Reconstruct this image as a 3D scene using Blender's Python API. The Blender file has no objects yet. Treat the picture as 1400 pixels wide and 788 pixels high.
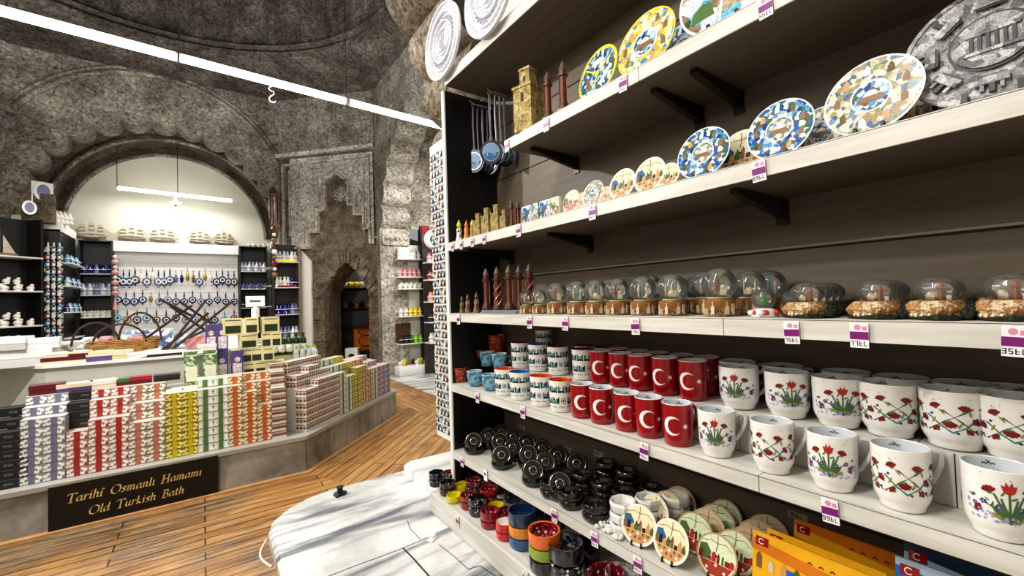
import bpy, math, random
import numpy as np
from mathutils import Vector, Matrix
random.seed(7)
C = bpy.context.scene.collection
PI = math.pi
# ---------------------------------------------------------------- camera model
F = 590.0
M = np.array([[0.81245091, 0.00948875, -0.58295239],
              [-0.58220627, -0.03991485, -0.81206075],
              [-0.0309739, 0.99915803, -0.02690445]])
EYE = np.array([0, 0, 1.294])

def P(px, py, x=None, y=None, z=None, plane=None):
    """Point where the line of sight of a photo pixel meets a real surface."""
    d = M @ np.array([px - 700.0, -(py - 394.0), -F])
    if plane is not None:
        a, b = plane
        n = np.array([b[1] - a[1], -(b[0] - a[0]), 0.0])
        t = ((np.array([a[0], a[1], 0.0]) - EYE) @ n) / (d @ n)
    elif x is not None: t = (x - EYE[0]) / d[0]
    elif y is not None: t = (y - EYE[1]) / d[1]
    else: t = (z - EYE[2]) / d[2]
    return Vector(EYE + t * d)

# ---------------------------------------------------------------- materials
MATS = {}
def _new(name):
    m = bpy.data.materials.new(name); m.use_nodes = True
    nt = m.node_tree; b = nt.nodes['Principled BSDF']
    MATS[name] = m
    return m, nt, b
def rgb(r, g, b):
    f = lambda c: ((c / 255 + .055) / 1.055) ** 2.4 if c > 10 else c / 255 / 12.92
    return (f(r), f(g), f(b), 1)
def ramp(nt, stops, fac, const=False):
    r = nt.nodes.new('ShaderNodeValToRGB')
    if const: r.color_ramp.interpolation = 'CONSTANT'
    e = r.color_ramp.elements
    while len(e) > 1: e.remove(e[-1])
    e[0].position = stops[0][0]; e[0].color = stops[0][1]
    for p, c in stops[1:]:
        x = e.new(p); x.color = c
    nt.links.new(fac, r.inputs[0])
    return r
def plain(name, col, rough=.5, metal=0, spec=.5, coat=0, var=.12, scale=14, emit=0):
    if name in MATS: return MATS[name]
    m, nt, b = _new(name)
    b.inputs['Roughness'].default_value = rough; b.inputs['Metallic'].default_value = metal
    b.inputs['Specular IOR Level'].default_value = spec; b.inputs['Coat Weight'].default_value = coat
    c = rgb(*col)
    if emit:
        b.inputs['Base Color'].default_value = c
        b.inputs['Emission Color'].default_value = c; b.inputs['Emission Strength'].default_value = emit
        return m
    tc = nt.nodes.new('ShaderNodeTexCoord'); n = nt.nodes.new('ShaderNodeTexNoise')
    n.inputs['Scale'].default_value = scale; n.inputs['Detail'].default_value = 3
    nt.links.new(tc.outputs['Object'], n.inputs['Vector'])
    lo = tuple(v * (1 - var) for v in c[:3]) + (1,); hi = tuple(min(1, v * (1 + var)) for v in c[:3]) + (1,)
    r = ramp(nt, [(.3, lo), (.7, hi)], n.outputs['Fac'])
    nt.links.new(r.outputs['Color'], b.inputs['Base Color'])
    return m
def spots(name, base, cols, scale=60, rough=.25, thr=.45, coat=.3, rand=1.0):
    """Glaze with small painted spots in several colours."""
    if name in MATS: return MATS[name]
    m, nt, b = _new(name)
    tc = nt.nodes.new('ShaderNodeTexCoord'); v = nt.nodes.new('ShaderNodeTexVoronoi')
    v.inputs['Scale'].default_value = scale; v.inputs['Randomness'].default_value = rand
    nt.links.new(tc.outputs['Object'], v.inputs['Vector'])
    sep = nt.nodes.new('ShaderNodeSeparateColor'); nt.links.new(v.outputs['Color'], sep.inputs[0])
    n = len(cols)
    r = ramp(nt, [(i / n, rgb(*c)) for i, c in enumerate(cols)], sep.outputs[0], True)
    mx = nt.nodes.new('ShaderNodeMix'); mx.data_type = 'RGBA'
    mt = nt.nodes.new('ShaderNodeMath'); mt.operation = 'LESS_THAN'; mt.inputs[1].default_value = thr
    nt.links.new(v.outputs['Distance'], mt.inputs[0])
    nt.links.new(mt.outputs[0], mx.inputs[0]); mx.inputs[6].default_value = rgb(*base)
    nt.links.new(r.outputs[0], mx.inputs[7]); nt.links.new(mx.outputs[2], b.inputs['Base Color'])
    b.inputs['Roughness'].default_value = rough; b.inputs['Coat Weight'].default_value = coat
    return m
def scene_mat(name, cols, scale=28, rough=.22, seed=0, bump=0, stretch=(1, 1, 1)):
    """Patchwork souvenir painting: distorted cells in the given palette."""
    if name in MATS: return MATS[name]
    m, nt, b = _new(name)
    tc = nt.nodes.new('ShaderNodeTexCoord'); mp = nt.nodes.new('ShaderNodeMapping')
    mp.inputs['Location'].default_value = (seed * 1.7, seed * .9, seed * .3); mp.inputs['Scale'].default_value = stretch
    nt.links.new(tc.outputs['Object'], mp.inputs[0])
    nz = nt.nodes.new('ShaderNodeTexNoise'); nz.inputs['Scale'].default_value = scale * .8; nz.inputs['Detail'].default_value = 4
    nt.links.new(mp.outputs[0], nz.inputs['Vector'])
    add = nt.nodes.new('ShaderNodeVectorMath'); add.operation = 'MULTIPLY_ADD'
    add.inputs[1].default_value = (.05, .05, .05); nt.links.new(nz.outputs['Color'], add.inputs[0]); nt.links.new(mp.outputs[0], add.inputs[2])
    v = nt.nodes.new('ShaderNodeTexVoronoi'); v.inputs['Scale'].default_value = scale
    nt.links.new(add.outputs[0], v.inputs['Vector'])
    sep = nt.nodes.new('ShaderNodeSeparateColor'); nt.links.new(v.outputs['Color'], sep.inputs[0])
    n = len(cols)
    r = ramp(nt, [(i / n, rgb(*c)) for i, c in enumerate(cols)], sep.outputs[0], True)
    n2 = nt.nodes.new('ShaderNodeTexNoise'); n2.inputs['Scale'].default_value = scale * 4; n2.inputs['Detail'].default_value = 3
    nt.links.new(mp.outputs[0], n2.inputs['Vector'])
    r2 = ramp(nt, [(.35, (.35, .35, .35, 1)), (.6, (1, 1, 1, 1))], n2.outputs['Fac'])
    mx = nt.nodes.new('ShaderNodeMix'); mx.data_type = 'RGBA'; mx.blend_type = 'MULTIPLY'; mx.inputs[0].default_value = .7
    nt.links.new(r.outputs[0], mx.inputs[6]); nt.links.new(r2.outputs[0], mx.inputs[7])
    nt.links.new(mx.outputs[2], b.inputs['Base Color'])
    b.inputs['Roughness'].default_value = rough
    if bump:
        bp = nt.nodes.new('ShaderNodeBump'); bp.inputs['Strength'].default_value = bump; bp.inputs['Distance'].default_value = .004
        nt.links.new(n2.outputs['Fac'], bp.inputs['Height']); nt.links.new(bp.outputs[0], b.inputs['Normal'])
    return m
def stone(name, dark, mid, light, scale=2.2, bump=.6, dist=.05, rough=.9):
    m, nt, b = _new(name)
    tc = nt.nodes.new('ShaderNodeTexCoord')
    n1 = nt.nodes.new('ShaderNodeTexNoise'); n1.inputs['Scale'].default_value = scale; n1.inputs['Detail'].default_value = 8; n1.inputs['Roughness'].default_value = .65
    n2 = nt.nodes.new('ShaderNodeTexNoise'); n2.inputs['Scale'].default_value = scale * 9; n2.inputs['Detail'].default_value = 6; n2.inputs['Roughness'].default_value = .75
    n2.inputs['Distortion'].default_value = .8
    v = nt.nodes.new('ShaderNodeTexVoronoi'); v.inputs['Scale'].default_value = scale * 5; v.feature = 'DISTANCE_TO_EDGE'
    for n in (n1, n2): nt.links.new(tc.outputs['Object'], n.inputs['Vector'])
    mad = nt.nodes.new('ShaderNodeVectorMath'); mad.operation = 'MULTIPLY_ADD'; mad.inputs[1].default_value = (.25, .25, .25)
    nt.links.new(n2.outputs['Color'], mad.inputs[0]); nt.links.new(tc.outputs['Object'], mad.inputs[2]); nt.links.new(mad.outputs[0], v.inputs['Vector'])
    r1 = ramp(nt, [(.3, rgb(*dark)), (.5, rgb(*mid)), (.72, rgb(*light))], n1.outputs['Fac'])
    r2 = ramp(nt, [(.36, (.2, .19, .18, 1)), (.5, (.8, .79, .78, 1)), (.62, (1.35, 1.33, 1.3, 1))], n2.outputs['Fac'])
    mx = nt.nodes.new('ShaderNodeMix'); mx.data_type = 'RGBA'; mx.blend_type = 'MULTIPLY'; mx.inputs[0].default_value = 1
    nt.links.new(r1.outputs[0], mx.inputs[6]); nt.links.new(r2.outputs[0], mx.inputs[7])
    rv = ramp(nt, [(0, (.45, .43, .4, 1)), (.06, (1, 1, 1, 1))], v.outputs['Distance'])
    my = nt.nodes.new('ShaderNodeMix'); my.data_type = 'RGBA'; my.blend_type = 'MULTIPLY'; my.inputs[0].default_value = .2
    nt.links.new(mx.outputs[2], my.inputs[6]); nt.links.new(rv.outputs[0], my.inputs[7])
    nt.links.new(my.outputs[2], b.inputs['Base Color'])
    b.inputs['Roughness'].default_value = rough; b.inputs['Specular IOR Level'].default_value = .25
    ad = nt.nodes.new('ShaderNodeMath'); ad.operation = 'MULTIPLY_ADD'; ad.inputs[1].default_value = .6
    nt.links.new(n2.outputs['Fac'], ad.inputs[0]); nt.links.new(n1.outputs['Fac'], ad.inputs[2])
    bp = nt.nodes.new('ShaderNodeBump'); bp.inputs['Strength'].default_value = bump; bp.inputs['Distance'].default_value = dist
    nt.links.new(ad.outputs[0], bp.inputs['Height']); nt.links.new(bp.outputs[0], b.inputs['Normal'])
    return m
def marble(name, base, vein, scale=1.2, rot=0.0, rough=.3, dirt=None, amount=.5):
    m, nt, b = _new(name)
    tc = nt.nodes.new('ShaderNodeTexCoord'); mp = nt.nodes.new('ShaderNodeMapping')
    mp.inputs['Rotation'].default_value = (0, 0, rot); mp.inputs['Scale'].default_value = (1, 5.5, 1)
    nt.links.new(tc.outputs['Object'], mp.inputs[0])
    n = nt.nodes.new('ShaderNodeTexNoise'); n.inputs['Scale'].default_value = scale; n.inputs['Detail'].default_value = 7; n.inputs['Distortion'].default_value = 1.1
    nt.links.new(mp.outputs[0], n.inputs['Vector'])
    r = ramp(nt, [(.36, rgb(*vein)), (.5, rgb(*base)), (.66, rgb(*[min(255, c + 14) for c in base]))], n.outputs['Fac'])
    out = r.outputs[0]
    n3 = nt.nodes.new('ShaderNodeTexNoise'); n3.inputs['Scale'].default_value = 1.8; n3.inputs['Detail'].default_value = 9; n3.inputs['Roughness'].default_value = .7
    nt.links.new(tc.outputs['Object'], n3.inputs['Vector'])
    r3 = ramp(nt, [(.38, rgb(*(dirt or (150, 146, 138)))), (.58, (1, 1, 1, 1))], n3.outputs['Fac'])
    mx = nt.nodes.new('ShaderNodeMix'); mx.data_type = 'RGBA'; mx.blend_type = 'MULTIPLY'; mx.inputs[0].default_value = amount
    nt.links.new(out, mx.inputs[6]); nt.links.new(r3.outputs[0], mx.inputs[7]); nt.links.new(mx.outputs[2], b.inputs['Base Color'])
    b.inputs['Roughness'].default_value = rough
    bp = nt.nodes.new('ShaderNodeBump'); bp.inputs['Strength'].default_value = .15; bp.inputs['Distance'].default_value = .01
    nt.links.new(n3.outputs['Fac'], bp.inputs['Height']); nt.links.new(bp.outputs[0], b.inputs['Normal'])
    return m
def wood_floor():
    m, nt, b = _new('floor_boards')
    uv = nt.nodes.new('ShaderNodeUVMap')
    br = nt.nodes.new('ShaderNodeTexBrick'); br.offset = .37; br.inputs['Scale'].default_value = 1
    br.inputs['Brick Width'].default_value = 1.1; br.inputs['Row Height'].default_value = .082
    br.inputs['Mortar Size'].default_value = .0042; br.inputs['Mortar Smooth'].default_value = .2
    br.inputs['Color1'].default_value = (0, 0, 0, 1); br.inputs['Color2'].default_value = (1, 1, 1, 1); br.inputs['Mortar'].default_value = (.5, .5, .5, 1)
    nt.links.new(uv.outputs[0], br.inputs['Vector'])
    mp = nt.nodes.new('ShaderNodeMapping'); mp.inputs['Scale'].default_value = (2.5, 26, 1); nt.links.new(uv.outputs[0], mp.inputs[0])
    n = nt.nodes.new('ShaderNodeTexNoise'); n.inputs['Scale'].default_value = 1.4; n.inputs['Detail'].default_value = 7; n.inputs['Distortion'].default_value = .6
    nt.links.new(mp.outputs[0], n.inputs['Vector'])
    mad = nt.nodes.new('ShaderNodeMath'); mad.operation = 'MULTIPLY_ADD'; mad.inputs[1].default_value = .3
    nt.links.new(br.outputs['Color'], mad.inputs[0]); nt.links.new(n.outputs['Fac'], mad.inputs[2])
    r = ramp(nt, [(.24, rgb(92, 56, 26)), (.48, rgb(150, 106, 60)), (.74, rgb(188, 142, 86)), (1, rgb(214, 174, 116))], mad.outputs[0])
    # worn grey patches
    tc = nt.nodes.new('ShaderNodeTexCoord')
    n3 = nt.nodes.new('ShaderNodeTexNoise'); n3.inputs['Scale'].default_value = 1.1; n3.inputs['Detail'].default_value = 8; n3.inputs['Roughness'].default_value = .68
    nt.links.new(tc.outputs['Object'], n3.inputs['Vector'])
    sx = nt.nodes.new('ShaderNodeSeparateXYZ'); nt.links.new(tc.outputs['Object'], sx.inputs[0])
    mr = nt.nodes.new('ShaderNodeMapRange'); mr.inputs[1].default_value = 1.0; mr.inputs[2].default_value = -1.2; mr.inputs[3].default_value = -.06; mr.inputs[4].default_value = .12
    nt.links.new(sx.outputs[0], mr.inputs[0])
    ad = nt.nodes.new('ShaderNodeMath'); nt.links.new(n3.outputs['Fac'], ad.inputs[0]); nt.links.new(mr.outputs[0], ad.inputs[1])
    r3 = ramp(nt, [(.46, (0, 0, 0, 1)), (.62, (.85, .85, .85, 1))], ad.outputs[0])
    mx = nt.nodes.new('ShaderNodeMix'); mx.data_type = 'RGBA'; nt.links.new(r3.outputs[0], mx.inputs[0])
    nt.links.new(r.outputs[0], mx.inputs[6])
    r4 = ramp(nt, [(.35, rgb(74, 58, 44)), (.75, rgb(168, 152, 126))], n.outputs['Fac']); nt.links.new(r4.outputs[0], mx.inputs[7])
    # dark seams
    r5 = ramp(nt, [(0, (1, 1, 1, 1)), (1, (.12, .08, .05, 1))], br.outputs['Fac'])
    my = nt.nodes.new('ShaderNodeMix'); my.data_type = 'RGBA'; my.blend_type = 'MULTIPLY'; my.inputs[0].default_value = 1
    nt.links.new(mx.outputs[2], my.inputs[6]); nt.links.new(r5.outputs[0], my.inputs[7])
    nt.links.new(my.outputs[2], b.inputs['Base Color']); b.inputs['Roughness'].default_value = .42
    bp = nt.nodes.new('ShaderNodeBump'); bp.inputs['Strength'].default_value = .3; bp.inputs['Distance'].default_value = .004
    nt.links.new(n.outputs['Fac'], bp.inputs['Height']); nt.links.new(bp.outputs[0], b.inputs['Normal'])
    return m
def board(name, c1, c2, rough=.5, axis=1):
    """Painted / laminate board with faint grain along one axis."""
    m, nt, b = _new(name)
    tc = nt.nodes.new('ShaderNodeTexCoord'); mp = nt.nodes.new('ShaderNodeMapping')
    s = [40, 40, 40]; s[axis] = 3; mp.inputs['Scale'].default_value = s
    nt.links.new(tc.outputs['Object'], mp.inputs[0])
    n = nt.nodes.new('ShaderNodeTexNoise'); n.inputs['Scale'].default_value = 1.5; n.inputs['Detail'].default_value = 5
    nt.links.new(mp.outputs[0], n.inputs['Vector'])
    r = ramp(nt, [(.35, rgb(*c1)), (.65, rgb(*c2))], n.outputs['Fac'])
    nt.links.new(r.outputs[0], b.inputs['Base Color']); b.inputs['Roughness'].default_value = rough
    return m
def glass(name='clear_glass'):
    if name in MATS: return MATS[name]
    m, nt, b = _new(name)
    nt.nodes.remove(b)
    out = nt.nodes['Material Output']
    g = nt.nodes.new('ShaderNodeBsdfGlossy'); g.inputs['Roughness'].default_value = .03
    t = nt.nodes.new('ShaderNodeBsdfTransparent'); t.inputs['Color'].default_value = (.985, .99, .99, 1)
    fr = nt.nodes.new('ShaderNodeFresnel'); fr.inputs['IOR'].default_value = 1.6
    lw = nt.nodes.new('ShaderNodeLayerWeight'); lw.inputs['Blend'].default_value = .35
    ad = nt.nodes.new('ShaderNodeMath'); ad.operation = 'MAXIMUM'
    mu = nt.nodes.new('ShaderNodeMath'); mu.operation = 'MULTIPLY'; mu.inputs[1].default_value = .28
    nt.links.new(lw.outputs['Facing'], mu.inputs[0]); nt.links.new(fr.outputs[0], ad.inputs[0]); nt.links.new(mu.outputs[0], ad.inputs[1])
    mx = nt.nodes.new('ShaderNodeMixShader')
    nt.links.new(ad.outputs[0], mx.inputs[0]); nt.links.new(t.outputs[0], mx.inputs[1]); nt.links.new(g.outputs[0], mx.inputs[2])
    df = nt.nodes.new('ShaderNodeBsdfDiffuse'); df.inputs['Color'].default_value = (.8, .82, .8, 1)  # whitish haze mixed into the glass to lighten the dark domes
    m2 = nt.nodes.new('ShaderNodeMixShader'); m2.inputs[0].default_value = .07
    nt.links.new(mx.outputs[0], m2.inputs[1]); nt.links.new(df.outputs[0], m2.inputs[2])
    nt.links.new(m2.outputs[0], out.inputs['Surface'])
    return m

# ---------------------------------------------------------------- mesh helper
class MB:
    def __init__(s): s.v = []; s.f = []; s.m = []; s.mats = []; s.T = Matrix.Identity(4)
    def mi(s, mat):
        if mat not in s.mats: s.mats.append(mat)
        return s.mats.index(mat)
    def add(s, vs, fs, mat):
        o = len(s.v); k = s.mi(mat)
        s.v += [tuple(s.T @ Vector(v)) for v in vs]
        s.f += [tuple(i + o for i in f) for f in fs]; s.m += [k] * len(fs)
        return s
    def box(s, a, b, mat, bev=0):
        x0, y0, z0 = a; x1, y1, z1 = b
        if bev:
            return s.rbox(a, b, mat, bev)
        return s.add([(x0, y0, z0), (x1, y0, z0), (x1, y1, z0), (x0, y1, z0), (x0, y0, z1), (x1, y0, z1), (x1, y1, z1), (x0, y1, z1)],
                     [(0, 3, 2, 1), (4, 5, 6, 7), (0, 1, 5, 4), (1, 2, 6, 5), (2, 3, 7, 6), (3, 0, 4, 7)], mat)
    def rbox(s, a, b, mat, r):
        """box with chamfered vertical and top/bottom edges"""
        x0, y0, z0 = a; x1, y1, z1 = b
        def ring(i, z):
            return [(x0 + r, y0 + i, z), (x1 - r, y0 + i, z), (x1 - i, y0 + r, z), (x1 - i, y1 - r, z), (x1 - r, y1 - i, z), (x0 + r, y1 - i, z), (x0 + i, y1 - r, z), (x0 + i, y0 + r, z)]
        vs = ring(r * .6, z0) + ring(0, z0 + r) + ring(0, z1 - r) + ring(r * .6, z1)
        fs = [tuple(range(7, -1, -1)), tuple(range(24, 32))]
        for k in range(3):
            for i in range(8):
                j = (i + 1) % 8; fs.append((k * 8 + i, k * 8 + j, k * 8 + 8 + j, k * 8 + 8 + i))
        return s.add(vs, fs, mat)
    def lathe(s, prof, mat, n=24, c=(0, 0, 0), sx=1, sy=1, a0=0, wob=None, caps=False):
        vs = []; fs = []
        for r, z in prof:
            for i in range(n):
                a = a0 + 2 * PI * i / n
                rr = r * (wob(a) if wob else 1)
                vs.append((c[0] + rr * sx * math.cos(a), c[1] + rr * sy * math.sin(a), c[2] + z))
        for k in range(len(prof) - 1):
            for i in range(n):
                j = (i + 1) % n; fs.append((k * n + i, k * n + j, k * n + n + j, k * n + n + i))
        if caps and prof[0][0] > 1e-5: fs.append(tuple(range(n - 1, -1, -1)))
        if caps and prof[-1][0] > 1e-5: fs.append(tuple((len(prof) - 1) * n + i for i in range(n)))
        return s.add(vs, fs, mat)
    def tube(s, pts, r, mat, n=8, closed=False):
        pts = [Vector(p) for p in pts]; vs = []; fs = []; N = len(pts); up = Vector((0, 0, 1))
        rs = r if isinstance(r, (list, tuple)) else [r] * N
        prev = None
        for i, p in enumerate(pts):
            if closed: t = pts[(i + 1) % N] - pts[i - 1]
            else: t = pts[min(i + 1, N - 1)] - pts[max(i - 1, 0)]
            t.normalize()
            if prev is None:
                a = t.cross(up) if abs(t.z) < .95 else t.cross(Vector((1, 0, 0)))
            else: a = prev - t * prev.dot(t)
            a.normalize(); prev = a; b = t.cross(a)
            for k in range(n):
                an = 2 * PI * k / n; vs.append(p + (a * math.cos(an) + b * math.sin(an)) * rs[i])
        for i in range(N if closed else N - 1):
            for k in range(n):
                j = (k + 1) % n; i2 = (i + 1) % N
                fs.append((i * n + k, i * n + j, i2 * n + j, i2 * n + k))
        if not closed: fs += [tuple(range(n - 1, -1, -1)), tuple((N - 1) * n + k for k in range(n))]
        return s.add(vs, fs, mat)
    def prism(s, poly, z0, z1, mat):
        n = len(poly)
        vs = [(x, y, z0) for x, y in poly] + [(x, y, z1) for x, y in poly]
        fs = [tuple(range(n - 1, -1, -1)), tuple(range(n, 2 * n))] + [(i, (i + 1) % n, n + (i + 1) % n, n + i) for i in range(n)]
        return s.add(vs, fs, mat)
    def sphere(s, c, r, mat, n=12, sz=1):
        k = max(4, n // 2)
        prof = [(max(1e-6, r * math.sin(PI * i / k)), -r * sz * math.cos(PI * i / k)) for i in range(k + 1)]
        return s.lathe(prof, mat, n, c)
    def flat(s, poly, mat, z=0):
        """polygon in the local XY plane (fan from its centroid)"""
        n = len(poly); cx = sum(p[0] for p in poly) / n; cy = sum(p[1] for p in poly) / n
        return s.add([(x, y, z) for x, y in poly] + [(cx, cy, z)], [(i, (i + 1) % n, n) for i in range(n)], mat)
    def build(s, name, parent=None, smooth=35, loc=None):
        me = bpy.data.meshes.new(name); me.from_pydata(s.v, [], s.f)
        for m in s.mats: me.materials.append(m)
        me.polygons.foreach_set('material_index', s.m)
        if smooth:
            me.polygons.foreach_set('use_smooth', [True] * len(me.polygons))
            me.set_sharp_from_angle(angle=math.radians(smooth))
        me.update()
        o = bpy.data.objects.new(name, me); C.objects.link(o)
        if parent: o.parent = parent
        if loc is not None: o.location = loc
        return o
def tag(o, label, cat, group=None, kind=None):
    o['label'] = label; o['category'] = cat
    if group: o['group'] = group
    if kind: o['kind'] = kind
    return o
def empty(name, loc=(0, 0, 0), rotz=0, label=None, cat=None, group=None):
    o = bpy.data.objects.new(name, None); C.objects.link(o); o.location = loc; o.rotation_euler = (0, 0, rotz)
    o.empty_display_size = .02
    if label is not None: tag(o, label, cat, group)
    return o
def struct(o):
    o['kind'] = 'structure'; return o
def kids(o): return [c for c in bpy.data.objects if c.parent is o]
KIDS = {}
def copy_tree(o, parent=None):
    c = o.copy(); C.objects.link(c)
    if parent: c.parent = parent
    if o.name not in KIDS: KIDS[o.name] = kids(o)
    for ch in KIDS[o.name]: copy_tree(ch, c)
    return c
def place(proto, loc, rot=None, label=None, group=None, scale=None, cat=None):
    """first use moves the prototype itself, later uses copy it with its parts"""
    if not proto.get('_used'):
        proto['_used'] = 1; o = proto
    else: o = copy_tree(proto)
    o.location = loc
    if rot is not None: o.rotation_euler = rot if isinstance(rot, (tuple, list)) or hasattr(rot, 'order') else (0, 0, rot)
    if scale: o.scale = (scale,) * 3 if isinstance(scale, (int, float)) else scale
    if label: o['label'] = label
    if group: o['group'] = group
    if cat: o['category'] = cat
    return o
ORD = ['', 'first', 'second', 'third', 'fourth', 'fifth', 'sixth', 'seventh', 'eighth', 'ninth', 'tenth', 'eleventh', 'twelfth', 'thirteenth', 'fourteenth', 'fifteenth', 'sixteenth', 'seventeenth', 'eighteenth', 'nineteenth', 'twentieth']
def od(i): return ORD[i] if i < len(ORD) else '%dth' % i
def circ(r, n=20, c=(0, 0), a0=0, a1=2 * PI, sy=1):
    full = abs(a1 - a0 - 2 * PI) < 1e-6
    m = n if full else n + 1
    return [(c[0] + r * math.cos(a0 + (a1 - a0) * i / n), c[1] + r * sy * math.sin(a0 + (a1 - a0) * i / n)) for i in range(m)]
# ================================================================ materials of the place
ST = stone('weathered_stone', (104, 99, 91), (150, 144, 134), (192, 186, 175), 2.6, .9, .06)
STD = stone('dome_stone', (78, 73, 66), (112, 106, 98), (152, 146, 136), 2.4, 1.0, .1)
STL = stone('carved_pale_stone', (146, 142, 134), (180, 176, 168), (212, 209, 202), 2.6, .45, .03)
STV = stone('vault_brown_stone', (60, 50, 40), (92, 79, 66), (124, 110, 95), 2.4, .6, .04)
RUB = stone('rubble_masonry', (92, 80, 66), (138, 124, 106), (182, 172, 156), 5.5, 1.0, .06)
MAR = marble('platform_marble', (218, 219, 218), (112, 118, 126), 1.5, .35, .28, (128, 126, 120), .45)
MARG = marble('grey_marble_cladding', (172, 171, 165), (136, 136, 132), 1.6, .8, .4, (120, 118, 112), .6)
MARW = marble('white_marble_slab', (232, 232, 230), (190, 192, 196), 1.5, .2, .25, None, .2)
PLW = plain('white_plaster', (214, 212, 204), .85, var=.04, scale=3)
PLW2 = plain('tympanum_plaster', (205, 204, 190), .85, var=.04, scale=2)
BLK = plain('black_laminate', (14, 13, 13), .45, var=.1)
WSH = board('white_shelf_board', (192, 190, 182), (214, 212, 205), .45, 1)
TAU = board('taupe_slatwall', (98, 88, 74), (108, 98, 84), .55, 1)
TAUD = plain('slatwall_groove', (36, 30, 25), .8)
WHI = plain('white_paint', (226, 226, 222), .5, var=.03)
CHR = plain('brushed_metal', (190, 190, 192), .3, 1)
DBR = plain('bronze_bracket', (58, 48, 38), .4, .6)
TUB = plain('tube_light_glow', (255, 253, 246), emit=17)
GOLD = plain('gold_leaf', (236, 206, 128), .4, .1)

# ================================================================ hall geometry
HC = (-.52, 5.66)          # centre of the octagonal hall
XR, XL, YB, YF = 2.57, -3.61, 9.12, 2.2
NE = ((2.57, 7.75), (1.2, 9.12))
WT = 5.7                   # top of the walls / ledge of the dome

def scallop(R, c, lobes, amp, a0=0.0, a1=PI, sub=9, convex=True):
    """lobed arch line from the right springing over the top to the left one; convex lobes swell into the opening"""
    pts = []
    for i in range(lobes):
        for k in range(sub):
            t = k / sub; a = a0 + (a1 - a0) * (i + t) / lobes
            d = math.sin(PI * t) ** .7 * amp
            r = R - d if convex else R + d
            pts.append((c[0] + r * math.cos(a), c[1] + r * math.sin(a)))
    pts.append((c[0] + R * math.cos(a1), c[1] + R * math.sin(a1)))
    return pts

def arch_wall(name, A, B, curve, zleg, top, thick, mat, imat=None, z0=0.0, out=1, face=True):
    """Vertical wall from A to B (plan points) with an arched opening; curve is in (s, z) running right to left."""
    A = Vector(A); B = Vector(B); d = (B - A); L = d.length; d.normalize(); nrm = Vector((d.y, -d.x)) * out
    def W(s, z, o=0): q = A + d * s + nrm * o; return (q.x, q.y, z)
    (sr, zr), (sl, zl) = curve[0], curve[-1]
    legs = 6
    op = [(sr, z0 + (zr - z0) * i / legs) for i in range(legs)] + list(curve) + [(sl, zl + (z0 - zl) * (i + 1) / legs) for i in range(legs)]
    cs = sum(p[0] for p in (curve[0], curve[-1])) / 2; cz = (zr + zl) / 2
    outer = []
    for s_, z_ in op:
        if z_ <= cz + 1e-4: outer.append((L if s_ > cs else 0, z_)); continue
        dx, dz = s_ - cs, z_ - cz
        t = 1e9
        if dx > 1e-6: t = min(t, (L - cs) / dx)
        if dx < -1e-6: t = min(t, (0 - cs) / dx)
        if dz > 1e-6: t = min(t, (top - cz) / dz)
        outer.append((cs + dx * t, cz + dz * t))
    mb = MB(); n = len(op)
    if face:
        vs = [W(*p) for p in op] + [W(*p) for p in outer]; fs = []
        K = 1
        for i in range(n - 1): fs.append((i, i + 1, n + i + 1, n + i))
        mb.add(vs, fs, mat)
        for i in range(n - 1):
            a, b = outer[i], outer[i + 1]
            if abs(a[0] - L) < 1e-3 and abs(b[1] - top) < 1e-3 and abs(a[1] - top) > 1e-3: mb.add([W(*a), W(L, top), W(*b)], [(0, 1, 2)], mat)
            if abs(b[0]) < 1e-3 and abs(a[1] - top) < 1e-3 and abs(b[1] - top) > 1e-3: mb.add([W(*a), W(0, top), W(*b)], [(0, 1, 2)], mat)
    vs = [W(*p) for p in op] + [W(p[0], p[1], thick) for p in op]
    mb.add(vs, [(i, n + i, n + i + 1, i + 1) for i in range(n - 1)], imat or mat)
    o = mb.build(name, smooth=50); struct(o)
    return o, W, L

# ---- back wall (facing us) with the big lobed arch of the alcove
bx0, bx1 = -2.24, 1.22
aR = 1.72; ac = (-.5 - bx0, 2.72)
cv = scallop(aR + .0, ac, 15, .10)
o, Wb, Lb = arch_wall('wall_back', (bx0, YB), (bx1, YB), cv, 2.7, WT, -.42, ST, ST)
mb = MB()
for R_, w in ((1.98, .05), (2.06, .03)):                         # raised mouldings round the arch
    pts = [(-.58 + R_ * .96 * math.cos(a), YB - .01, 3.2 + R_ * math.sin(a)) for a in [PI * .1 + PI * .8 * i / 40 for i in range(41)]]
    mb.tube([p for p in pts if bx0 < p[0] < bx1], w, ST, 6)
struct(mb.build('trim_arch_back'))
# heavy stone lobes of the alcove arch
# ---- alcove behind: brown vault, ribs, white tympanum
mb = MB()
def half(R, c, n=36, a0=0, a1=PI): return [(c[0] + R * math.cos(a0 + (a1 - a0) * i / n), c[1] + R * math.sin(a0 + (a1 - a0) * i / n)) for i in range(n + 1)]
def vault(mb, prof, y0, y1, mat):
    n = len(prof); mb.add([(x, y0, z) for x, z in prof] + [(x, y1, z) for x, z in prof], [(i, i + 1, n + i + 1, n + i) for i in range(n - 1)], mat)
AC = (-.42, 2.74)
def leg(R, n=36): return [(AC[0] + R, 0)] + half(R, AC, n) + [(AC[0] - R, 0)]
vault(mb, half(1.74, AC), YB + .4, 9.85, STV)
vault(mb, half(1.64, AC), 9.85, 10.5, STV)
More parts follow.
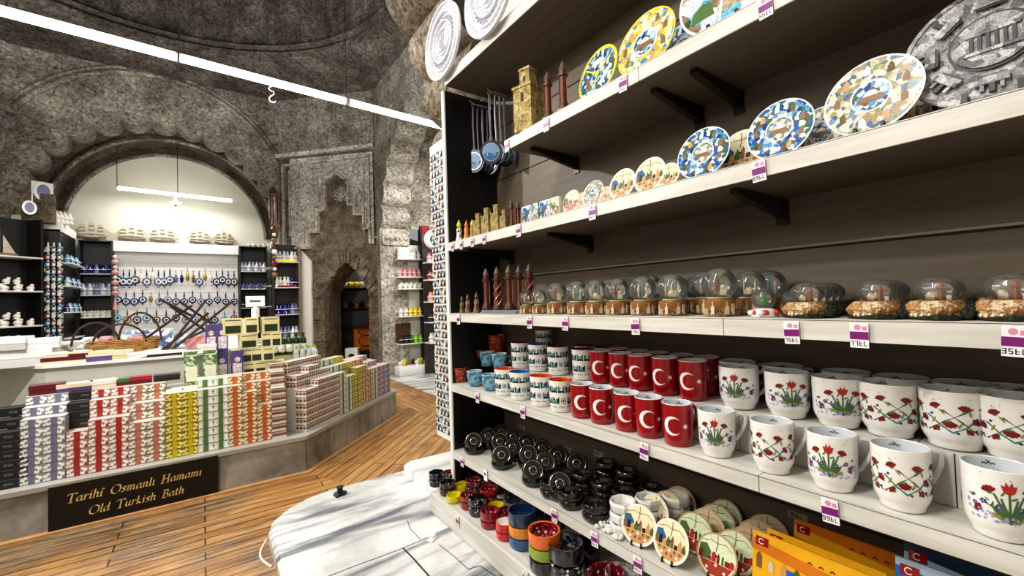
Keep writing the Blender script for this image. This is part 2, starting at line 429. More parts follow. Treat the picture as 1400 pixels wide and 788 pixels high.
# ring faces between the steps
def ring(mb, R0, R1, y, mat, c=AC):
    a = half(R0, c); b = half(R1, c); n = len(a)
    mb.add([(x, y, z) for x, z in a] + [(x, y, z) for x, z in b], [(i, i + 1, n + i + 1, n + i) for i in range(n - 1)], mat)
ring(mb, 1.62, 1.9, YB + .42, STV); ring(mb, 1.62, 1.76, 9.85, STV); ring(mb, 1.49, 1.7, 10.45, STV)
mb.tube([(x, 9.86, z) for x, z in half(1.63, AC)], .03, ST, 6)
mb.tube([(x, 10.45, z) for x, z in half(1.52, AC)], .035, ST, 6)
struct(mb.build('ceiling_alcove_vault', smooth=50))
mb = MB()
mb.box((-2.2, 10.5, 0), (1.4, 10.6, 4.6), PLW2)
struct(mb.build('wall_alcove_back'))
mb = MB()
mb.box((-2.3, YB + .05, 0), (-2.14, 10.5, 2.74), PLW); struct(mb.build('wall_alcove_left'))
mb = MB()
mb.box((1.28, YB + .05, 0), (1.4, 10.5, 2.74), PLW); struct(mb.build('wall_alcove_right'))

# ---- diagonal wall with the carved niche and small doorway
dA, dB = NE[1], NE[0]
def SD(px, py):
    q = P(px, py, plane=NE); return ((Vector((q.x, q.y)) - Vector(dA)).length, q.z)
s0, _ = SD(443, 400); s1, _ = SD(505, 400); sc_ = (s0 + s1) / 2; hw = (s1 - s0) / 2
_, za = SD(467, 360)
zsp = 1.5; cvd = []
for i in range(21):                                               # pointed (four-centred) arch
    t = i / 20; u = 1 - 2 * t
    cvd.append((sc_ + hw * u, zsp + (za - zsp) * (1 - abs(u) ** 1.7) * (1 - .12 * abs(u)) ))
o, Wd, Ld = arch_wall('wall_doorway', dA, dB, cvd, zsp, WT, -.55, RUB, RUB)
# pale carved panel above the doorway with stepped mouldings
mb = MB(); pl = Vector((dB[0] - dA[0], dB[1] - dA[1])).normalized(); nn = Vector((-pl.y, pl.x)); nn = -nn if nn.y > 0 else nn
def Wp(s_, z_, o_=0): return (dA[0] + pl.x * s_ + nn.x * o_, dA[1] + pl.y * s_ + nn.y * o_, z_)
outl = [(400, 400), (400, 340), (424, 340), (424, 318), (436, 318), (436, 291), (446, 287), (446, 250), (461, 237), (474, 247), (478, 253), (478, 281), (486, 281), (486, 294), (499, 294), (499, 313), (508, 313), (508, 332), (516, 333)]
def strip(mb, pts, w, t, mat):
    for a, b in zip(pts, pts[1:]):
        (s_a, z_a), (s_b, z_b) = a, b
        d = Vector((s_b - s_a, z_b - z_a)); L = d.length
        if L < 1e-5: continue
        d /= L; p = Vector((-d.y, d.x)) * w; e = d * w * .5
        q = [(s_a - e.x + p.x, z_a - e.y + p.y), (s_a - e.x - p.x, z_a - e.y - p.y), (s_b + e.x - p.x, z_b + e.y - p.y), (s_b + e.x + p.x, z_b + e.y + p.y)]
        mb.add([Wp(*k, 0) for k in q] + [Wp(*k, t) for k in q], [(4, 5, 6, 7), (0, 1, 5, 4), (1, 2, 6, 5), (2, 3, 7, 6), (3, 0, 4, 7)], mat)
# plate of pale stone: everything above the stepped line
top = 4.06; st = [SD(x, y) for x, y in outl]
lo = [(max(.02, min(Ld - .02, a)), b) for a, b in st[1:]]
vs = []; fs = []
for a, b in lo: vs += [Wp(a, b, .035), Wp(a, top, .035), Wp(a, b, 0)]
for i in range(len(lo) - 1):
    fs += [(3 * i, 3 * i + 3, 3 * i + 4, 3 * i + 1), (3 * i, 3 * i + 2, 3 * i + 5, 3 * i + 3)]
mb.add(vs, fs, STL)
strip(mb, lo, .018, .075, STL)
cx_, cz_ = sc_, 3.0
lo2 = [(cx_ + (a - cx_) * 1.12, b + .1) for a, b in lo if abs(a - cx_) < .75]
strip(mb, lo2, .012, .06, STL)
x0_, x1_ = .12, Ld - .1
strip(mb, [(x0_, 2.4), (x0_, 3.94), (x1_, 3.98), (x1_, 2.45)], .02, .07, STL)
strip(mb, [(x0_ + .12, 2.6), (x0_ + .12, 3.83), (x1_ - .1, 3.87), (x1_ - .1, 2.6)], .01, .055, STL)
strip(mb, [(0, 4.12), (Ld, 4.16)], .035, .09, STL)
mb.add([Wp(.005, 4.1, .012), Wp(Ld - .005, 4.14, .012), Wp(Ld - .005, WT, .012), Wp(.005, WT, .012)], [(0, 1, 2, 3)], ST)
for k in range(11):                                               # little shell fluting under the point
    a = PI * (k + .5) / 11
    strip(mb, [(sc_ + .03 * math.cos(a), 3.2 + .03 * math.sin(a)), (sc_ + .17 * math.cos(a), 3.2 + .26 * math.sin(a))], .012, .05, STL)
struct(mb.build('trim_carved_niche', smooth=0))
# radiating brick hood and jamb blocks round the doorway
mb = MB()
for k in range(15):
    t = k / 14; u = 1 - 2 * t
    a = cvd[int(round(t * 20))]
    dx, dz = (a[0] - sc_), (a[1] - 1.2); l = math.hypot(dx, dz)
    dx /= l; dz /= l
    strip(mb, [(a[0] + dx * .03, a[1] + dz * .03), (a[0] + dx * .22, a[1] + dz * .22)], .038, .035, RUB)
for k in range(8):
    z_ = .12 + k * .2
    for s_ in (s0 - .1, s1 + .1): strip(mb, [(s_ - .07, z_), (s_ + .07, z_)], .09, .006 + .006 * (k % 2), RUB)
strip(mb, [(0.0, 2.3), (s0 - .02, 2.32)], .01, .02, RUB)
struct(mb.build('trim_doorway_blocks', smooth=0))
mb = MB()                                                         # white plastered pier left of the doorway
q0, q1 = SD(411, 420)[0], SD(428, 420)[0]
zt = P(412, 338, plane=NE).z
mb.add([Wp(q0, 0, .05), Wp(q1, 0, .05), Wp(q1, zt - .28, .05), Wp(q0, zt, .05), Wp(q0, 0, -.02), Wp(q1, 0, -.02), Wp(q1, zt - .28, -.02), Wp(q0, zt, -.02)],
       [(0, 1, 2, 3), (1, 5, 6, 2), (3, 2, 6, 7), (4, 0, 3, 7)], PLW)
struct(mb.build('wall_plaster_pier'))

# ---- right wall with lobed arch, white side wall of its recess
cR = (5.66 - 3.57, 2.64)
cvr = scallop(1.88, cR, 15, .15, sub=10)
cvr = [(s_, z_) for s_, z_ in cvr]
o, Wr, Lr = arch_wall('wall_right', (XR, 3.57), (XR, 7.75), cvr, 2.64, WT, .5, ST, STL)
mb = MB()
mb.box((XR + .02, 7.56, 0), (4.3, 7.7, 2.36), PLW)
struct(mb.build('wall_recess_side'))
mb = MB(); mb.box((XR + .03, 7.5, 2.34), (3.1, 7.72, 2.6), STL)
for k in range(5): mb.sphere((XR + .1 + k * .09, 7.5, 2.46), .045, STL, 8)
struct(mb.build('trim_recess_springing'))
mb = MB(); mb.box((4.2, 3.5, 0), (4.3, 7.7, 4.7), PLW); struct(mb.build('wall_recess_back'))
mb = MB(); vault(mb, [(0, 0)], 0, 0, PLW) if 0 else None
prof = half(1.82, (5.66, 2.64)); n = len(prof)
mb.add([(3.07, y, z) for y, z in prof] + [(4.25, y, z) for y, z in prof], [(i, i + 1, n + i + 1, n + i) for i in range(n - 1)], ST)
struct(mb.build('ceiling_recess_vault', smooth=50))

# ---- remaining walls of the octagon
def plainwall(name, A, B, mat=ST, z0=0, z1=WT):
    mb = MB(); n = 10
    A = Vector(A); B = Vector(B); vs = []; fs = []
    for i in range(n + 1):
        q = A.lerp(B, i / n)
        for k in range(n + 1): vs.append((q.x, q.y, z0 + (z1 - z0) * k / n))
    for i in range(n):
        for k in range(n): a = i * (n + 1) + k; fs.append((a, a + n + 1, a + n + 2, a + 1))
    mb.add(vs, fs, mat); return struct(mb.build(name))
plainwall('wall_northwest', (-2.24, YB), (XL, 7.75))
plainwall('wall_left', (XL, 7.75), (XL, 3.57))
plainwall('wall_southwest', (XL, 3.57), (-2.24, YF))
plainwall('wall_southeast', (1.2, YF), (XR, 3.57))

STN = stone('near_arch_stone', (104, 96, 84), (146, 136, 121), (184, 174, 158), 3.2, .6, .03)
# ---- near arch over us (we stand in the front recess)
FCX = -.52; FR = 1.66; FZ = 2.02
cvf = scallop(FR, (FCX + 2.24, FZ), 20, .08, sub=10)
o, Wf, Lf = arch_wall('wall_front', (-2.24, YF), (1.2, YF), cvf, FZ, WT, .5, STL, STN)
plainwall('wall_front_lining_right', (1.16, 1.7), (1.16, -1.6), PLW, 0, 2.0)
plainwall('wall_front_lining_left', (-2.2, 1.7), (-2.2, -1.6), PLW, 0, 2.0)
plainwall('wall_south', (-2.2, -1.6), (1.2, -1.6), PLW, 0, 3.8)
mb = MB(); prof = half(FR + .03, (FCX, FZ)); n = len(prof)
mb.add([(x, 1.7, z) for x, z in prof] + [(x, -1.6, z) for x, z in prof], [(i, i + 1, n + i + 1, n + i) for i in range(n - 1)], PLW)
struct(mb.build('ceiling_front_vault', smooth=50))

# ---- ledge and dome
mb = MB()
oc = [(-2.24, YF), (1.2, YF), (XR, 3.57), (XR, 7.75), (1.2, YB), (-2.24, YB), (XL, 7.75), (XL, 3.57)]
def octp(a):
    d = Vector((math.cos(a), math.sin(a))); best = 9
    for i in range(8):
        p = Vector(oc[i]) - Vector(HC); q = Vector(oc[(i + 1) % 8]) - Vector(HC); e = q - p
        den = d.x * e.y - d.y * e.x
        if abs(den) < 1e-9: continue
        t = (p.x * e.y - p.y * e.x) / den; u = (p.x * d.y - p.y * d.x) / den
        if t > 0 and -1e-6 <= u <= 1 + 1e-6: best = min(best, t)
    return best
N = 96; RD = 2.85; vs = []
prof = [(None, 5.2), (3.1, 5.34), (RD + .02, 5.42), (RD - .06, 5.44), (RD - .06, 5.54), (RD + .0, 5.6), (RD - .14, 5.606)]
for i in range(N):
    a = 2 * PI * i / N
    ro = octp(a) - .01
    for r, z in prof: rr = ro if r is None else min(r, ro); vs.append((HC[0] + rr * math.cos(a), HC[1] + rr * math.sin(a), z))
np_ = len(prof)
mb.add(vs, [(i * np_ + k, ((i + 1) % N) * np_ + k, ((i + 1) % N) * np_ + k + 1, i * np_ + k + 1) for i in range(N) for k in range(np_ - 1)], ST)
mb.mats[0] = STD
struct(mb.build('trim_dome_ledge', smooth=40))
mb = MB(); vs = []; fs = []; rows = 14
for i in range(192):
    a = 2 * PI * i / 192
    rib = .07 * (1 if (i % 6) < 2 else 0)
    for k in range(rows + 1):
        e = PI / 2 * k / rows; r = (RD - rib * math.cos(e)) * math.cos(e)
        vs.append((HC[0] + r * math.cos(a), HC[1] + r * math.sin(a), 5.6 + RD * .9 * math.sin(e)))
for i in range(192):
    for k in range(rows): j = (i + 1) % 192; fs.append((i * (rows + 1) + k, j * (rows + 1) + k, j * (rows + 1) + k + 1, i * (rows + 1) + k + 1))
mb.add(vs, fs, STD); struct(mb.build('ceiling_dome', smooth=30))

# ---- floor: boards laid ring by ring parallel to the sides of the central slab
SC = (-.18, 5.7); SA = 2.0
def octv(ap, k): r = ap / math.cos(PI / 8); a = -PI / 2 - PI / 8 + k * PI / 4; return (SC[0] + r * math.cos(a), SC[1] + r * math.sin(a))
WF = wood_floor(); mb = MB(); uvs = []
for k in range(8):
    a0, a1 = octv(1.0, k), octv(1.0, k + 1); b0, b1 = octv(9.5, k), octv(9.5, k + 1)
    mb.add([(*a0, 0), (*a1, 0), (*b1, 0), (*b0, 0)], [(0, 3, 2, 1)], WF)
    am = -PI / 2 + k * PI / 4; t = Vector((-math.sin(am), math.cos(am))); nv = Vector((math.cos(am), math.sin(am)))
    for q in (a0, b0, b1, a1): uvs.append((Vector(q).dot(t) + k * 3.3, Vector(q).dot(nv)))
fl = mb.build('floor', smooth=0); struct(fl)
lay = fl.data.uv_layers.new(name='UVMap')
for i, u in enumerate(uvs): lay.data[i].uv = u
mb = MB(); mb.box((XR + .02, 3.6, .001), (4.25, 7.7, .012), MAR); struct(mb.build('floor_marble_recess'))
mb = MB(); mb.box((-2.2, YB, .001), (1.3, 10.5, .02), MAR); struct(mb.build('floor_alcove'))

# ---- dim back room seen through the doorway
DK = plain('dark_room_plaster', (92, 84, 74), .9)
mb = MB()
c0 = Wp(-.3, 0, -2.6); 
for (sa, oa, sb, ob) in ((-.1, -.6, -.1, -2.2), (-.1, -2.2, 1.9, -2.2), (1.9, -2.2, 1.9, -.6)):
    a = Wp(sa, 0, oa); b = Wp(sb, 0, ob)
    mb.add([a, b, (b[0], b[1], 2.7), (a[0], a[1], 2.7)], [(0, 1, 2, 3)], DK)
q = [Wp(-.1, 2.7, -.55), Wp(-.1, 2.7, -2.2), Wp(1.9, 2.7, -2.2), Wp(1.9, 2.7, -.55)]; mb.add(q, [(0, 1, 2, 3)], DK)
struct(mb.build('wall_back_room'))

# ================================================================ marble platform we stand on
PZ = .422
def rounded(px0, py1, px1, py0, r):
    pts = [(px1, py0), (px1, py1)]
    pts += [(px0 + r + r * math.cos(a), py1 - r + r * math.sin(a)) for a in [PI / 2 + PI / 2 * i / 10 for i in range(11)]]
    return pts + [(px0, py0)]
pf = empty('marble_platform', (0, 0, 0), label='raised white marble platform with grey veins and a rounded corner, in front of the shelves', cat='platform')
mb = MB(); outl_ = []
poly = [(1.13, -1.55), (1.13, 2.17), (.86, 2.2), (.48, 2.205), (.36, 2.175), (.28, 2.12), (.225, 2.05), (.2, 1.95), (.2, 1.6), (.22, -1.6)]
n = len(poly)
poly_in = [(x + (.012 if x < 1 else 0), y - (.012 if y > 0 else 0)) for x, y in poly]
vs = [(x, y, PZ - .045) for x, y in poly] + [(x, y, PZ - .012) for x, y in poly] + [(x, y, PZ) for x, y in poly_in]
mb.add(vs, [tuple(range(n)), tuple(range(3 * n - 1, 2 * n - 1, -1))] + [(i, n + i, n + (i + 1) % n, (i + 1) % n) for i in range(n)] + [(n + i, 2 * n + i, 2 * n + (i + 1) % n, n + (i + 1) % n) for i in range(n)], MAR)
CRK = plain('dark_joint', (52, 50, 46), .9)
def crack(pix, w):
    pts = [P(x, y, z=PZ) for x, y in pix]
    for a, b in zip(pts, pts[1:]):
        d = (b - a); d.normalize(); p = Vector((-d.y, d.x, 0)) * w
        mb.add([a - p + Vector((0, 0, .0008)), a + p + Vector((0, 0, .0008)), b + p + Vector((0, 0, .0008)), b - p + Vector((0, 0, .0008))], [(0, 1, 2, 3)], CRK)
crack([(440, 792), (486, 774), (520, 762), (551, 750), (583, 736)], .0015)
crack([(551, 750), (563, 762), (572, 772), (588, 790)], .003)
crack([(557, 712), (561, 724), (575, 738)], .0012)
crack([(600, 745), (622, 762), (640, 779)], .0012); crack([(640, 779), (656, 774), (680, 790)], .0015)
mb.build('top_slab', pf, smooth=0)
mb = MB(); mb.prism([(x + .03, y - .03) if x < 1 else (x, y - .03) for x, y in poly], 0, PZ - .046, plain('worn_dark_wood', (70, 54, 40), .7, var=.3)); mb.build('base', pf)
mb = MB(); mb.prism([(.84, 1.70), (1.15, 1.70), (1.15, 2.16), (.87, 2.17), (.82, 2.13)], PZ + .001, PZ + .048, MARW)
tag(mb.build('marble_block', smooth=0), 'small white marble slab lying on the platform at the far end of the shelves', 'slab')
mb = MB(); mb.box((-.02, -.012, 0), (.02, .012, .003), plain('paper_scrap_white', (230, 226, 216), .8)); mb.box((.0, -.004, .003), (.02, .012, .009), MATS['paper_scrap_white'])
q = P(591, 738, z=PZ); o = mb.build('paper_scrap', loc=(q.x, q.y, PZ + .001)); o.rotation_euler = (0, 0, .6); tag(o, 'crumpled white paper scrap on the marble beside the shelf base', 'scrap')
mb = MB(); mb.lathe([(.03, 0), (.03, .006), (.012, .01), (.012, .03), (.018, .034), (0, .034)], BLK, 10); mb.box((-.04, -.006, .001), (0, .006, .006), BLK)
q = P(465, 676, z=PZ); o = mb.build('floor_clip', loc=(q.x, q.y, PZ)); o.rotation_euler = (0, 0, 1); tag(o, 'small dark metal clip on the far edge of the marble platform', 'clip')
mb = MB(); pts = [(.2 - .03 * math.sin(PI * i / 8), 1.86 + .16 * i / 8, .33 + .03 * i / 8) for i in range(9)]
mb.tube(pts, .004, WHI); tag(mb.build('cable_loop'), 'short white cable looping out from the side of the marble platform', 'cable')

# ================================================================ central slab (counter) clad in grey marble
ct = empty('marble_slab_counter', (SC[0], SC[1], 0), label='low octagonal grey marble slab carrying the soap display', cat='counter')
mb = MB()
def ringoct(ap): return [(octv(ap, k)[0] - SC[0], octv(ap, k)[1] - SC[1]) for k in range(8)]
mb.prism(ringoct(1.985), 0.0, .255, MARG); 
for k in range(8):
    a = Vector(ringoct(1.986)[k]); b = Vector(ringoct(1.986)[(k + 1) % 8])
    for t in (.0, .36, .72) if k == 1 else (.02, .33, .66):
        q = a.lerp(b, t); d = (b - a).normalized(); mb.add([(q.x, q.y, .0), (q.x + d.x * .004, q.y + d.y * .004, 0), (q.x + d.x * .004, q.y + d.y * .004, .255), (q.x, q.y, .255)], [(0, 1, 2, 3)], CRK)
mb.build('base', ct, smooth=0)
mb = MB(); mb.prism(ringoct(2.0), .255, .283, plain('marble_rim_grey', (168, 166, 160), .4, var=.1, scale=5)); mb.build('rim_slab', ct)
mb = MB(); mb.prism(ringoct(2.03), .0, .014, plain('pale_wood_bead', (190, 148, 100), .5)); mb.build('floor_bead', ct)
RZ = .93
GRY = plain('painted_riser', (188, 186, 178), .6, var=.05, scale=4)
rs = empty('display_riser', (SC[0] - .3, SC[1] - .25, .283), label='tall pale grey riser on the marble slab behind the soap stacks', cat='riser')
mb = MB(); mb.prism(ringoct(1.03), 0, RZ - .283 - .02, GRY); mb.build('body', rs)
mb = MB(); mb.prism(ringoct(1.05), RZ - .303, RZ - .283, WHI); mb.build('top', rs)

# ---- sign on the slab
sa, sb = P(66, 700, y=3.70), P(298, 640, y=3.70)
sg = empty('sign_board', (sa.x, 3.694, 0), label='black sign with gold Turkish bath lettering on the front of the marble slab', cat='sign')
SW = sb.x - sa.x
mb = MB(); mb.box((0, 0, .012), (SW, .018, .268), plain('sign_black', (16, 12, 10), .35)); mb.build('panel', sg)
GL = {  # calligraphic strokes, unit x-height = 1, cap height = 1.6
 'T': (1.25, [[(0, 1.35), (.05, 1.6), (1.25, 1.6), (1.2, 1.35)], [(.62, 1.6), (.62, 0)], [(.35, 0), (.9, 0)]]),
 'a': (.85, [[(.7, .75), (.45, 1), (.12, .75), (.05, .35), (.2, .02), (.45, .1), (.68, .5)], [(.7, 1), (.66, .2), (.85, .05)]]),
 'r': (.65, [[(.0, .9), (.18, 1), (.15, 0)], [(.16, .6), (.4, .98), (.62, .85)]]),
 'i': (.4, [[(0, .9), (.18, 1), (.15, .1), (.35, .05)], [(.17, 1.26), (.25, 1.44)]]),
 'ı': (.4, [[(0, .9), (.18, 1), (.15, .1), (.35, .05)]]),
 'î': (.5, [[(0, .9), (.18, 1), (.15, .1), (.35, .05)], [(.0, 1.3), (.2, 1.52), (.42, 1.3)]]),
 'h': (.85, [[(0, 1.5), (.16, 1.6), (.13, 0)], [(.14, .65), (.4, 1), (.65, .85), (.62, .15), (.82, .05)]]),
 'O': (1.5, [[(.75, 1.62), (.25, 1.4), (.05, .8), (.25, .2), (.75, -.02), (1.25, .2), (1.42, .8), (1.25, 1.4), (.75, 1.62)]]),
 's': (.65, [[(.58, .82), (.35, 1), (.12, .8), (.3, .55), (.52, .35), (.4, .05), (.05, .1)]]),
 'm': (1.3, [[(0, .9), (.18, 1), (.15, 0)], [(.15, .65), (.38, 1), (.6, .85), (.57, 0)], [(.58, .65), (.82, 1), (1.04, .85), (1.02, .12), (1.22, .05)]]),
 'n': (.85, [[(0, .9), (.18, 1), (.15, 0)], [(.15, .65), (.4, 1), (.65, .85), (.62, .12), (.82, .05)]]),
 'l': (.4, [[(0, 1.5), (.18, 1.6), (.15, .1), (.35, .05)]]),
 'H': (1.4, [[(.28, 1.6), (.28, 0)], [(1.12, 1.6), (1.12, 0)], [(.28, .82), (1.12, .82)], [(.05, 1.6), (.5, 1.6)], [(.05, 0), (.5, 0)], [(.9, 1.6), (1.35, 1.6)], [(.9, 0), (1.35, 0)]]),
 'd': (.85, [[(.66, .8), (.42, 1), (.12, .75), (.05, .35), (.2, .02), (.45, .1), (.66, .5)], [(.55, 1.5), (.7, 1.6), (.66, .2), (.85, .05)]]),
 'u': (.85, [[(0, .9), (.16, 1), (.12, .2), (.35, .02), (.62, .4)], [(.66, 1), (.63, .15), (.82, .05)]]),
 'k': (.8, [[(0, 1.5), (.16, 1.6), (.13, 0)], [(.62, .95), (.18, .5), (.62, .08), (.78, .05)]]),
 'B': (1.1, [[(.28, 1.6), (.28, 0)], [(.05, 1.6), (.7, 1.58), (.92, 1.25), (.7, .88), (.28, .85)], [(.7, .85), (1.05, .5), (.8, .05), (.05, 0)]]),
 't': (.55, [[(.22, 1.35), (.18, .15), (.45, .05)], [(0, 1), (.48, 1)]]),
 ' ': (.75, [])}
def lettering(text, unit, nib=(.1, .066), shear=.22, gap=.12):
    quads = []; x = 0
    for ch in text:
        w, st_ = GL[ch]
        for pl_ in st_:
            for (ax, ay), (bx, by) in zip(pl_, pl_[1:]):
                dx, dy = bx - ax, by - ay
                if abs(dx * nib[1] - dy * nib[0]) < .2 * math.hypot(dx, dy) * .09: nb = (-dy / math.hypot(dx, dy) * .035, dx / math.hypot(dx, dy) * .035)
                else: nb = nib
                quads.append([((X + Y * shear + x) * unit, Y * unit) for X, Y in ((ax - nb[0], ay - nb[1]), (ax + nb[0], ay + nb[1]), (bx + nb[0], by + nb[1]), (bx - nb[0], by - nb[1]))])
        x += w + gap
    return quads, x * unit
mb = MB()
for text, zb, frac in (('Tarihî Osmanlı Hamamı', .158, .80), ('Old Turkish Bath', .062, .565)):
    _, w1 = lettering(text, 1); u = SW * frac / w1
    qs, w = lettering(text, u); off = (SW - w) / 2 - .01
    for q in qs: mb.add([(x + off, -.0012, z + zb) for x, z in q], [(0, 1, 2, 3)], GOLD)
mb.build('lettering', sg, smooth=0)

# ================================================================ tube lights
TH = 3.05
def tube_light(a, b, label, r=.027, name='tube_light'):
    a = Vector(a); b = Vector(b); t = empty(name, tuple((a + b) / 2), label=label, cat='light', group='ceiling tube lights')
    c = (a + b) / 2; d = (b - a).normalized()
    mb = MB(); mb.tube([a + d * .012 - c, b - d * .012 - c], r, TUB, 10); mb.build('diffuser', t)
    mb = MB()
    for p, s_ in ((a, 1), (b, -1)): mb.tube([p - c, p + d * .014 * s_ - c], r * 1.15, WHI, 10)
    mb.tube([a - c + Vector((0, 0, r)), b - c + Vector((0, 0, r))], .008, WHI, 6)
    mb.build('housing', t); return t
ta, tb_ = P(245, 79, z=TH), P(474, 139, z=TH)
du = (tb_ - ta); L1 = du.length; du.normalize()
tube_light(ta - du * (L1 + .01), ta - du * .01, 'glowing tube light at the left end of the ceiling run')
tube_light(ta, tb_, 'glowing tube light in the middle of the ceiling run, over the s-hook')
tube_light(tb_ + du * .01, tb_ + du * (L1 + .01), 'glowing tube light at the right end of the ceiling run, partly behind the arch stones')
mb = MB()
for s_ in (.0, L1): q = ta + du * s_; mb.tube([q + Vector((0, 0, .02)), q + Vector((0, 0, 2.4))], .0025, BLK, 5)
tag(mb.build('suspension_wire'), 'thin black wires holding up the run of tube lights', 'wire')
q = P(371, 112, z=TH) ; hk = [q + du * (.016 * math.sin(t * 1.9)) + Vector((0, 0, -.03 - .02 * t)) for t in [i * .45 for i in range(14)]]
hk = [q + du * x + Vector((0, 0, z)) for x, z in ((.0, -.01), (.01, -.03), (-.012, -.045), (-.02, -.06), (-.008, -.072), (.014, -.075), (.018, -.09), (0, -.11), (-.014, -.125), (-.018, -.145), (-.004, -.16), (.018, -.158), (.028, -.145))]
mb = MB(); mb.tube(hk, .004, WHI, 6); tag(mb.build('s_hook'), 'white s-shaped hook hanging under the middle ceiling tube light', 'hook')
ya = 9.9
a, b = P(160, 257, y=ya), P(318, 275, y=ya)
tube_light(a, b, 'glowing tube light hung inside the far alcove', .028)
mb = MB()
for px, py in ((160, 257), (243, 266)):
    q = P(px, py, y=ya); mb.tube([q, Vector((q.x, q.y, AC[1] + math.sqrt(max(.1, 1.6 ** 2 - (q.x - AC[0]) ** 2))))], .006, BLK, 5)
a, b = P(148, 210, y=ya), P(243, 208, y=ya); mb.tube([P(150, 200, y=ya), P(195, 205, y=ya), P(243, 212, y=ya)], .004, BLK, 5)
tag(mb.build('lamp_wire'), 'thin dark wires holding the tube light inside the far alcove', 'wire')
cam_ = empty('security_camera', tuple(P(240, 278, y=ya)), label='small white dome security camera below the alcove tube light', cat='camera')
mb = MB(); mb.lathe([(0, -.05), (.05, -.04), (.06, 0), (.05, .03), (.02, .05), (.015, .12), (0, .12)], WHI, 12); mb.box((-.09, -.01, .0), (.09, .01, .02), WHI); mb.build('body', cam_)
mb = MB(); mb.sphere((0, -.03, -.04), .025, BLK, 8); mb.build('lens', cam_)
# ================================================================ wall shelving on the right
FX, BX, YE = .85, 1.115, 1.645           # front plane, back panel, far end
Y0 = -.55
SH = {0: (2.204, 2.245, 1.61), 1: (1.807, 1.84, 1.185), 2: (1.51, 1.542, YE), 3: (1.21, 1.243, YE), 4: (.917, .946, YE), 5: (.637, .667, YE)}
unit = empty('shelving_unit', (BX, .5, PZ), label='long white shelving unit with taupe slatted back and black end panel', cat='shelf unit')
U = Matrix.Translation((-BX, -.5, -PZ))
def UB(): m = MB(); m.T = U.copy(); return m
mb = UB(); mb.box((BX, Y0, PZ), (BX + .02, YE, 2.9), TAU)
for z in (.79, 1.092, 1.388, 1.841, 2.077):
    mb.box((BX - .0015, Y0, z), (BX + .001, YE, z + .004), TAUD)
mb.box((BX - .003, Y0, 1.393), (BX - .001, YE, 1.398), plain('slat_light_edge', (150, 140, 124), .5))
mb.build('back_panel', unit, smooth=0)
mb = UB(); mb.box((FX + .006, YE, PZ), (BX + .02, YE + .02, 2.204), BLK); mb.box((FX - .001, YE - .001, PZ + .05), (FX + .006, YE + .021, 2.204), WHI)
mb.box((FX + .006, YE + .0205, PZ), (BX + .03, YE + .022, 2.2), CHR)
mb.build('end_panel', unit, smooth=0)
mb = UB(); mb.box((.762, Y0, PZ + .001), (BX, YE + .05, .505), WSH, .003); mb.build('plinth', unit, smooth=20)
brk = {0: [], 1: [(893, 120), (947, 93), (727, 201)], 2: [(1003, 257), (750, 318), (640, 340)], 3: [], 4: [], 5: []}
for k, (z0, z1, ye) in SH.items():
    mb = UB()
    fx = FX - (.012 if k == 0 else 0)
    sx = {1: .64, 3: .46, 4: .405}.get(k)
    segs = [(Y0, ye)] if sx is None else [(Y0, sx - .0008), (sx + .0008, ye)]
    for a, b in segs:
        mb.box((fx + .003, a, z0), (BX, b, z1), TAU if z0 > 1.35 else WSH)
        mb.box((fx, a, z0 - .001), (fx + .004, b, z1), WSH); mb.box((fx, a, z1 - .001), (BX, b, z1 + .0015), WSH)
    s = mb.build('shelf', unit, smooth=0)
    for px, py in brk[k]:
        q = P(px, py, z=z0)
        m2 = UB(); y = q.y
        x0 = max(FX + .02, q.x)
        m2.add([(x0, y - .008, z0), (BX, y - .008, z0), (BX, y - .008, z0 - .045), (x0, y - .008, z0 - .012),
                (x0, y + .008, z0), (BX, y + .008, z0), (BX, y + .008, z0 - .045), (x0, y + .008, z0 - .012)],
               [(0, 1, 2, 3), (7, 6, 5, 4), (0, 3, 7, 4), (3, 2, 6, 7), (2, 1, 5, 6)], DBR)
        m2.box((BX - .004, y - .014, z0 - .06), (BX, y + .014, z0 - .002), DBR)
        m2.build('bracket', s, smooth=0)
# ---- price tags
PUR = plain('tag_purple', (122, 24, 112), .4, var=.03); TW = plain('tag_white', (238, 232, 236), .4, var=.02); PK = plain('tag_pink', (214, 140, 170), .5); BK = plain('print_black', (20, 18, 20), .6)
def digits(txt, h):
    """block figures as thin quads"""
    SEG = {'0': 'abcdef', '1': 'bc', '2': 'abged', '3': 'abgcd', '4': 'fgbc', '5': 'afgcd', '7': 'abc', '9': 'abcdfg', '8': 'abcdefg', '6': 'afgedc', 't': 'fged', 'l': 'fed'}
    q = []; x = 0; w = h * .55; t = h * .15
    for ch in txt:
        r = {'a': (0, h - t, w, h), 'g': (0, h / 2 - t / 2, w, h / 2 + t / 2), 'd': (0, 0, w, t), 'f': (0, h / 2, t, h), 'b': (w - t, h / 2, w, h), 'e': (0, 0, t, h / 2), 'c': (w - t, 0, w, h / 2)}
        for k in SEG[ch]: a = r[k]; q.append((a[0] + x, a[1], a[2] + x, a[3]))
        x += w * 1.4
    return q, x
tagn = 0
SHN = {0: 'top shelf', 1: 'upper shelf', 2: 'plate shelf', 3: 'snow globe shelf', 4: 'mug shelf', 5: 'black dish shelf', 6: 'base shelf'}
TG = [(1, 'far end', 528, 0)]
tags = {1: [(693, 201), (747, 172), (852, 120), (1047, 14)], 2: [(619, 339), (631, 336), (646, 332), (662, 328), (709, 317), (810, 292), (1038, 238)],
        3: [(627, 436), (724, 442), (773, 447), (869, 449), (1083, 460), (1175, 458), (1388, 462)], 4: [(653, 543), (715, 565), (881, 618), (1135, 693)],
        5: [(632, 631), (664, 650), (758, 706), (813, 735), (872, 768)], 6: [(625, 706), (718, 778)]}
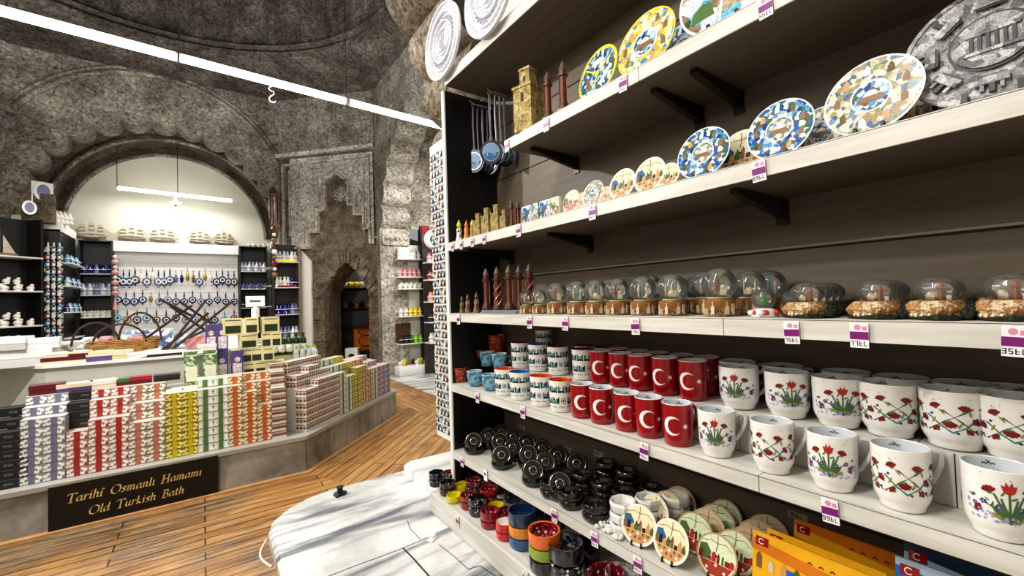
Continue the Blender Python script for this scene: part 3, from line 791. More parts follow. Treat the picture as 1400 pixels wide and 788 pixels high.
prices = ['35tl', '75tl', '95tl', '45tl', '77tl', '110tl', '99tl']
for k, L in tags.items():
    for i, (px, py) in enumerate(L):
        xx = FX - .003 if k < 6 else .758
        q = P(px, py, x=xx)
        z0, z1 = (SH[k][0], SH[k][1]) if k < 6 else (.47, .505)
        zc = (z0 + z1) / 2 - .006
        w, h = (.024, .040) if not (k == 2 and i < 4) else (.02, .036)
        mb = MB(); mb.box((-.0006, -w / 2, -h / 2), (.0006, w / 2, h / 2), TW)
        if k == 5 and i == 1:
            mb.add([(-.0009, y, z) for y, z in circ(.006, 10, (.002, .004))], [tuple(range(10))], BK)
        else:
            mb.add([(-.0008, -w / 2, -h * .17), (-.0008, w / 2, -h * .17), (-.0008, w / 2, h * .14), (-.0008, -w / 2, h * .14)], [(0, 1, 2, 3)], PUR)
            mb.add([(-.0009, y, z) for y, z in circ(.0045, 10, (.002, h * .31))], [tuple(range(10))], PK)
            mb.add([(-.0009, y, z) for y, z in ((-.01, h * .2), (-.004, h * .2), (-.004, h * .36), (-.01, h * .36))], [(0, 1, 2, 3)], PK)
            dq, dw = digits(prices[(i * 3 + k) % 7], .0075)
            for a in dq: mb.add([(-.0009, -(y - dw / 2), z - h * .42) for y, z in ((a[0], a[1]), (a[2], a[1]), (a[2], a[3]), (a[0], a[3]))], [(0, 1, 2, 3)], BK)
        o = mb.build('price_tag', smooth=0, loc=(xx - .001 if k < 6 else xx, q.y, zc)); o.rotation_euler = (random.uniform(-.05, .05), 0, 0)
        tag(o, '%s price tag, %s from the far end of the %s' % ('white dot marked' if (k, i) == (5, 1) else 'purple and white', od(i + 1), SHN[k]), 'price tag', 'price tags on the shelf edges')
for i, (px, py) in enumerate([(714, 585), (776, 615), (818, 621), (1090, 706)]):
    q = P(px, py, x=BX - .003); mb = MB(); mb.box((-.0005, -.021, -.009), (.0005, .021, .009), plain('old_sticker', (150, 146, 134), .7))
    dq, dw = digits('99tl' if i else '77tl', .009)
    for a in dq: mb.add([(-.0008, -(y - dw / 2), z - .0045) for y, z in ((a[0], a[1]), (a[2], a[1]), (a[2], a[3]), (a[0], a[3]))], [(0, 1, 2, 3)], BK)
    tag(mb.build('price_sticker', smooth=0, loc=(BX - .003, q.y, q.z)), 'faded price sticker on the back panel below the mugs, %s from the far end' % od(i + 1), 'price sticker', 'stickers on the back panel')

# ================================================================ camera, light, colour
cd = bpy.data.cameras.new('camera'); cam = bpy.data.objects.new('camera', cd); C.objects.link(cam)
cd.sensor_width = 36; cd.lens = F / 1400 * 36; cd.clip_start = .02; cd.clip_end = 60
m4 = Matrix([list(M[i]) + [0] for i in range(3)] + [[0, 0, 0, 1]]); m4.translation = Vector(EYE)
cam.matrix_world = m4
bpy.context.scene.camera = cam
def area(name, loc, target, size, size_y, power, col=(1, .97, .92)):
    l = bpy.data.lights.new(name, 'AREA'); l.shape = 'RECTANGLE'; l.size = size; l.size_y = size_y; l.energy = power; l.color = col
    o = bpy.data.objects.new(name, l); C.objects.link(o); o.location = loc
    o.rotation_euler = (Vector(target) - Vector(loc)).to_track_quat('-Z', 'Y').to_euler(); return o
area('hall_tube_lamp', (0, 3.6, 3.0), (0, 3.6, 0), 4.5, .08, 34)
area('front_recess_lamp', (-.75, .6, 2.95), (.9, .5, 1.0), .15, 2.4, 42)
area('near_wall_lamp', (-1.7, 2.6, 2.6), (.9, .4, 1.2), .9, .9, 16)
area('hall_far_fill', (-.4, 6.6, 3.4), (-.4, 6.8, 0), 3.0, .1, 100)  # added fill over the far hall, no visible fixture
area('hall_up_fill', (-.5, 5.6, 3.2), (-.5, 5.6, 6), 3.0, 3.0, 190, (1, .98, .95))  # unseen fill added to brighten the dome and upper stone
area('alcove_lamp', (-.4, 9.75, 3.4), (-.4, 10.2, 1.2), 1.6, .1, 30)
pt = bpy.data.lights.new('hall_spot', 'POINT'); pt.energy = 190; pt.shadow_soft_size = .04; pt.color = (1, .97, .92)
po = bpy.data.objects.new('hall_spot', pt); C.objects.link(po); po.location = (-1.25, 3.15, 2.75)
area('recess_lamp', (3.4, 6.0, 3.2), (3.4, 7.5, 1.0), .6, .6, 45)
area('back_room_lamp', tuple(Wp(.9, 2.5, -1.4)), tuple(Wp(.9, 0, -1.5)), .5, .5, 14)
w = bpy.data.worlds.new('world'); bpy.context.scene.world = w; w.use_nodes = True
w.node_tree.nodes['Background'].inputs[0].default_value = (.9, .88, .84, 1); w.node_tree.nodes['Background'].inputs[1].default_value = .35
sc = bpy.context.scene
sc.view_settings.view_transform = 'Standard'; sc.view_settings.look = 'Medium High Contrast'; sc.view_settings.exposure = 0; sc.view_settings.gamma = 1
sc.cycles.max_bounces = 6; sc.cycles.transparent_max_bounces = 24; sc.cycles.sample_clamp_indirect = 6
# ================================================================ goods on the wall shelving
def yat(px, py, x): return P(px, py, x=x).y
def face_cam(x, y): return math.atan2(-y, -x)
Z4, Z3, Z2, Z1, Z5, Z6 = .9485, 1.2455, 1.5445, 1.8425, .6695, .506
CER = plain('white_ceramic', (232, 230, 226), .18, coat=.4, var=.02)
REDG = plain('flag_red_glaze', (150, 8, 20), .22, coat=.5, var=.05)
CAR = plain('carnation_red', (122, 20, 22), .4); TUL = plain('tulip_red', (170, 44, 34), .4); GRN = plain('leaf_green', (74, 104, 62), .4)
BLU = plain('iznik_blue', (38, 46, 120), .4); LAV = plain('lavender_print', (150, 152, 205), .4); OLI = plain('olive_print', (140, 140, 50), .4); TEAL = plain('teal_print', (60, 130, 120), .4)
INK = plain('ink_black', (22, 20, 24), .4); SKB = plain('grey_teal_print', (120, 160, 160), .4)

def on_cyl(mb, poly, mat, R, off=.0006):
    """wrap a small polygon (u sideways, v up, metres) on a round wall of radius R(v)"""
    n = len(poly); pts = list(poly) + [(sum(p[0] for p in poly) / n, sum(p[1] for p in poly) / n)]
    vs = []
    for k, (u, v) in enumerate(pts):
        r = R(v) + off; a = u / r; vs.append((r * math.cos(a), r * math.sin(a), v))
    mb.add(vs, [(i, (i + 1) % n, n) for i in range(n)], mat)
def xf(poly, x=0, y=0, s=1, a=0):
    c, d = math.cos(a), math.sin(a); return [(x + s * (px * c - py * d), y + s * (px * d + py * c)) for px, py in poly]
def fan(): return [(-.2, 0)] + [(math.cos(t) * (1.0 if i % 2 else .84), .25 + math.sin(t) * (.95 if i % 2 else .8)) for i, t in enumerate([PI * .95 - PI * .9 * k / 10 for k in range(11)])] + [(.2, 0)]
def leaf(): return [(0, 0), (.16, .35), (.12, .75), (0, 1), (-.1, .7), (-.1, .3)]
def tulip(): return [(0, 0), (.35, .25), (.5, .8), (.3, .6), (.18, 1.1), (0, .7), (-.18, 1.1), (-.3, .6), (-.5, .8), (-.35, .25)]
def star5(r, a0=0): return [((r if i % 2 == 0 else r * .42) * math.cos(a0 + i * PI / 5), (r if i % 2 == 0 else r * .42) * math.sin(a0 + i * PI / 5)) for i in range(10)]
def ribbon(pts, w):
    a = []; b = []
    for i, p in enumerate(pts):
        q0 = pts[max(0, i - 1)]; q1 = pts[min(len(pts) - 1, i + 1)]; dx, dy = q1[0] - q0[0], q1[1] - q0[1]; l = math.hypot(dx, dy) or 1
        a.append((p[0] - dy / l * w, p[1] + dx / l * w)); b.append((p[0] + dy / l * w, p[1] - dx / l * w))
    return [[a[i], a[i + 1], b[i + 1], b[i]] for i in range(len(pts) - 1)]

def mug_shape(kind):
    if kind == 'big': prof = [(.0, 0), (.030, 0), (.0325, .002), (.033, .008), (.0375, .015), (.0405, .023), (.0415, .032), (.042, .060), (.0425, .095)]; t = .0028
    elif kind == 'straight': prof = [(.0, 0), (.031, 0), (.0335, .003), (.0345, .02), (.0355, .055), (.037, .094)]; t = .003
    elif kind == 'stack': prof = [(.0, 0), (.029, 0), (.031, .003), (.0325, .02), (.0335, .05), (.034, .094)]; t = .003
    else: prof = [(.0, 0), (.022, 0), (.024, .003), (.029, .03), (.031, .052), (.0325, .06)]; t = .003
    return prof, t
def rad(prof):
    def R(v):
        for (r0, z0), (r1, z1) in zip(prof[1:], prof[2:]):
            if z0 <= v <= z1: return r0 + (r1 - r0) * (v - z0) / max(1e-6, z1 - z0)
        return prof[-1][0]
    return R
def make_mug(name, kind, label, body, inner, rim, deco, hang=PI * .64, cat='mug', handle=None):
    t = empty(name, label=label, cat=cat)
    prof, th = mug_shape(kind); h = prof[-1][1]; R = rad(prof)
    mb = MB(); mb.lathe(prof, body, 36)
    r = prof[-1][0]
    mb.lathe([(r, h), (r - .0006, h + .0012), (r - th + .0006, h + .0012), (r - th, h)], rim, 36)
    inn = [(r - th, h)] + [(max(.004, R(v) - th), v) for v in (h * .8, h * .55, h * .3, .012)] + [(0, .009)]
    mb.lathe(inn, inner, 36)
    deco(mb, R, h)
    mb.build('body', t, smooth=50)
    if hang is not None:
        mb = MB(); c, s = math.cos(hang), math.sin(hang)
        if kind == 'big': path = [(.040, .080), (.052, .086), (.064, .085), (.069, .078), (.068, .066), (.060, .050), (.048, .036), (.038, .030)]; rr = [.0048, .0046, .0046, .0046, .0046, .0046, .0048, .0055]
        elif kind == 'cup': path = [(.029, .046), (.042, .049), (.046, .038), (.040, .024), (.027, .018)]; rr = .003
        else: path = [(.034, .078), (.050, .080), (.059, .070), (.060, .050), (.055, .032), (.044, .022), (.033, .020)]; rr = .0042
        mb.tube([(a * c, a * s, b) for a, b in path], rr, handle or body, 8); mb.build('handle', t, smooth=60)
    return t
def signature(mb, R, h):                                            # little black maker's scribble inside the rim
    pts = [(-.008, 0), (-.005, .002), (-.003, -.001), (-.001, .003), (.002, 0), (.004, .0015), (.008, .001)]
    for q in ribbon(pts, .0008) + ribbon([(-.002, .0035), (.003, .005)], .0006):
        vs = []
        for u, v in q:
            r = R(h) - .0036; a = PI + u / r; vs.append((r * math.cos(a), r * math.sin(a), h - .010 + v))
        mb.add(vs, [(0, 1, 2, 3)], INK)
def flower(mb, R, x, y, s, a=0):
    wrapS(mb, xf(fan(), x, y, s, a), CAR, R)
    wrapS(mb, xf([(-.25, -.15), (.25, -.15), (.2, .2), (-.2, .2)], x, y, s, a), GRN, R, .0009)
def bluef(mb, R, x, y, s):
    wrapS(mb, [(x + s * (1 if i % 2 else .62) * math.cos(i * PI / 5), y + s * (1 if i % 2 else .62) * math.sin(i * PI / 5)) for i in range(10)], BLU, R); wrapS(mb, circ(s * .35, 6, (x, y)), LAV, R, .001)
PS = [1.0, 0.0]
def wrapS(mb, poly, mat, R, off=.0006):
    """on_cyl with the motif enlarged about its own centre line"""
    s_, u0 = PS; on_cyl(mb, [(u0 + (u - u0) * s_, .028 + (v - .034) * s_ * .9) for u, v in poly], mat, R, off)
def decoA(mb, R, h):                                                # tulip bouquet over a lavender ground, twice round the mug
    for u0 in (0, .116, -.116):
        PS[:] = [1.5, u0]
        for i in range(46):
            x = random.uniform(-.034, .034); y = .034 + random.random() ** 1.6 * .013 * (.4 + abs(x) / .034)
            wrapS(mb, circ(random.uniform(.0009, .0018), 5, (u0 + x, y)), LAV, R)
        for x1, y1 in ((0, .066), (-.011, .062), (.011, .062), (-.019, .052), (.019, .052), (-.006, .058), (.006, .058)):
            for q in ribbon([(u0, .034), (u0 + x1 * .35, .044), (u0 + x1, y1)], .0009): wrapS(mb, q, GRN, R, .0005)
        for s_ in (-1, 1):
            for a, l in ((.35, .02), (.75, .02), (1.1, .017)): wrapS(mb, xf(leaf(), u0, .035, l, -s_ * a), GRN if a < 1 else OLI, R, .0007)
            flower(mb, R, u0 + s_ * .014, .062, .0062, -s_ * .3); flower(mb, R, u0 + s_ * .021, .043, .0052, -s_ * 1.2)
            bluef(mb, R, u0 + s_ * .008, .049, .0034); bluef(mb, R, u0 + s_ * .019, .052, .0032); bluef(mb, R, u0 + s_ * .026, .048, .0026)
            bluef(mb, R, u0 + s_ * .027, .056, .002)
        wrapS(mb, xf(tulip(), u0, .062, .012), TUL, R, .0009)
        for k in range(7): wrapS(mb, circ(.0006, 4, (u0 + random.uniform(-.036, .036), random.uniform(.074, .082))), GRN, R)
    for k in range(26): wrapS(mb, xf(leaf(), u0_ + random.uniform(-.03, .03), random.uniform(.036, .06), random.uniform(.004, .008), random.uniform(-2, 2)), [GRN, OLI, TEAL][k % 3], R, .0004) if (u0_ := (0, .116, -.116)[k % 3]) is not None and not PS.__setitem__(1, u0_) else None
    signature(mb, R, h)
def decoB(mb, R, h):                                                # scattered carnations on crossing green stems
    for u0 in (-.132, -.066, 0, .066):
        PS[:] = [1.42, u0]
        for pts in ([(-.022, .036), (-.006, .05), (.01, .062), (.018, .068)], [(.022, .036), (.008, .05), (-.008, .064)], [(-.022, .056), (-.01, .044), (.0, .036)], [(.022, .056), (.012, .044), (.0, .036)]):
            for q in ribbon([(u0 + a, b) for a, b in pts], .0010): wrapS(mb, q, GRN if pts[0][1] < .05 else TEAL, R, .0005)
        for x, y, s_, a in ((-.014, .066, .0062, .3), (.010, .064, .0068, -.2), (-.002, .050, .0072, PI), (.018, .049, .0058, -.9), (-.012, .038, .0052, .9), (.012, .037, .0052, -.9)): flower(mb, R, u0 + x, y, s_, a)
        for x, y, a in ((-.006, .058, .6), (.004, .042, -.5), (.016, .057, .2), (-.018, .046, -.4)): wrapS(mb, xf(leaf(), u0 + x, y, .009, a), OLI, R, .0006)
        for x, y in ((-.018, .058), (.004, .036), (.02, .04)): wrapS(mb, circ(.0016, 6, (u0 + x, y)), BLU, R)
        for k in range(5): wrapS(mb, circ(.0006, 4, (u0 + random.uniform(-.02, .02), random.uniform(.074, .081))), GRN, R)
    signature(mb, R, h)
def decoFlag(mb, R, h):
    cx, cy, r0, r1 = -.006, .047, .0215, .0172; n = 22
    a0 = 40 * PI / 180; ox = cx + .0058
    outer = [(cx + r0 * math.cos(a), cy + r0 * math.sin(a)) for a in [a0 + (2 * PI - 2 * a0) * i / n for i in range(n + 1)]]
    e = outer[0]; b0 = math.atan2(e[1] - cy, e[0] - ox)
    inner = [(ox + math.hypot(e[0] - ox, e[1] - cy) * math.cos(a) * 1, cy + math.hypot(e[0] - ox, e[1] - cy) * math.sin(a)) for a in [b0 + (2 * PI - 2 * b0) * i / n for i in range(n + 1)]]
    inner = [(ox + r1 * math.cos(a), cy + r1 * math.sin(a)) if 0 < i < n else (e[0], e[1] if i == 0 else 2 * cy - e[1]) for i, a in enumerate([b0 + (2 * PI - 2 * b0) * i / n for i in range(n + 1)])]
    for i in range(n): on_cyl(mb, [outer[i], outer[i + 1], inner[i + 1], inner[i]], TW, R, .0006)
    on_cyl(mb, xf(star5(.0072, PI), .0225, cy), TW, R, .0006)
    signature(mb, R, h)
def decoIst(mb, R, h):                                              # little framed pictures in a grid
    cols = [TEAL, INK, OLI, GRN, INK, TEAL]
    for u in range(-4, 5):
        for row, zc in ((0, .070), (1, .036)):
            if h < .07: continue
            x = u * .023 + (.006 if row else 0); m = cols[(u + row * 2) % 6]; s_ = .0102
            if (u + row) % 3 == 1 and row:
                on_cyl(mb, circ(.0082, 12, (x, zc)), INK, R, .0005); on_cyl(mb, circ(.0062, 12, (x, zc)), CER, R, .0008); on_cyl(mb, circ(.0035, 8, (x, zc)), BLU, R, .001)
            else:
                on_cyl(mb, [(x - s_, zc - s_), (x + s_, zc - s_), (x + s_, zc + s_), (x - s_, zc + s_)], m, R, .0005)
                on_cyl(mb, circ(s_ * .45, 8, (x - s_ * .2 * (u % 2), zc)), [CER, LAV, SKB][u % 3], R, .0009); on_cyl(mb, [(x - s_, zc - s_), (x + s_, zc - s_), (x + s_, zc - s_ * .55), (x, zc - s_ * .3), (x - s_, zc - s_ * .5)], INK if m is not INK else TEAL, R, .0011)
        for q in ribbon([(u * .023 - .008, .016), (u * .023 - .003, .019), (u * .023 + .002, .016), (u * .023 + .008, .018)], .0008): on_cyl(mb, q, INK, R, .0006)
    signature(mb, R, h)
def nodeco(mb, R, h): pass
cupO = spots('orange_painted_cup', (150, 52, 26), [(196, 92, 40), (90, 40, 24), (70, 60, 60), (210, 130, 60)], 110, .3, .42)
cupB = scene_mat('blue_painted_cup', [(120, 180, 210), (150, 200, 222), (86, 130, 160), (110, 120, 100), (140, 196, 220)], 45)
ORI = plain('orange_glaze', (222, 84, 28), .25, coat=.3); BLI = plain('blue_glaze', (40, 110, 170), .25, coat=.3); RDI = plain('dark_red_glaze', (120, 24, 26), .25, coat=.3)
INW = plain('cup_inside_white', (214, 220, 224), .2)
mA = make_mug('floral_mug', 'big', '', CER, INW, CER, decoA); mBm = make_mug('floral_mug', 'big', '', CER, INW, CER, decoB)
mF = make_mug('flag_mug', 'stack', '', REDG, INW, CER, decoFlag, hang=PI * .8)
mI = {k: make_mug('picture_mug', 'straight', '', CER, m, m, decoIst, hang=PI * .75) for k, m in (('orange', ORI), ('blue', BLI), ('red', RDI))}
mO = make_mug('small_cup', 'cup', '', cupO, INW, ORI, nodeco, hang=PI * .6); mC = make_mug('small_cup', 'cup', '', cupB, cupB, CER, nodeco, hang=PI * .5)
FRN = 'front row of the mug shelf'
XM = (.897, .992, 1.068)
ZR = 1.033
def put(proto, px, py, row, label, group, z=None, da=0, scale=None):
    x = XM[row]; y = yat(px, py, x); zz = (Z4 if row == 0 else ZR + .0015) if z is None else z
    return place(proto, (x, y, zz), face_cam(x, y) + da, label, group, scale)
rn = ['front', 'middle', 'back']
def sname(i, n, what): return 'nearest to the camera' if i == 0 else '%s from the right' % od(i + 1)
big = {0: [(1366, 688, 'A'), (1232, 655, 'B'), (1138, 632, 'A'), (1056, 612, 'B'), (980, 594, 'A')],
       1: [(1390, 592, 'B'), (1304, 584, 'B'), (1216, 572, 'B'), (1146, 556, 'A'), (1077, 550, 'A'), (1011, 541, 'A')],
       2: [(1385, 531, 'B'), (1318, 525, 'B'), (1232, 517, 'B'), (1156, 510, 'A'), (1070, 505, 'A'), (1008, 500, 'A')]}
for r_, L in big.items():
    for i, (px, py, k) in enumerate(L):
        d = 'red tulip bouquet' if k == 'A' else 'scattered red carnations'
        put(mA if k == 'A' else mBm, px, py, r_, 'large white mug, %s, %s in the %s row' % (d, 'nearest' if i == 0 else od(i + 1) + ' from the right', rn[r_]), 'large white floral mugs on the mug shelf', da=random.uniform(-.25, .25) + (.2 if k == 'A' and i == 0 and r_ == 0 else 0), scale=(.87, .87, 1.0) if r_ == 0 else (.97, .97, .96))
fl_ = {0: [(927, 590), (888, 581), (858, 572), (823, 563), (796, 555)], 1: [(948, 540), (910, 532), (876, 527), (849, 522), (822, 518)], 2: [(965, 503), (932, 499), (899, 496), (872, 491), (845, 489)]}
for r_, L in fl_.items():
    for i, (px, py) in enumerate(L):
        put(mF, px, py, r_, 'red mug with white crescent and star, %s from the right in the %s row' % (od(i + 1), rn[r_]), 'red crescent and star mugs', da=random.uniform(-.35, .1))
for i, (px, py, r_, k) in enumerate([(767, 545, 0, 'orange'), (740, 540, 0, 'orange'), (711, 532, 0, 'blue'), (690, 526, 0, 'orange'), (798, 510, 1, 'red'), (763, 499, 1, 'red'), (736, 496, 1, 'blue'), (712, 493, 1, 'red'), (800, 480, 2, 'red'), (819, 483, 2, 'red')]):
    put(mI[k], px, py, r_, 'white picture mug with %s inside, %s from the right, %s row' % (k, od((i % 4 if i < 8 else i - 8) + 1), rn[r_]), 'white picture mugs', da=random.uniform(-.4, .4))
for i, (px, py, r_, k) in enumerate([(670, 524, 0, 'b'), (649, 517, 0, 'b'), (629, 512, 0, 'o'), (683, 496, 1, 'b'), (666, 493, 1, 'b'), (651, 490, 1, 'o')]):
    put(mO if k == 'o' else mC, px, py, r_, 'small %s painted cup, %s from the right, %s row at the far end' % ('orange' if k == 'o' else 'sky blue', od(i % 3 + 1), rn[r_]), 'small painted cups at the far end of the mug shelf', z=Z4 if r_ == 0 else ZR - .02, scale=1.0)
o = put(mO, 679, 474, 2, 'dark orange cup with a wide rim standing at the back by the end panel', 'small painted cups at the far end of the mug shelf', z=ZR + .03, scale=1.25)
o = put(mI['orange'], 743, 474, 2, 'pale mug with its handle to the right, highest at the back of the shelf', 'white picture mugs', z=ZR + .06, scale=.85)
BOXW = plain('white_carton', (206, 203, 196), .7, var=.05)
mb = MB(); mb.box((0, -.047, 0), (.16, .047, ZR - Z4 - .001), BOXW); mb.box((-.0006, -.0008, 0), (0, .0008, ZR - Z4 - .001), TAUD)
cb = mb.build('mug_carton', smooth=0); tag(cb, '', 'carton')
for i in range(15):
    y = .06 + i * .0955
    if y > 1.50: break
    place(cb, (.952, y, Z4), 0, 'white mug carton under the middle mug row, %s from the right' % od(i + 1), 'white cartons raising the rear mugs', scale=(1, 1, .78) if y > 1.24 else None)
mb = MB(); mb.box((-.03, -.035, 0), (.03, .035, .055), BOXW); c2 = mb.build('small_carton', smooth=0); tag(c2, 'small white carton under the pale mug at the back', 'carton'); c2.location = (XM[2], yat(743, 474, XM[2]), ZR + .003)
mb = MB(); mb.box((-.03, -.035, 0), (.03, .035, .045), RDI); c2 = mb.build('small_carton', smooth=0); tag(c2, 'small dark red carton under the dark orange cup', 'carton'); c2.location = (XM[2], yat(679, 474, XM[2]), ZR - .018)

# ---------------------------------------------------------------- snow globes
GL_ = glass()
BRZ = scene_mat('globe_base_bronze', [(136, 98, 54), (170, 126, 76), (100, 70, 40), (206, 180, 140), (76, 54, 34), (150, 108, 62)], 120, .35, bump=.8)
COP = plain('copper_band', (150, 104, 60), .35, .3); SNO = plain('globe_ground', (196, 206, 170), .6); FIG = plain('figure_cream', (206, 190, 160), .5); FIB = plain('figure_brown', (130, 76, 40), .5); GRE = plain('tree_green', (30, 120, 44), .6)
def make_globe(r, hb, fig):
    t = empty('snow_globe', label='', cat='snow globe')
    mb = MB(); mb.lathe([(0, 0), (r * .92, 0), (r * .95, .003), (r * .86, .008), (r * .86, hb * .45)], BRZ, 24)
    mb.lathe([(r * .86, hb * .45), (r * .9, hb * .55), (r * .88, hb * .9), (r * .78, hb), (0, hb)], COP, 24)
    for k in range(14):
        a = k * 2 * PI / 14; mb.T = Matrix.Rotation(a, 4, 'Z'); w = r * .1; h2 = hb * (.35 + .25 * ((k * 7) % 3) / 2)
        mb.box((r * .84, -w, .004), (r * .93, w, .004 + h2), FIG if k % 3 else BRZ)
        if k % 2: mb.box((r * .84, -w * .3, .004 + h2), (r * .9, w * .3, .004 + h2 + hb * .25), FIG)
    mb.T = Matrix.Identity(4); mb.build('base', t, smooth=40)
    mb = MB(); mb.lathe([(0, hb), (r * .7, hb + .001), (r * .5, hb + r * .2), (0, hb + r * .26)], SNO, 16)
    if fig == 'tower':
        mb.lathe([(r * .14, hb), (r * .12, hb + r * 1.0), (r * .17, hb + r * 1.02), (r * .13, hb + r * 1.12), (0, hb + r * 1.45)], FIB, 8, (0, -r * .2, 0))
        mb.box((-r * .1, r * .05, hb), (r * .1, r * .4, hb + r * .7), FIG); mb.sphere((0, r * .22, hb + r * .7), r * .17, FIG, 8)
    elif fig == 'mosque':
        mb.box((-r * .22, -r * .3, hb), (r * .22, r * .3, hb + r * .5), FIG); mb.sphere((0, 0, hb + r * .5), r * .27, FIG, 10)
        for y in (-.42, .42): mb.lathe([(r * .05, hb), (r * .05, hb + r), (0, hb + r * 1.3)], FIG, 6, (0, y * r, 0))
    else:
        for y in (-.3, 0, .28): mb.lathe([(r * .06, hb), (r * .06, hb + r * (1.1 - abs(y))), (r * .12, hb + r * (1.1 - abs(y))), (0, hb + r * (1.5 - abs(y)))], FIG if y else TEAL, 8, (r * .1 * (1 if y else -1), y * r, 0))
    mb.build('figurine', t, smooth=40)
    mb = MB(); c = hb + r * .88; k = 14
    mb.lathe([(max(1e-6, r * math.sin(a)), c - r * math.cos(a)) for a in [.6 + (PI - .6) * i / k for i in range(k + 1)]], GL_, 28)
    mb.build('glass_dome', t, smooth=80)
    return t
pg = [make_globe(.0335, .035, f) for f in ('tower', 'mosque', 'trees')]
fn = ['a brown tower', 'a domed mosque', 'small white towers']
for i, (px, py) in enumerate([(985, 438), (920, 436), (880, 435), (845, 434), (816, 433), (790, 432), (762, 432)]):
    x = .9; y = yat(px, py, x)
    place(pg[i % 3], (x, y, Z3), face_cam(x, y), 'glass snow globe with %s, %s from the right in the front row' % (fn[i % 3], od(i + 1)), 'large snow globes', scale=1.05 if i == 0 else 1)
for i, (px, py) in enumerate([(738, 431), (721, 431)]):
    x = .9; y = yat(px, py, x); place(pg[1 + i], (x, y, Z3), face_cam(x, y), 'smaller glass snow globe with %s, %s right of the brown towers' % (fn[1 + i], ['second', 'first'][i]), 'small snow globes', scale=.8)
for i, (y, x) in enumerate([(.47, .985), (.46, 1.06), (.575, .985), (.57, 1.06), (.655, .985), (.73, .985), (.81, .985), (.64, 1.06), (.88, .985), (.96, .985)]):
    place(pg[(i + 1) % 3], (x, y, Z3), 2.9 + i, 'dim glass snow globe behind the front ones, %s from the right, %s row' % (od([1, 1, 2, 2, 3, 4, 5, 3, 6, 7][i]), 'second' if x < 1 else 'third'), 'large snow globes')
# christmas globe
t = empty('christmas_globe', (.9, yat(1045, 436, .9), Z3), label='small snow globe with a green tree on white and red candy shapes', cat='snow globe')
mb = MB(); CAN = plain('candy_red', (190, 60, 60), .3)
for i in range(16):
    a = i * 2.4; rr = .012 + .016 * ((i * 5) % 7) / 7; mb.sphere((rr * math.cos(a), rr * math.sin(a), .008), .0075, CER if i % 3 else CAN, 8, .8)
mb.lathe([(.024, 0), (.024, .012), (.012, .018), (0, .018)], CER, 12); mb.build('base', t)
mb = MB(); mb.lathe([(.012, .018), (.004, .028), (.009, .028), (.003, .037), (.006, .037), (0, .047)], GRE, 9); mb.build('tree', t)
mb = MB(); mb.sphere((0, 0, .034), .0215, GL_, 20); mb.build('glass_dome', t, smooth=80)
for i, (y, x) in enumerate([(.405, .985), (.385, 1.05)]): pass
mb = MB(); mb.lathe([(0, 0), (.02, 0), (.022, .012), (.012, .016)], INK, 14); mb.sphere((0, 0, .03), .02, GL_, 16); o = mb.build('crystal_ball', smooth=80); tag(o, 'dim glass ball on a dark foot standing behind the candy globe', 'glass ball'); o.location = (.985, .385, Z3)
# oval globes on rocky bases
ROC = scene_mat('rock_base_gold', [(196, 150, 96), (216, 190, 150), (160, 112, 66), (228, 206, 170), (176, 128, 78)], 90, .5, bump=1)
MOS = scene_mat('dark_green_rock', [(26, 40, 22), (44, 62, 30), (18, 26, 18), (70, 92, 48), (30, 34, 26)], 80, .5, bump=1)
t = empty('rock_snow_globe', label='', cat='snow globe')
mb = MB(); k = 20
def wobr(a): return 1 + .1 * math.sin(3 * a + 1) + .07 * math.sin(7 * a) + .04 * math.sin(11 * a + 2)
mb.lathe([(.020, .001), (.029, .006), (.032, .014), (.027, .022), (.0235, .026), (0, .027)], ROC, k, wob=wobr, sy=1.1)
for i in range(20): a = -1.2 + i * .13; mb.sphere((.028 * math.cos(a), .03 * math.sin(a), .006 + .009 * ((i * 3) % 3) / 2), .0035, FIG if i % 2 else ROC, 6)
mb.build('base', t, smooth=30)
mb = MB()
for i in range(16): a = .9 + i * .2; mb.sphere((.030 * math.cos(a), .034 * math.sin(a), .008 + .010 * ((i * 5) % 4) / 3), .0085, MOS, 7)
mb.lathe([(.034, 0), (.036, .004), (.028, .008)], MOS, 14, wob=wobr); mb.build('mossy_rock', t, smooth=30)
mb = MB(); mb.lathe([(.004, .026), (.0035, .042), (.006, .043), (0, .052)], FIB, 7, (0, .004, 0)); mb.box((-.004, -.012, .026), (.004, -.003, .035), FIG); mb.sphere((0, -.0075, .035), .004, FIG, 6); mb.box((-.003, .009, .026), (.003, .014, .033), CER)
mb.build('figurine', t)
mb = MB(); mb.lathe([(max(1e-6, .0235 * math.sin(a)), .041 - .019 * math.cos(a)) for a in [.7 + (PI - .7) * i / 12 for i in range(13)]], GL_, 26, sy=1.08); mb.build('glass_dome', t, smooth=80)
n_ = 0
for i, px in enumerate((1385, 1283, 1200, 1105)):
    y0 = yat(px, 430, .895)
    for j, xx in enumerate((.895, .952, 1.008, 1.064)):
        place(t, (xx, y0 + (xx - .895) * .12, Z3), face_cam(xx, y0), 'oval snow globe on mossy rock, %s file from the right, %s from the edge' % (od(i + 1), od(j + 1)), 'oval snow globes on rocky bases', scale=1.06)
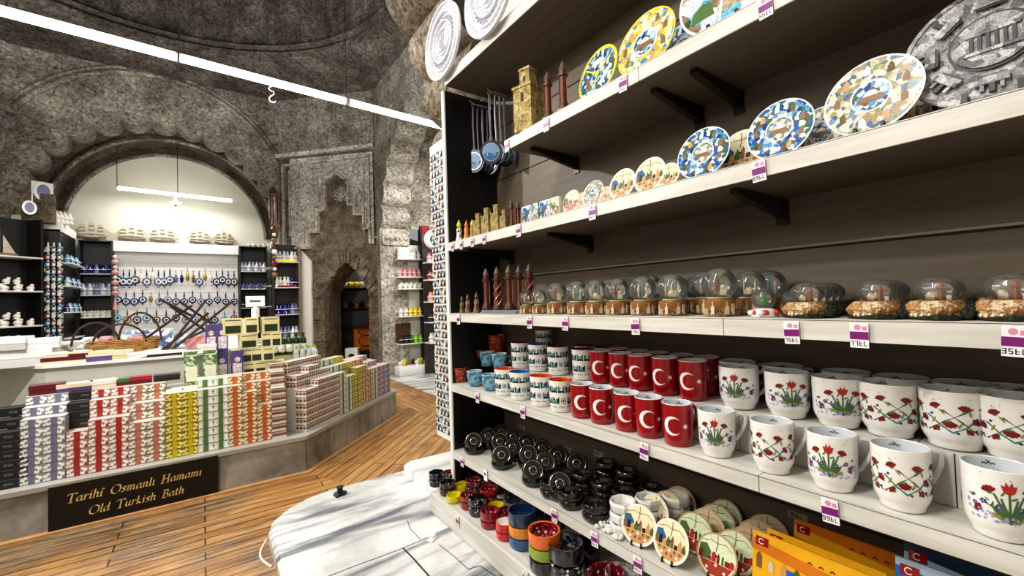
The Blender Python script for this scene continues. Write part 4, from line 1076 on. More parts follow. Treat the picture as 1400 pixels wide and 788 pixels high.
# ---------------------------------------------------------------- towers
TBR = plain('tower_brown', (84, 50, 38), .35, .2); TST = plain('tower_copper', (196, 120, 90), .3, .3); TGY = plain('plinth_grey', (150, 156, 170), .5); TTP = plain('tower_tip', (92, 72, 64), .4)
def make_tower(stripe=False, plinth=True):
    t = empty('souvenir_tower', label='', cat='figurine'); H = .165
    mb = MB(); z0 = .012
    mb.lathe([(.019, z0), (.019, z0 + .008), (.015, z0 + .02), (.0125, z0 + .03), (.012, .118), (.0165, .122), (.0165, .128), (.012, .131), (.011, .142)], TBR, 8)
    if stripe:
        for k in range(3):
            pts = [(.0128 * math.cos(k * 2.1 + i * .42), .0128 * math.sin(k * 2.1 + i * .42), .03 + i * .0062) for i in range(15)]; mb.tube(pts, .0026, TST, 5)
    else:
        for k in range(8): a = k * PI / 4 + PI / 8; mb.box((.0122 * math.cos(a) - .0013, .0122 * math.sin(a) - .0013, .03), (.0122 * math.cos(a) + .0013, .0122 * math.sin(a) + .0013, .118), TST if k % 2 else TBR)
    mb.build('shaft', t, smooth=30)
    mb = MB(); mb.lathe([(.011, .142), (.0125, .146), (.009, .156), (.004, .168), (0, .174)], TTP, 8); mb.build('spire', t, smooth=30)
    if plinth: mb = MB(); mb.box((-.021, -.021, 0), (.021, .021, .012), TGY); mb.build('plinth', t, smooth=0)
    return t
tw, tws = make_tower(), make_tower(True)
for i, (px, xx, st_) in enumerate([(666, .885, 0), (681, .885, 1), (697, .885, 0), (711, .925, 0), (725, .925, 1)]):
    y = yat(px, 425, xx); place(tws if st_ else tw, (xx, y, Z3), face_cam(xx, y), '%s souvenir tower, %s from the left on the snow globe shelf' % ('copper spiral striped' if st_ else 'dark brown fluted', od(i + 1)), 'souvenir towers on the snow globe shelf')
for i, (px, py) in enumerate([(750, 163), (771, 152)]):
    xx = .885; y = yat(px, py, xx); place(tw, (xx, y, Z1), face_cam(xx, y), 'dark brown fluted tower on the upper shelf, %s of the pair' % ['left', 'right'][i], 'souvenir towers on the upper shelf', scale=.95)
for i, (px, py, xx) in enumerate([(700, 310, .9), (709, 306, .93)]):
    y = yat(px, py, xx); place(tw, (xx, y, Z2), face_cam(xx, y), 'small dark tower among the miniatures, %s of two' % ['front', 'rear'][i], 'small souvenir towers', scale=.62)
SAN = scene_mat('sandstone_bricks', [(196, 176, 116), (176, 152, 92), (210, 194, 140), (150, 128, 76), (188, 166, 104)], 75, .8, bump=.9)
def make_keep():
    t = empty('castle_tower', label='', cat='figurine'); mb = MB()
    w = .032
    mb.box((-w, -w, 0), (w, w, .13), SAN)
    for x in (-1, 1):
        mb.box((x * w - .003, -w - .003, .126), (x * w + .003, w + .003, .134), SAN); mb.box((-w, x * w - .003, .126), (w, x * w + .003, .134), SAN)
    mb.box((-.018, -.018, .13), (.018, .018, .185), SAN); mb.box((-.02, -.02, .183), (.02, .02, .190), SAN)
    for x in (-1, 1):
        pass
    mb.build('keep', t, smooth=0); mb = MB()
    mb.box((-w - .001, -.006, .085), (-w, .004, .11), INK); mb.box((-.0185, -.004, .15), (-.018, .004, .165), INK); mb.build('window_slit', t, smooth=0)
    return t
kp = make_keep(); x = .885; y = yat(724, 178, x); place(kp, (x, y, Z1), .25, 'large sandstone castle tower at the left end of the upper shelf', 'castle towers', scale=1.12)
for i, (px, py, sz) in enumerate([(667, 316, .55), (680, 312, .55), (655, 320, .5), (690, 308, .4)]):
    x = .895; y = yat(px, py, x); place(kp, (x, y, Z2), .3, 'small pale brick tower, %s from the left end among the miniatures' % ['second', 'third', 'first', 'fourth'][i], 'castle towers', scale=sz)
# tiny figurines
YEL = plain('bright_yellow', (236, 214, 30), .4); ORA = plain('bright_orange', (222, 130, 40), .4)
def figurine(px, py, z, col, col2, label, s=1, x=.89):
    t = empty('miniature_figurine', (x, yat(px, py, x), z), label=label, cat='figurine'); t.scale = (s,) * 3
    mb = MB(); mb.lathe([(0, 0), (.014, 0), (.014, .01), (.009, .03), (.011, .045), (.007, .058)], col, 12); mb.build('body', t)
    mb = MB(); mb.sphere((0, 0, .066), .009, col2, 10); mb.lathe([(.008, .07), (.004, .08), (0, .09)], col2, 8); mb.build('top', t)
figurine(628, 329, Z2, spots('zebra_paint', (230, 230, 226), [(20, 20, 20), (230, 230, 230), (20, 20, 20)], 120), YEL, 'black and white miniature figure with yellow top by the end panel', 1.1)
figurine(638, 326, Z2, ORA, ORA, 'bright orange miniature minaret second from the end panel', .95)
figurine(646, 322, Z2, SAN, YEL, 'pale green and yellow miniature third from the end panel', .9)
for i, (px, s) in enumerate([(632, .8), (640, .9), (652, .95)]): figurine(px, 429, Z3, BRZ, TTP, 'tiny bronze mosque miniature at the far end of the globe shelf, %s from the left' % od(i + 1), s)
# ---------------------------------------------------------------- plates
PALS = {'blue': [(52, 104, 178), (224, 232, 240), (96, 160, 210), (120, 96, 66), (240, 240, 236), (60, 120, 90), (30, 70, 140), (176, 208, 230)],
        'yellow': [(236, 206, 80), (226, 190, 60), (240, 240, 230), (90, 140, 190), (190, 170, 130), (236, 226, 190), (246, 224, 130)],
        'cream': [(236, 224, 190), (226, 206, 160), (150, 120, 70), (90, 120, 60), (240, 236, 220), (60, 100, 130), (196, 140, 80)],
        'photo': [(70, 160, 200), (220, 232, 236), (140, 120, 96), (60, 90, 60), (186, 170, 140), (120, 190, 214), (240, 240, 240)],
        'mix': [(120, 160, 200), (232, 226, 210), (176, 154, 116), (232, 222, 200), (150, 160, 130), (240, 232, 214), (90, 120, 150), (214, 200, 160)]}
PM = {k: scene_mat('plate_picture_' + k, v, {'photo': 3.2}.get(k, 8.0), .2, seed=i) for i, (k, v) in enumerate(PALS.items())}
PMB = {k: scene_mat('block_picture_' + k, PALS[k], 60, .2) for k in ('blue', 'mix', 'cream')}
SKYM = plain('pale_sky_glaze', (214, 228, 240), .2); YRIM = plain('yellow_rim', (226, 206, 60), .3); PBR = plain('painted_brown', (128, 92, 52), .4); PGR = plain('painted_green', (70, 104, 44), .4); POR = plain('painted_orange', (200, 146, 96), .4)
def disc(mb, r0, r1, mat, z, n=40, sy=1):
    if r0 <= 0: mb.add([(x, y * sy, z) for x, y in circ(r1, n)] + [(0, 0, z)], [(i, (i + 1) % n, n) for i in range(n)], mat)
    else:
        mb.add([(x, y * sy, z) for x, y in circ(r0, n)] + [(x, y * sy, z) for x, y in circ(r1, n)], [(i, n + i, n + (i + 1) % n, (i + 1) % n) for i in range(n)], mat)
def skyline(mb, r, z, y0=0, cols=None, n=7, seed=1, arc=False):
    rnd = random.Random(seed); cols = cols or [PBR, INK, POR, PGR]
    for i in range(n):
        x = (-.75 + 1.5 * i / (n - 1)) * r; m = cols[i % len(cols)]; h = r * rnd.uniform(.18, .42); w = r * rnd.uniform(.05, .12)
        mb.add([(x - w, y0, z), (x + w, y0, z), (x + w, y0 + h, z), (x - w, y0 + h, z)], [(0, 1, 2, 3)], m)
        k = rnd.random()
        if k < .4: mb.flat([(x + w * .9 * math.cos(a), y0 + h + w * .9 * math.sin(a)) for a in [PI * j / 6 for j in range(7)]], m, z)
        elif k < .75: mb.flat([(x - w, y0 + h), (x + w, y0 + h), (x, y0 + h + w * 2.2)], m, z)
def make_plate(kind, name='decorative_plate'):
    """unit-radius plate facing +Z"""
    t = empty(name, label='', cat='plate'); mb = MB()
    bk = {'silver': PLS, 'white': WPL}.get(kind, CER); th = .06
    mb.lathe([(0, -th), (.55, -th), (.62, -.04), (1.0, -.0), (1.0, .018), (.97, .02), (.62, -.012), (.0, -.012)], bk, 48)
    z = .024
    if kind in ('blue', 'yellow', 'mix'):
        m = PM[kind]; disc(mb, .42, .96, m, z, 48); disc(mb, .0, .38, PM['blue' if kind != 'blue' else 'mix'], z, 32); disc(mb, .38, .42, CER, z + .004, 40)
        disc(mb, .96, 1.0, YRIM if kind == 'yellow' else SKYM, z, 48)
        for k in range(9):                                          # small buildings round the rim
            a = k * 2 * PI / 9 + .3; x, y = .7 * math.cos(a), .7 * math.sin(a); mm = [PBR, SAN, CER, POR][k % 4]
            mb.flat([(x - .07, y - .12), (x + .07, y - .12), (x + .07, y + .04), (x, y + .16), (x - .07, y + .04)], mm, z + .005)
        mb.flat([(-.3, -.16), (.3, -.16), (.22, .0), (-.22, .0)], PBR, z + .006); mb.flat([(.15 * math.cos(a), .15 * math.sin(a)) for a in [PI * j / 8 for j in range(9)]], CER, z + .007)
    elif kind == 'clock':                                           # three-part plate with yellow dividers
        disc(mb, 0, .9, PM['blue'], z, 48); disc(mb, .9, 1.0, YRIM, z + .002, 48)
        for a in (.6, 2.6, 4.6):
            c, s = math.cos(a), math.sin(a); mb.flat([(-s * .03, c * .03), (.9 * c - s * .03, .9 * s + c * .03), (.9 * c + s * .03, .9 * s - c * .03), (s * .03, -c * .03)], YRIM, z + .006)
        disc(mb, 0, .12, YRIM, z + .008, 16)
        for k in range(3): a = .6 + 1.05 + k * 2; mb.flat(xf([(-.3, -.1), (.3, -.1), (.3, .05), (-.3, .12)], .5 * math.cos(a), .5 * math.sin(a), 1, a - PI / 2), CER if k != 1 else PBR, z + .005)
    elif kind == 'photo':
        disc(mb, 0, .95, PM['photo'], z, 48); disc(mb, .95, 1.0, CER, z + .002, 48)
        for q in ribbon([(-.9, .1), (-.3, -.05), (.3, .15), (.9, .05)], .03) + ribbon([(-.1, -.9), (-.05, 0), (.1, .9)], .03): mb.flat(q, CER, z + .006)
        for (x, y, s, m) in ((.25, .45, .3, PBR), (-.5, .5, .2, TEAL), (.5, -.4, .25, BLI), (-.45, -.4, .25, PGR)): mb.flat(xf([(-1, -.6), (1, -.6), (.7, .5), (0, .9), (-.8, .4)], x, y, s), m, z + .004)
    elif kind in ('cream', 'red', 'grey'):                          # ceramic plate with painted waterfront scene and a suspension hole
        rim = {'cream': CER, 'red': PLG, 'grey': CLB}[kind]
        disc(mb, 0, .93, plain('plate_cream_glaze', (232, 222, 188), .2) if kind == 'cream' else {'red': PALEG, 'grey': plain('plate_sand_glaze', (206, 186, 150), .25)}[kind], z, 48)
        disc(mb, .92, 1.0, rim, z + .003, 48)
        mb.flat([(-.86, -.1), (-.8, .35), (-.5, .42), (-.25, .1), (-.3, -.2), (-.7, -.3)], plain('slate_blue_paint', (60, 100, 134), .3) if kind != 'red' else PGR, z + .005)
        skyline(mb, 1.0, z + .006, -.28, None if kind != 'red' else [RDI, PGR, CAR, TUL], 8, {'cream': 3, 'red': 5, 'grey': 9}[kind])
        mb.flat([(-.8, -.3), (.8, -.3), (.6, -.62), (.2, -.85), (-.2, -.85), (-.6, -.6)], POR if kind != 'red' else TUL, z + .005)
        for k in range(9): mb.flat(circ(.07, 8, (-.55 + .14 * k, -.4 - .2 * (k % 2))), [PGR, CER, PBR][k % 3], z + .008)
        for q in ribbon([(0, .9), (.02, .5), (-.03, .2)], .02): mb.flat(q, PBR, z + .006)
        for q in ribbon([(-.75, .5), (-.3, .62), (.0, .55), (.4, .62), (.75, .4)], .015): mb.flat(q, PBR, z + .006)
        disc(mb, 0, .05, INK, z + .01, 10)
    elif kind == 'silver':
        disc(mb, 0, .42, PLS, z + .03, 36); disc(mb, .42, .46, PLD, z + .01, 36); disc(mb, .93, .99, PLS, z + .01, 48)
        for k in range(8): a = k * PI / 4; mb.T = Matrix.Translation((.69 * math.cos(a), .69 * math.sin(a), z)) @ Matrix.Rotation(a - PI / 2, 4, 'Z'); mb.box((-.17, -.1, 0), (.17, .02, .05), PLS); mb.box((-.03, .02, 0), (.03, .16, .05), PLD); mb.box((-.15, -.13, 0), (.15, -.1, .03), PLD); mb.box((-.12, .02, 0), (-.08, .12, .04), PLS); mb.box((.08, .02, 0), (.12, .12, .04), PLS)
        mb.T = Matrix.Identity(4)
        for k in range(6): mb.box((-.22 + k * .085, -.14, z + .03), (-.18 + k * .085, .12, z + .06), PLD)
        mb.box((-.26, .12, z + .03), (.29, .17, z + .06), PLS); mb.box((-.28, -.19, z + .03), (.31, -.14, z + .06), PLS); mb.flat([(-.28, .17), (.31, .17), (.0, .28)], PLS, z + .05)
    elif kind == 'white':
        for r0, r1, dz in ((.96, 1.0, .06), (.74, .78, .05), (.52, .55, .04), (.33, .35, .04)): mb.lathe([(r0, z - .02), (r0, z + dz), (r1, z + dz), (r1, z - .02)], WPL, 48)
        for k in range(36): a = k * PI / 18; mb.sphere((.87 * math.cos(a), .87 * math.sin(a), z), .055, WPL, 6, .6)
        for k in range(48): a = k * PI / 24; mb.box((.58 * math.cos(a) - .01, .58 * math.sin(a) - .01, z - .02), (.58 * math.cos(a) + .01, .58 * math.sin(a) + .01, z + .02), WPG)
        for k in range(28): a = k * PI / 14; mb.sphere((.64 * math.cos(a), .64 * math.sin(a), z - .01), .045, WPG, 6, .6)
        for k in range(24): a = k * PI / 12; mb.sphere((.43 * math.cos(a), .43 * math.sin(a), z - .01), .035, WPL, 6, .6)
        for pts in ([(-.05, -.2), (-.08, .0), (-.02, .22)], [(.05, -.2), (.04, .05), (.1, .25)], [(-.16, -.1), (-.1, .1)], [(-.2, -.2), (0, -.24), (.2, -.16)]): mb.tube([(x, y, z + .01) for x, y in pts], .02, WPG, 5)
    mb.build('dish', t, smooth=30)
    return t
PLS = scene_mat('antique_silver', [(190, 190, 190), (160, 160, 162), (214, 214, 214), (120, 120, 122)], 9, .35, bump=.6); PLD = plain('dark_silver', (66, 66, 68), .5, .3)  # second one is a darker silver for the ring, columns and small details
WPL = plain('white_enamel_relief', (226, 228, 234), .35); WPG = plain('grey_relief', (176, 180, 192), .45); PALEG = plain('pale_green_glaze', (214, 224, 190), .2); PLG = plain('tan_rim', (176, 146, 112), .3); CLB = plain('terracotta_rim', (190, 160, 130), .3)
STD_ = plain('plate_stand_black', (24, 20, 18), .4)
def orient(tau, yaw=0):
    s, c = math.sin(tau), math.cos(tau)
    R = Matrix(((0, s, -c), (-1, 0, 0), (0, c, s)))
    return (Matrix.Rotation(yaw, 3, 'Z') @ R).to_euler()
pp = {k: make_plate(k) for k in ('blue', 'yellow', 'mix', 'clock', 'photo', 'cream', 'red', 'grey', 'silver', 'white')}
mb = MB()                                                           # little easel, unit size, plate centre at origin
mb.box((-.3, -1.04, .0), (-.24, -.8, .12), STD_); mb.box((.24, -1.04, .0), (.3, -.8, .12), STD_); mb.box((-.3, -1.04, -.5), (-.24, -.98, .12), STD_); mb.box((.24, -1.04, -.5), (.3, -.98, .12), STD_)
mb.add([(-.27, -1.0, -.48), (-.21, -1.0, -.48), (.03, .2, -.08), (-.03, .2, -.08), (.27, -1.0, -.48), (.21, -1.0, -.48)], [(0, 1, 2, 3), (4, 5, 3, 2)], STD_)
easel = mb.build('easel', smooth=0)
for k, p in pp.items():
    if k != 'white':
        e = easel.copy() if k != 'blue' else easel
        if k != 'blue': C.objects.link(e)
        e.parent = p
def plate(kind, y, r, zs, label, x=.895, tau=.22, yaw=0, group='decorative plates'):
    return place(pp[kind], (x + r * math.sin(tau), y, zs + r * math.cos(tau) + r * .04), orient(tau, yaw), label, group, r)
P2 = 'plate shelf'
plate('silver', .088, .098, Z2, 'large silver relief plate with a columned temple in its centre', .9, .25)
plate('mix', .222, .068, Z2, 'round city-view plate with pale blue and cream scenes, just left of the silver plate', .89, yaw=-.06)
plate('grey', .175, .05, Z2, 'plate half hidden behind the right side of the cream and blue city plate', .97)
plate('blue', .362, .060, Z2, 'blue city-view plate in the middle of the plate shelf', .89)
plate('mix', .315, .052, Z2, 'dull rimmed plate tucked behind the middle blue plate', .955)
plate('blue', .518, .060, Z2, 'blue city-view plate left of the middle blue plate', .89, yaw=.05)
plate('cream', .465, .054, Z2, 'orange rimmed pale blue plate behind the left blue plate', .95)
for i, (y, r, k) in enumerate([(.603, .031, 'cream'), (.657, .046, 'cream'), (.742, .043, 'cream'), (.80, .026, 'grey'), (.846, .040, 'mix'), (.895, .028, 'grey'), (.935, .037, 'red')]):
    plate(k, y, r, Z2, 'small painted souvenir plate, %s left of the blue plates on the plate shelf' % od(i + 1), .89)
plate('clock', .823, .079, Z1, 'yellow rimmed plate split into three pictures, beside the brown towers', .895, .2, -.1)
plate('yellow', .663, .087, Z1, 'yellow and blue city-view plate on the upper shelf', .895, .2)
plate('blue', .62, .075, Z1, 'dark blue plate mostly hidden behind the yellow and blue plate', .985, .2)
plate('photo', .455, .112, Z1, 'large oval plate with beach and palm photographs on the upper shelf', .895, .2)
plate('photo', .24, .11, Z1, 'large photo plate cut off by the upper edge beside the beach plate', .895, .2)
plate('mix', .76, .05, Z1, 'small greenish plate behind the three-part plate', .975, .2)
for i, (px, py) in enumerate([(606, 50), (669, 3)]):
    q = P(px, py, x=.822); place(pp['white'], (.822, q.y, 2.37), orient(0.0), 'large white embossed plate hanging on the top shelf edge, %s' % ['nearest the end panel' , 'second from the end panel'][i], 'white embossed plates', scale=.152)
# small picture blocks between the towers and plates
for i, (y, w, m) in enumerate([(1.135, .03, 'blue'), (1.09, .022, 'mix'), (1.045, .032, 'blue'), (.995, .02, 'cream')]):
    mb = MB(); mb.box((-.006, -w, 0), (.006, w, .062), CER); mb.add([(-.0065, -w * .9, .004), (-.0065, w * .9, .004), (-.0065, w * .9, .058), (-.0065, -w * .9, .058)], [(0, 1, 2, 3)], PMB[m])
    for k in range(3): mb.add([(-.007, -w * .7 + k * w * .5, .006), (-.007, -w * .4 + k * w * .5, .006), (-.007, -w * .55 + k * w * .5, .036 - .006 * k)], [(0, 1, 2)], POR)
    o = mb.build('picture_block', smooth=0, loc=(.892, y, Z2)); tag(o, 'small standing picture block with a blue skyline, %s from the miniature towers' % od(i + 1), 'picture block', 'picture blocks on the plate shelf')
# ---------------------------------------------------------------- lower shelf: plates on stands
for i, (px, py, xx, k) in enumerate([(868, 722, .872, 'cream'), (912, 752, .87, 'cream'), (890, 712, .955, 'cream'), (908, 700, 1.0, 'grey'), (925, 690, 1.05, 'grey'), (945, 735, .95, 'red'), (962, 722, .99, 'grey'), (975, 712, 1.03, 'red'), (987, 704, 1.07, 'red'), (975, 772, .90, 'red'), (1000, 758, .945, 'red'), (1022, 745, .99, 'grey'), (1032, 735, 1.03, 'grey'), (1045, 728, 1.07, 'grey')]):
    y = yat(px, py, xx)
    nm = {0: 'cream painted plate on a stand beside the white dishes, nearest the shelf edge', 1: 'cream painted plate on a stand, right neighbour at the shelf edge', 9: 'yellow and green painted plate on a stand at the shelf edge'}.get(i)
    plate(k, y, .048 if i < 2 else .046, Z5, nm or '%s painted plate stacked behind others, %s of the rear plates counted from the left' % ({'cream': 'cream', 'grey': 'sand coloured', 'red': 'red flowered'}[k], od(i)), xx, .32, yaw=random.uniform(-.08, .3), group='painted plates on the lower shelf')
# ---------------------------------------------------------------- lower shelf: black dishes
BG = plain('black_glaze', (14, 13, 12), .12, coat=.6, spec=.6); BG2 = plain('black_glaze_brown', (26, 20, 16), .15, coat=.6)
MET = plain('dark_pewter', (168, 164, 150), .25, .8)
def tilt_jar():
    t = empty('black_trinket_box', label='', cat='trinket box')
    mb = MB(); mb.lathe([(0, 0), (.033, 0), (.040, .008), (.041, .020), (.037, .030), (.034, .03), (.03, .012), (0, .010)], BG, 26); mb.build('bowl', t, smooth=40)
    mb = MB(); mb.lathe([(0, 0), (.037, 0), (.0385, .004), (.036, .010), (.031, .012), (.031, .007), (.020, .007), (.018, .011), (.009, .012), (.007, .016), (0, .017)], BG, 26)
    mb.lathe([(.030, .0125), (.0315, .0138), (.033, .0125)], MET, 26); mb.lathe([(.012, .0125), (.0135, .0135), (.015, .0125)], MET, 20)
    for k in range(7): a = k * .9; mb.sphere((.011 * math.cos(a), .011 * math.sin(a), .012), .0034, MET, 6)
    o = mb.build('lid', t, smooth=40); o.location = (-.006, 0, .045); o.rotation_euler = (0, -math.radians(62), 0)
    return t
tj = tilt_jar(); cnt = 0
jl = [(645, 618, 0), (683, 630, 0), (728, 645, 0), (765, 660, 0), (664, 606, 1), (700, 612, 1), (735, 616, 1), (770, 632, 1), (800, 645, 0)]
def jar(x, y, lab):
    o = place(tj, (x, y, Z5), math.atan2(-y, -x) + PI, lab, 'black glossy trinket boxes'); return o
for r_, (xx, ys) in enumerate([(.905, (1.565, 1.36, 1.17, 1.035)), (.985, (1.58, 1.49, 1.40, 1.30, 1.20)), (1.06, (1.59, 1.50, 1.41, 1.31, 1.22, 1.12))]):
    for i, y in enumerate(ys): jar(xx, y, 'black trinket box with tilted round lid, %s from the far end, %s row' % (od(i + 1), rn[r_]))
def wavy(a): return 1 + .035 * math.cos(6 * a)
t = empty('black_ashtray', label='', cat='ashtray'); mb = MB(); mb.lathe([(0, 0), (.030, 0), (.036, .006), (.037, .018), (.033, .024), (.026, .022), (.022, .010), (0, .009)], BG2, 30, wob=wavy); mb.build('dish', t, smooth=45)
bt = t
for si, (x, y, n) in enumerate([(.895, 1.065, 2), (.893, .975, 2), (.892, .875, 2), (.97, 1.0, 3), (.97, .915, 3), (.972, .836, 3), (1.045, .97, 4), (1.045, .885, 4), (1.05, .80, 3), (.968, 1.085, 2)]):
    for k in range(n): place(bt, (x + random.uniform(-.003, .003), y, Z5 + k * .0245), random.random(), 'glossy black ashtray, %s from the bottom of the %s stack from the left' % (od(k + 1), od([2, 4, 6, 3, 5, 8, 7, 9, 10, 1][si])), 'black ashtrays stacked on the lower shelf')
WAS = scene_mat('shell_white_glaze', [(232, 230, 224), (214, 210, 204), (200, 150, 110), (240, 238, 234), (226, 222, 216), (180, 120, 84)], 42, .25)
t = empty('white_ashtray', label='', cat='ashtray'); mb = MB(); mb.lathe([(0, 0), (.030, 0), (.034, .006), (.036, .020), (.033, .027), (.028, .024), (.024, .010), (0, .009)], CER, 14, wob=wavy); mb.lathe([(.024, .0105), (0, .0095)], WAS, 14); mb.build('dish', t, smooth=25)
for si, (x, y, n) in enumerate([(.905, .785, 3), (.972, .755, 3), (1.04, .715, 3)]):
    for k in range(n): place(t, (x, y - .0, Z5 + k * .0275), .4 * k, 'white shell-glazed ashtray, %s from the bottom of the %s stack' % (od(k + 1), ['front', 'middle', 'rear'][si]), 'white ashtrays beside the black ones')
mb = MB(); rr_ = random.Random(4)
for i in range(60): mb.sphere((rr_.uniform(-.03, .05), rr_.uniform(-.045, .045), .006), rr_.uniform(.004, .008), CER, 6)
o = mb.build('plastic_wrap', loc=(.885, .80, Z5)); o['kind'] = 'stuff'; tag(o, 'crumpled clear wrapping around the white ashtrays', 'wrapping')
# ---------------------------------------------------------------- base shelf: painted bowls
def gl(name, base, cols, sc_=4.6): return spots(name, base, cols, sc_, .2, .40)
DKB = gl('dark_blue_dotted', (18, 20, 40), [(60, 70, 130), (200, 200, 210), (30, 30, 60), (120, 60, 60)]); DBRN = gl('dark_brown_dotted', (36, 18, 16), [(120, 70, 50), (170, 150, 170), (50, 24, 20)])
DRD = gl('dark_red_dotted', (110, 12, 24), [(170, 60, 60), (220, 200, 200), (120, 16, 30)]); BLF = gl('black_flowered', (20, 20, 24), [(210, 210, 214), (90, 92, 100), (30, 30, 34)], 3.6)
YLG = plain('yellow_glaze', (214, 196, 20), .2, coat=.5); RDG = plain('red_glaze', (200, 34, 24), .2, coat=.5); MAG = plain('crimson_glaze', (140, 12, 34), .2, coat=.5)
NVY = plain('navy_glaze', (24, 50, 84), .2, coat=.5); BRO = plain('orange_bowl_glaze', (226, 106, 24), .2, coat=.5); LIM = plain('lime_glaze', (138, 162, 34), .25, coat=.4); AMB = plain('amber_glaze', (222, 140, 40), .2, coat=.4); STB = plain('steel_blue_glaze', (40, 92, 136), .25, coat=.4)
BP = {}
def bowl(x, y, z, r, h, m_out, m_in, label, m_rim=None, motif=None):
    key = (m_out.name, m_in.name, (m_rim or m_out).name)
    if key not in BP:
        t = empty('ceramic_bowl', label='', cat='bowl'); mb = MB()
        mb.lathe([(0, 0), (.78, 0), (.92, .08), (1, .3), (1, .95)], m_out, 28); mb.lathe([(1, .95), (.99, 1.0), (.92, 1.0), (.9, .95)], m_rim or m_out, 28); mb.lathe([(.9, .95), (.86, .4), (.6, .22), (0, .2)], m_in, 28)
        if motif: mb.add([(-1.012 * math.cos(a), 1.012 * math.sin(a), .5 + q) for a, q in ((-.1, -.2), (.1, -.2), (.1, .2), (-.1, .2))], [(0, 1, 2, 3)], motif)
        mb.build('body', t, smooth=40); BP[key] = t
    return place(BP[key], (x, y, z), face_cam(x, y) + PI, label, 'painted bowls on the base shelf', (r, r, h))
def col(px, py, x, specs, r, lab):
    y = yat(px, py, x); z = Z6
    for i, (m, mi, h, nm) in enumerate(specs): bowl(x, y, z, r * (1 - .01 * (len(specs) - i)), h, m, mi, '%s bowl, %s%s' % (nm, ['bottom', 'second', 'third'][i] + ' of ' if len(specs) > 1 else '', lab)); z += h * .985
PX = .81
WAS_ = scene_mat('dark_marbled_glaze', [(40, 40, 50), (90, 90, 104), (24, 24, 30), (150, 150, 160), (60, 60, 74)], 6, .2)
col(597, 668, PX, [(DKB, DKB, .03, 'dark blue dotted'), (DKB, BLF, .028, 'dark blue flowered')], .032, 'the pile at the left corner of the base shelf')
col(614, 662, .85, [(BLF, DKB, .03, 'black'), (BLF, DRD, .028, 'pale rimmed dark')], .032, 'the pile behind the left corner pile')
col(612, 678, PX, [(DBRN, DBRN, .026, 'dark brown'), (DBRN, BLF, .024, 'brown dotted')], .033, 'the second pile along the base shelf edge')
col(621, 688, .80, [(YLG, YLG, .026, 'bright yellow')], .030, 'alone at the shelf edge near the left corner')
col(632, 668, .87, [(YLG, YLG, .03, 'bright yellow')], .029, 'behind the brown dotted pile')
col(641, 694, .82, [(MAG, MAG, .028, 'plain crimson'), (MAG, DRD, .022, 'crimson dotted')], .033, 'the crimson pile beside the edge')
col(648, 672, .90, [(DKB, BLF, .03, 'navy dotted'), (DRD, DRD, .024, 'red dotted')], .034, 'the pile under the shelf shadow')
col(668, 678, .90, [(DRD, DRD, .034, 'dark red'), (RDG, DRD, .022, 'bright red flowered')], .034, 'the rear pile topped in bright red')
col(653, 706, PX + .01, [(BLF, BLF, .032, 'black flowered'), (BLF, BLF, .03, 'black flowered')], .034, 'the tall black pile at the edge')
col(678, 690, .88, [(YLG, YLG, .028, 'yellow'),], .030, 'between the black and crimson piles')
col(670, 718, PX, [(MAG, MAG, .024, 'crimson'), (MAG, DRD, .032, 'crimson speckled')], .034, 'the pile right of the black flowered one')
col(694, 702, .88, [(DRD, DRD, .036, 'dark red speckled')], .036, 'behind the crimson piles')
col(691, 730, PX, [(RDG, RDG, .024, 'red'), (RDG, CER, .03, 'bright red with white inside')], .032, 'the small red pile')
col(715, 738, .83, [(STB, STB, .034, 'steel blue'), (AMB, AMB, .036, 'amber'), (NVY, NVY, .044, 'navy')], .047, 'the tall left pile of large bowls')
col(745, 762, .805, [(BG2, BG2, .040, 'black'), (LIM, LIM, .034, 'lime green'), (BRO, DRD, .042, 'orange')], .048, 'the tall orange-topped pile')
col(775, 775, .83, [(BLF, BLF, .05, 'black marbled'), (BG, WAS_, .05, 'black marbled inside')], .052, 'the pile of large black bowls')
col(735, 715, .93, [(NVY, BLF, .06, 'dark blue')], .045, 'in the shadow behind the tall piles')
col(800, 745, .93, [(BG, BG, .05, 'black')], .045, 'in the shadow behind the black pile')
col(828, 770, .86, [(DRD, DRD, .06, 'dark red dotted')], .05, 'right of the black pile, low in the frame')
WAS2 = scene_mat('shell_bowl_glaze', [(232, 230, 224), (190, 180, 170), (150, 110, 90), (240, 238, 234)], 2.5, .25)
col(850, 778, .90, [(WAS2, WAS2, .055, 'pale shell coloured')], .045, 'right of the dark red one')
for i, (x, y) in enumerate([(.97, 1.52), (.98, 1.4), (.97, 1.28), (.98, 1.16)]): bowl(x, y, Z6, .036, .07, [DRD, DKB, DBRN, DRD][i], DKB, 'dark bowl deep under the shelf, %s from the far end' % od(i + 1))
# ---------------------------------------------------------------- souvenir spoons on hooks
t = empty('souvenir_spoon', label='', cat='spoon'); SPM = plain('pewter_spoon', (170, 172, 182), .25, .7)
mb = MB(); mb.tube([(0, 0, 0), (0, .002, -.06), (0, 0, -.13), (0, 0, -.15)], [.004, .0035, .003, .006], SPM, 8); mb.tube([(0, 0, .0), (0, .006, .008), (0, 0, .016), (0, -.006, .008)], .002, SPM, 6, closed=True); mb.build('handle', t)
mb = MB(); mb.T = Matrix.Translation((0, 0, -.185)) @ Matrix(((0, 0, -1, 0), (-1, 0, 0, 0), (0, 1, 0, 0), (0, 0, 0, 1))); mb.lathe([(0, -.008), (.024, -.006), (.034, .001), (.036, .004), (.030, .004), (.0, .0)], plain('dark_pewter_rim', (60, 62, 78), .25, .5), 24, sy=1.1); disc(mb, .025, .028, SPM, .0052, 24, 1.08); disc(mb, 0, .0255, plain('sky_enamel', (120, 164, 208), .3), .0048, 24, 1.08)
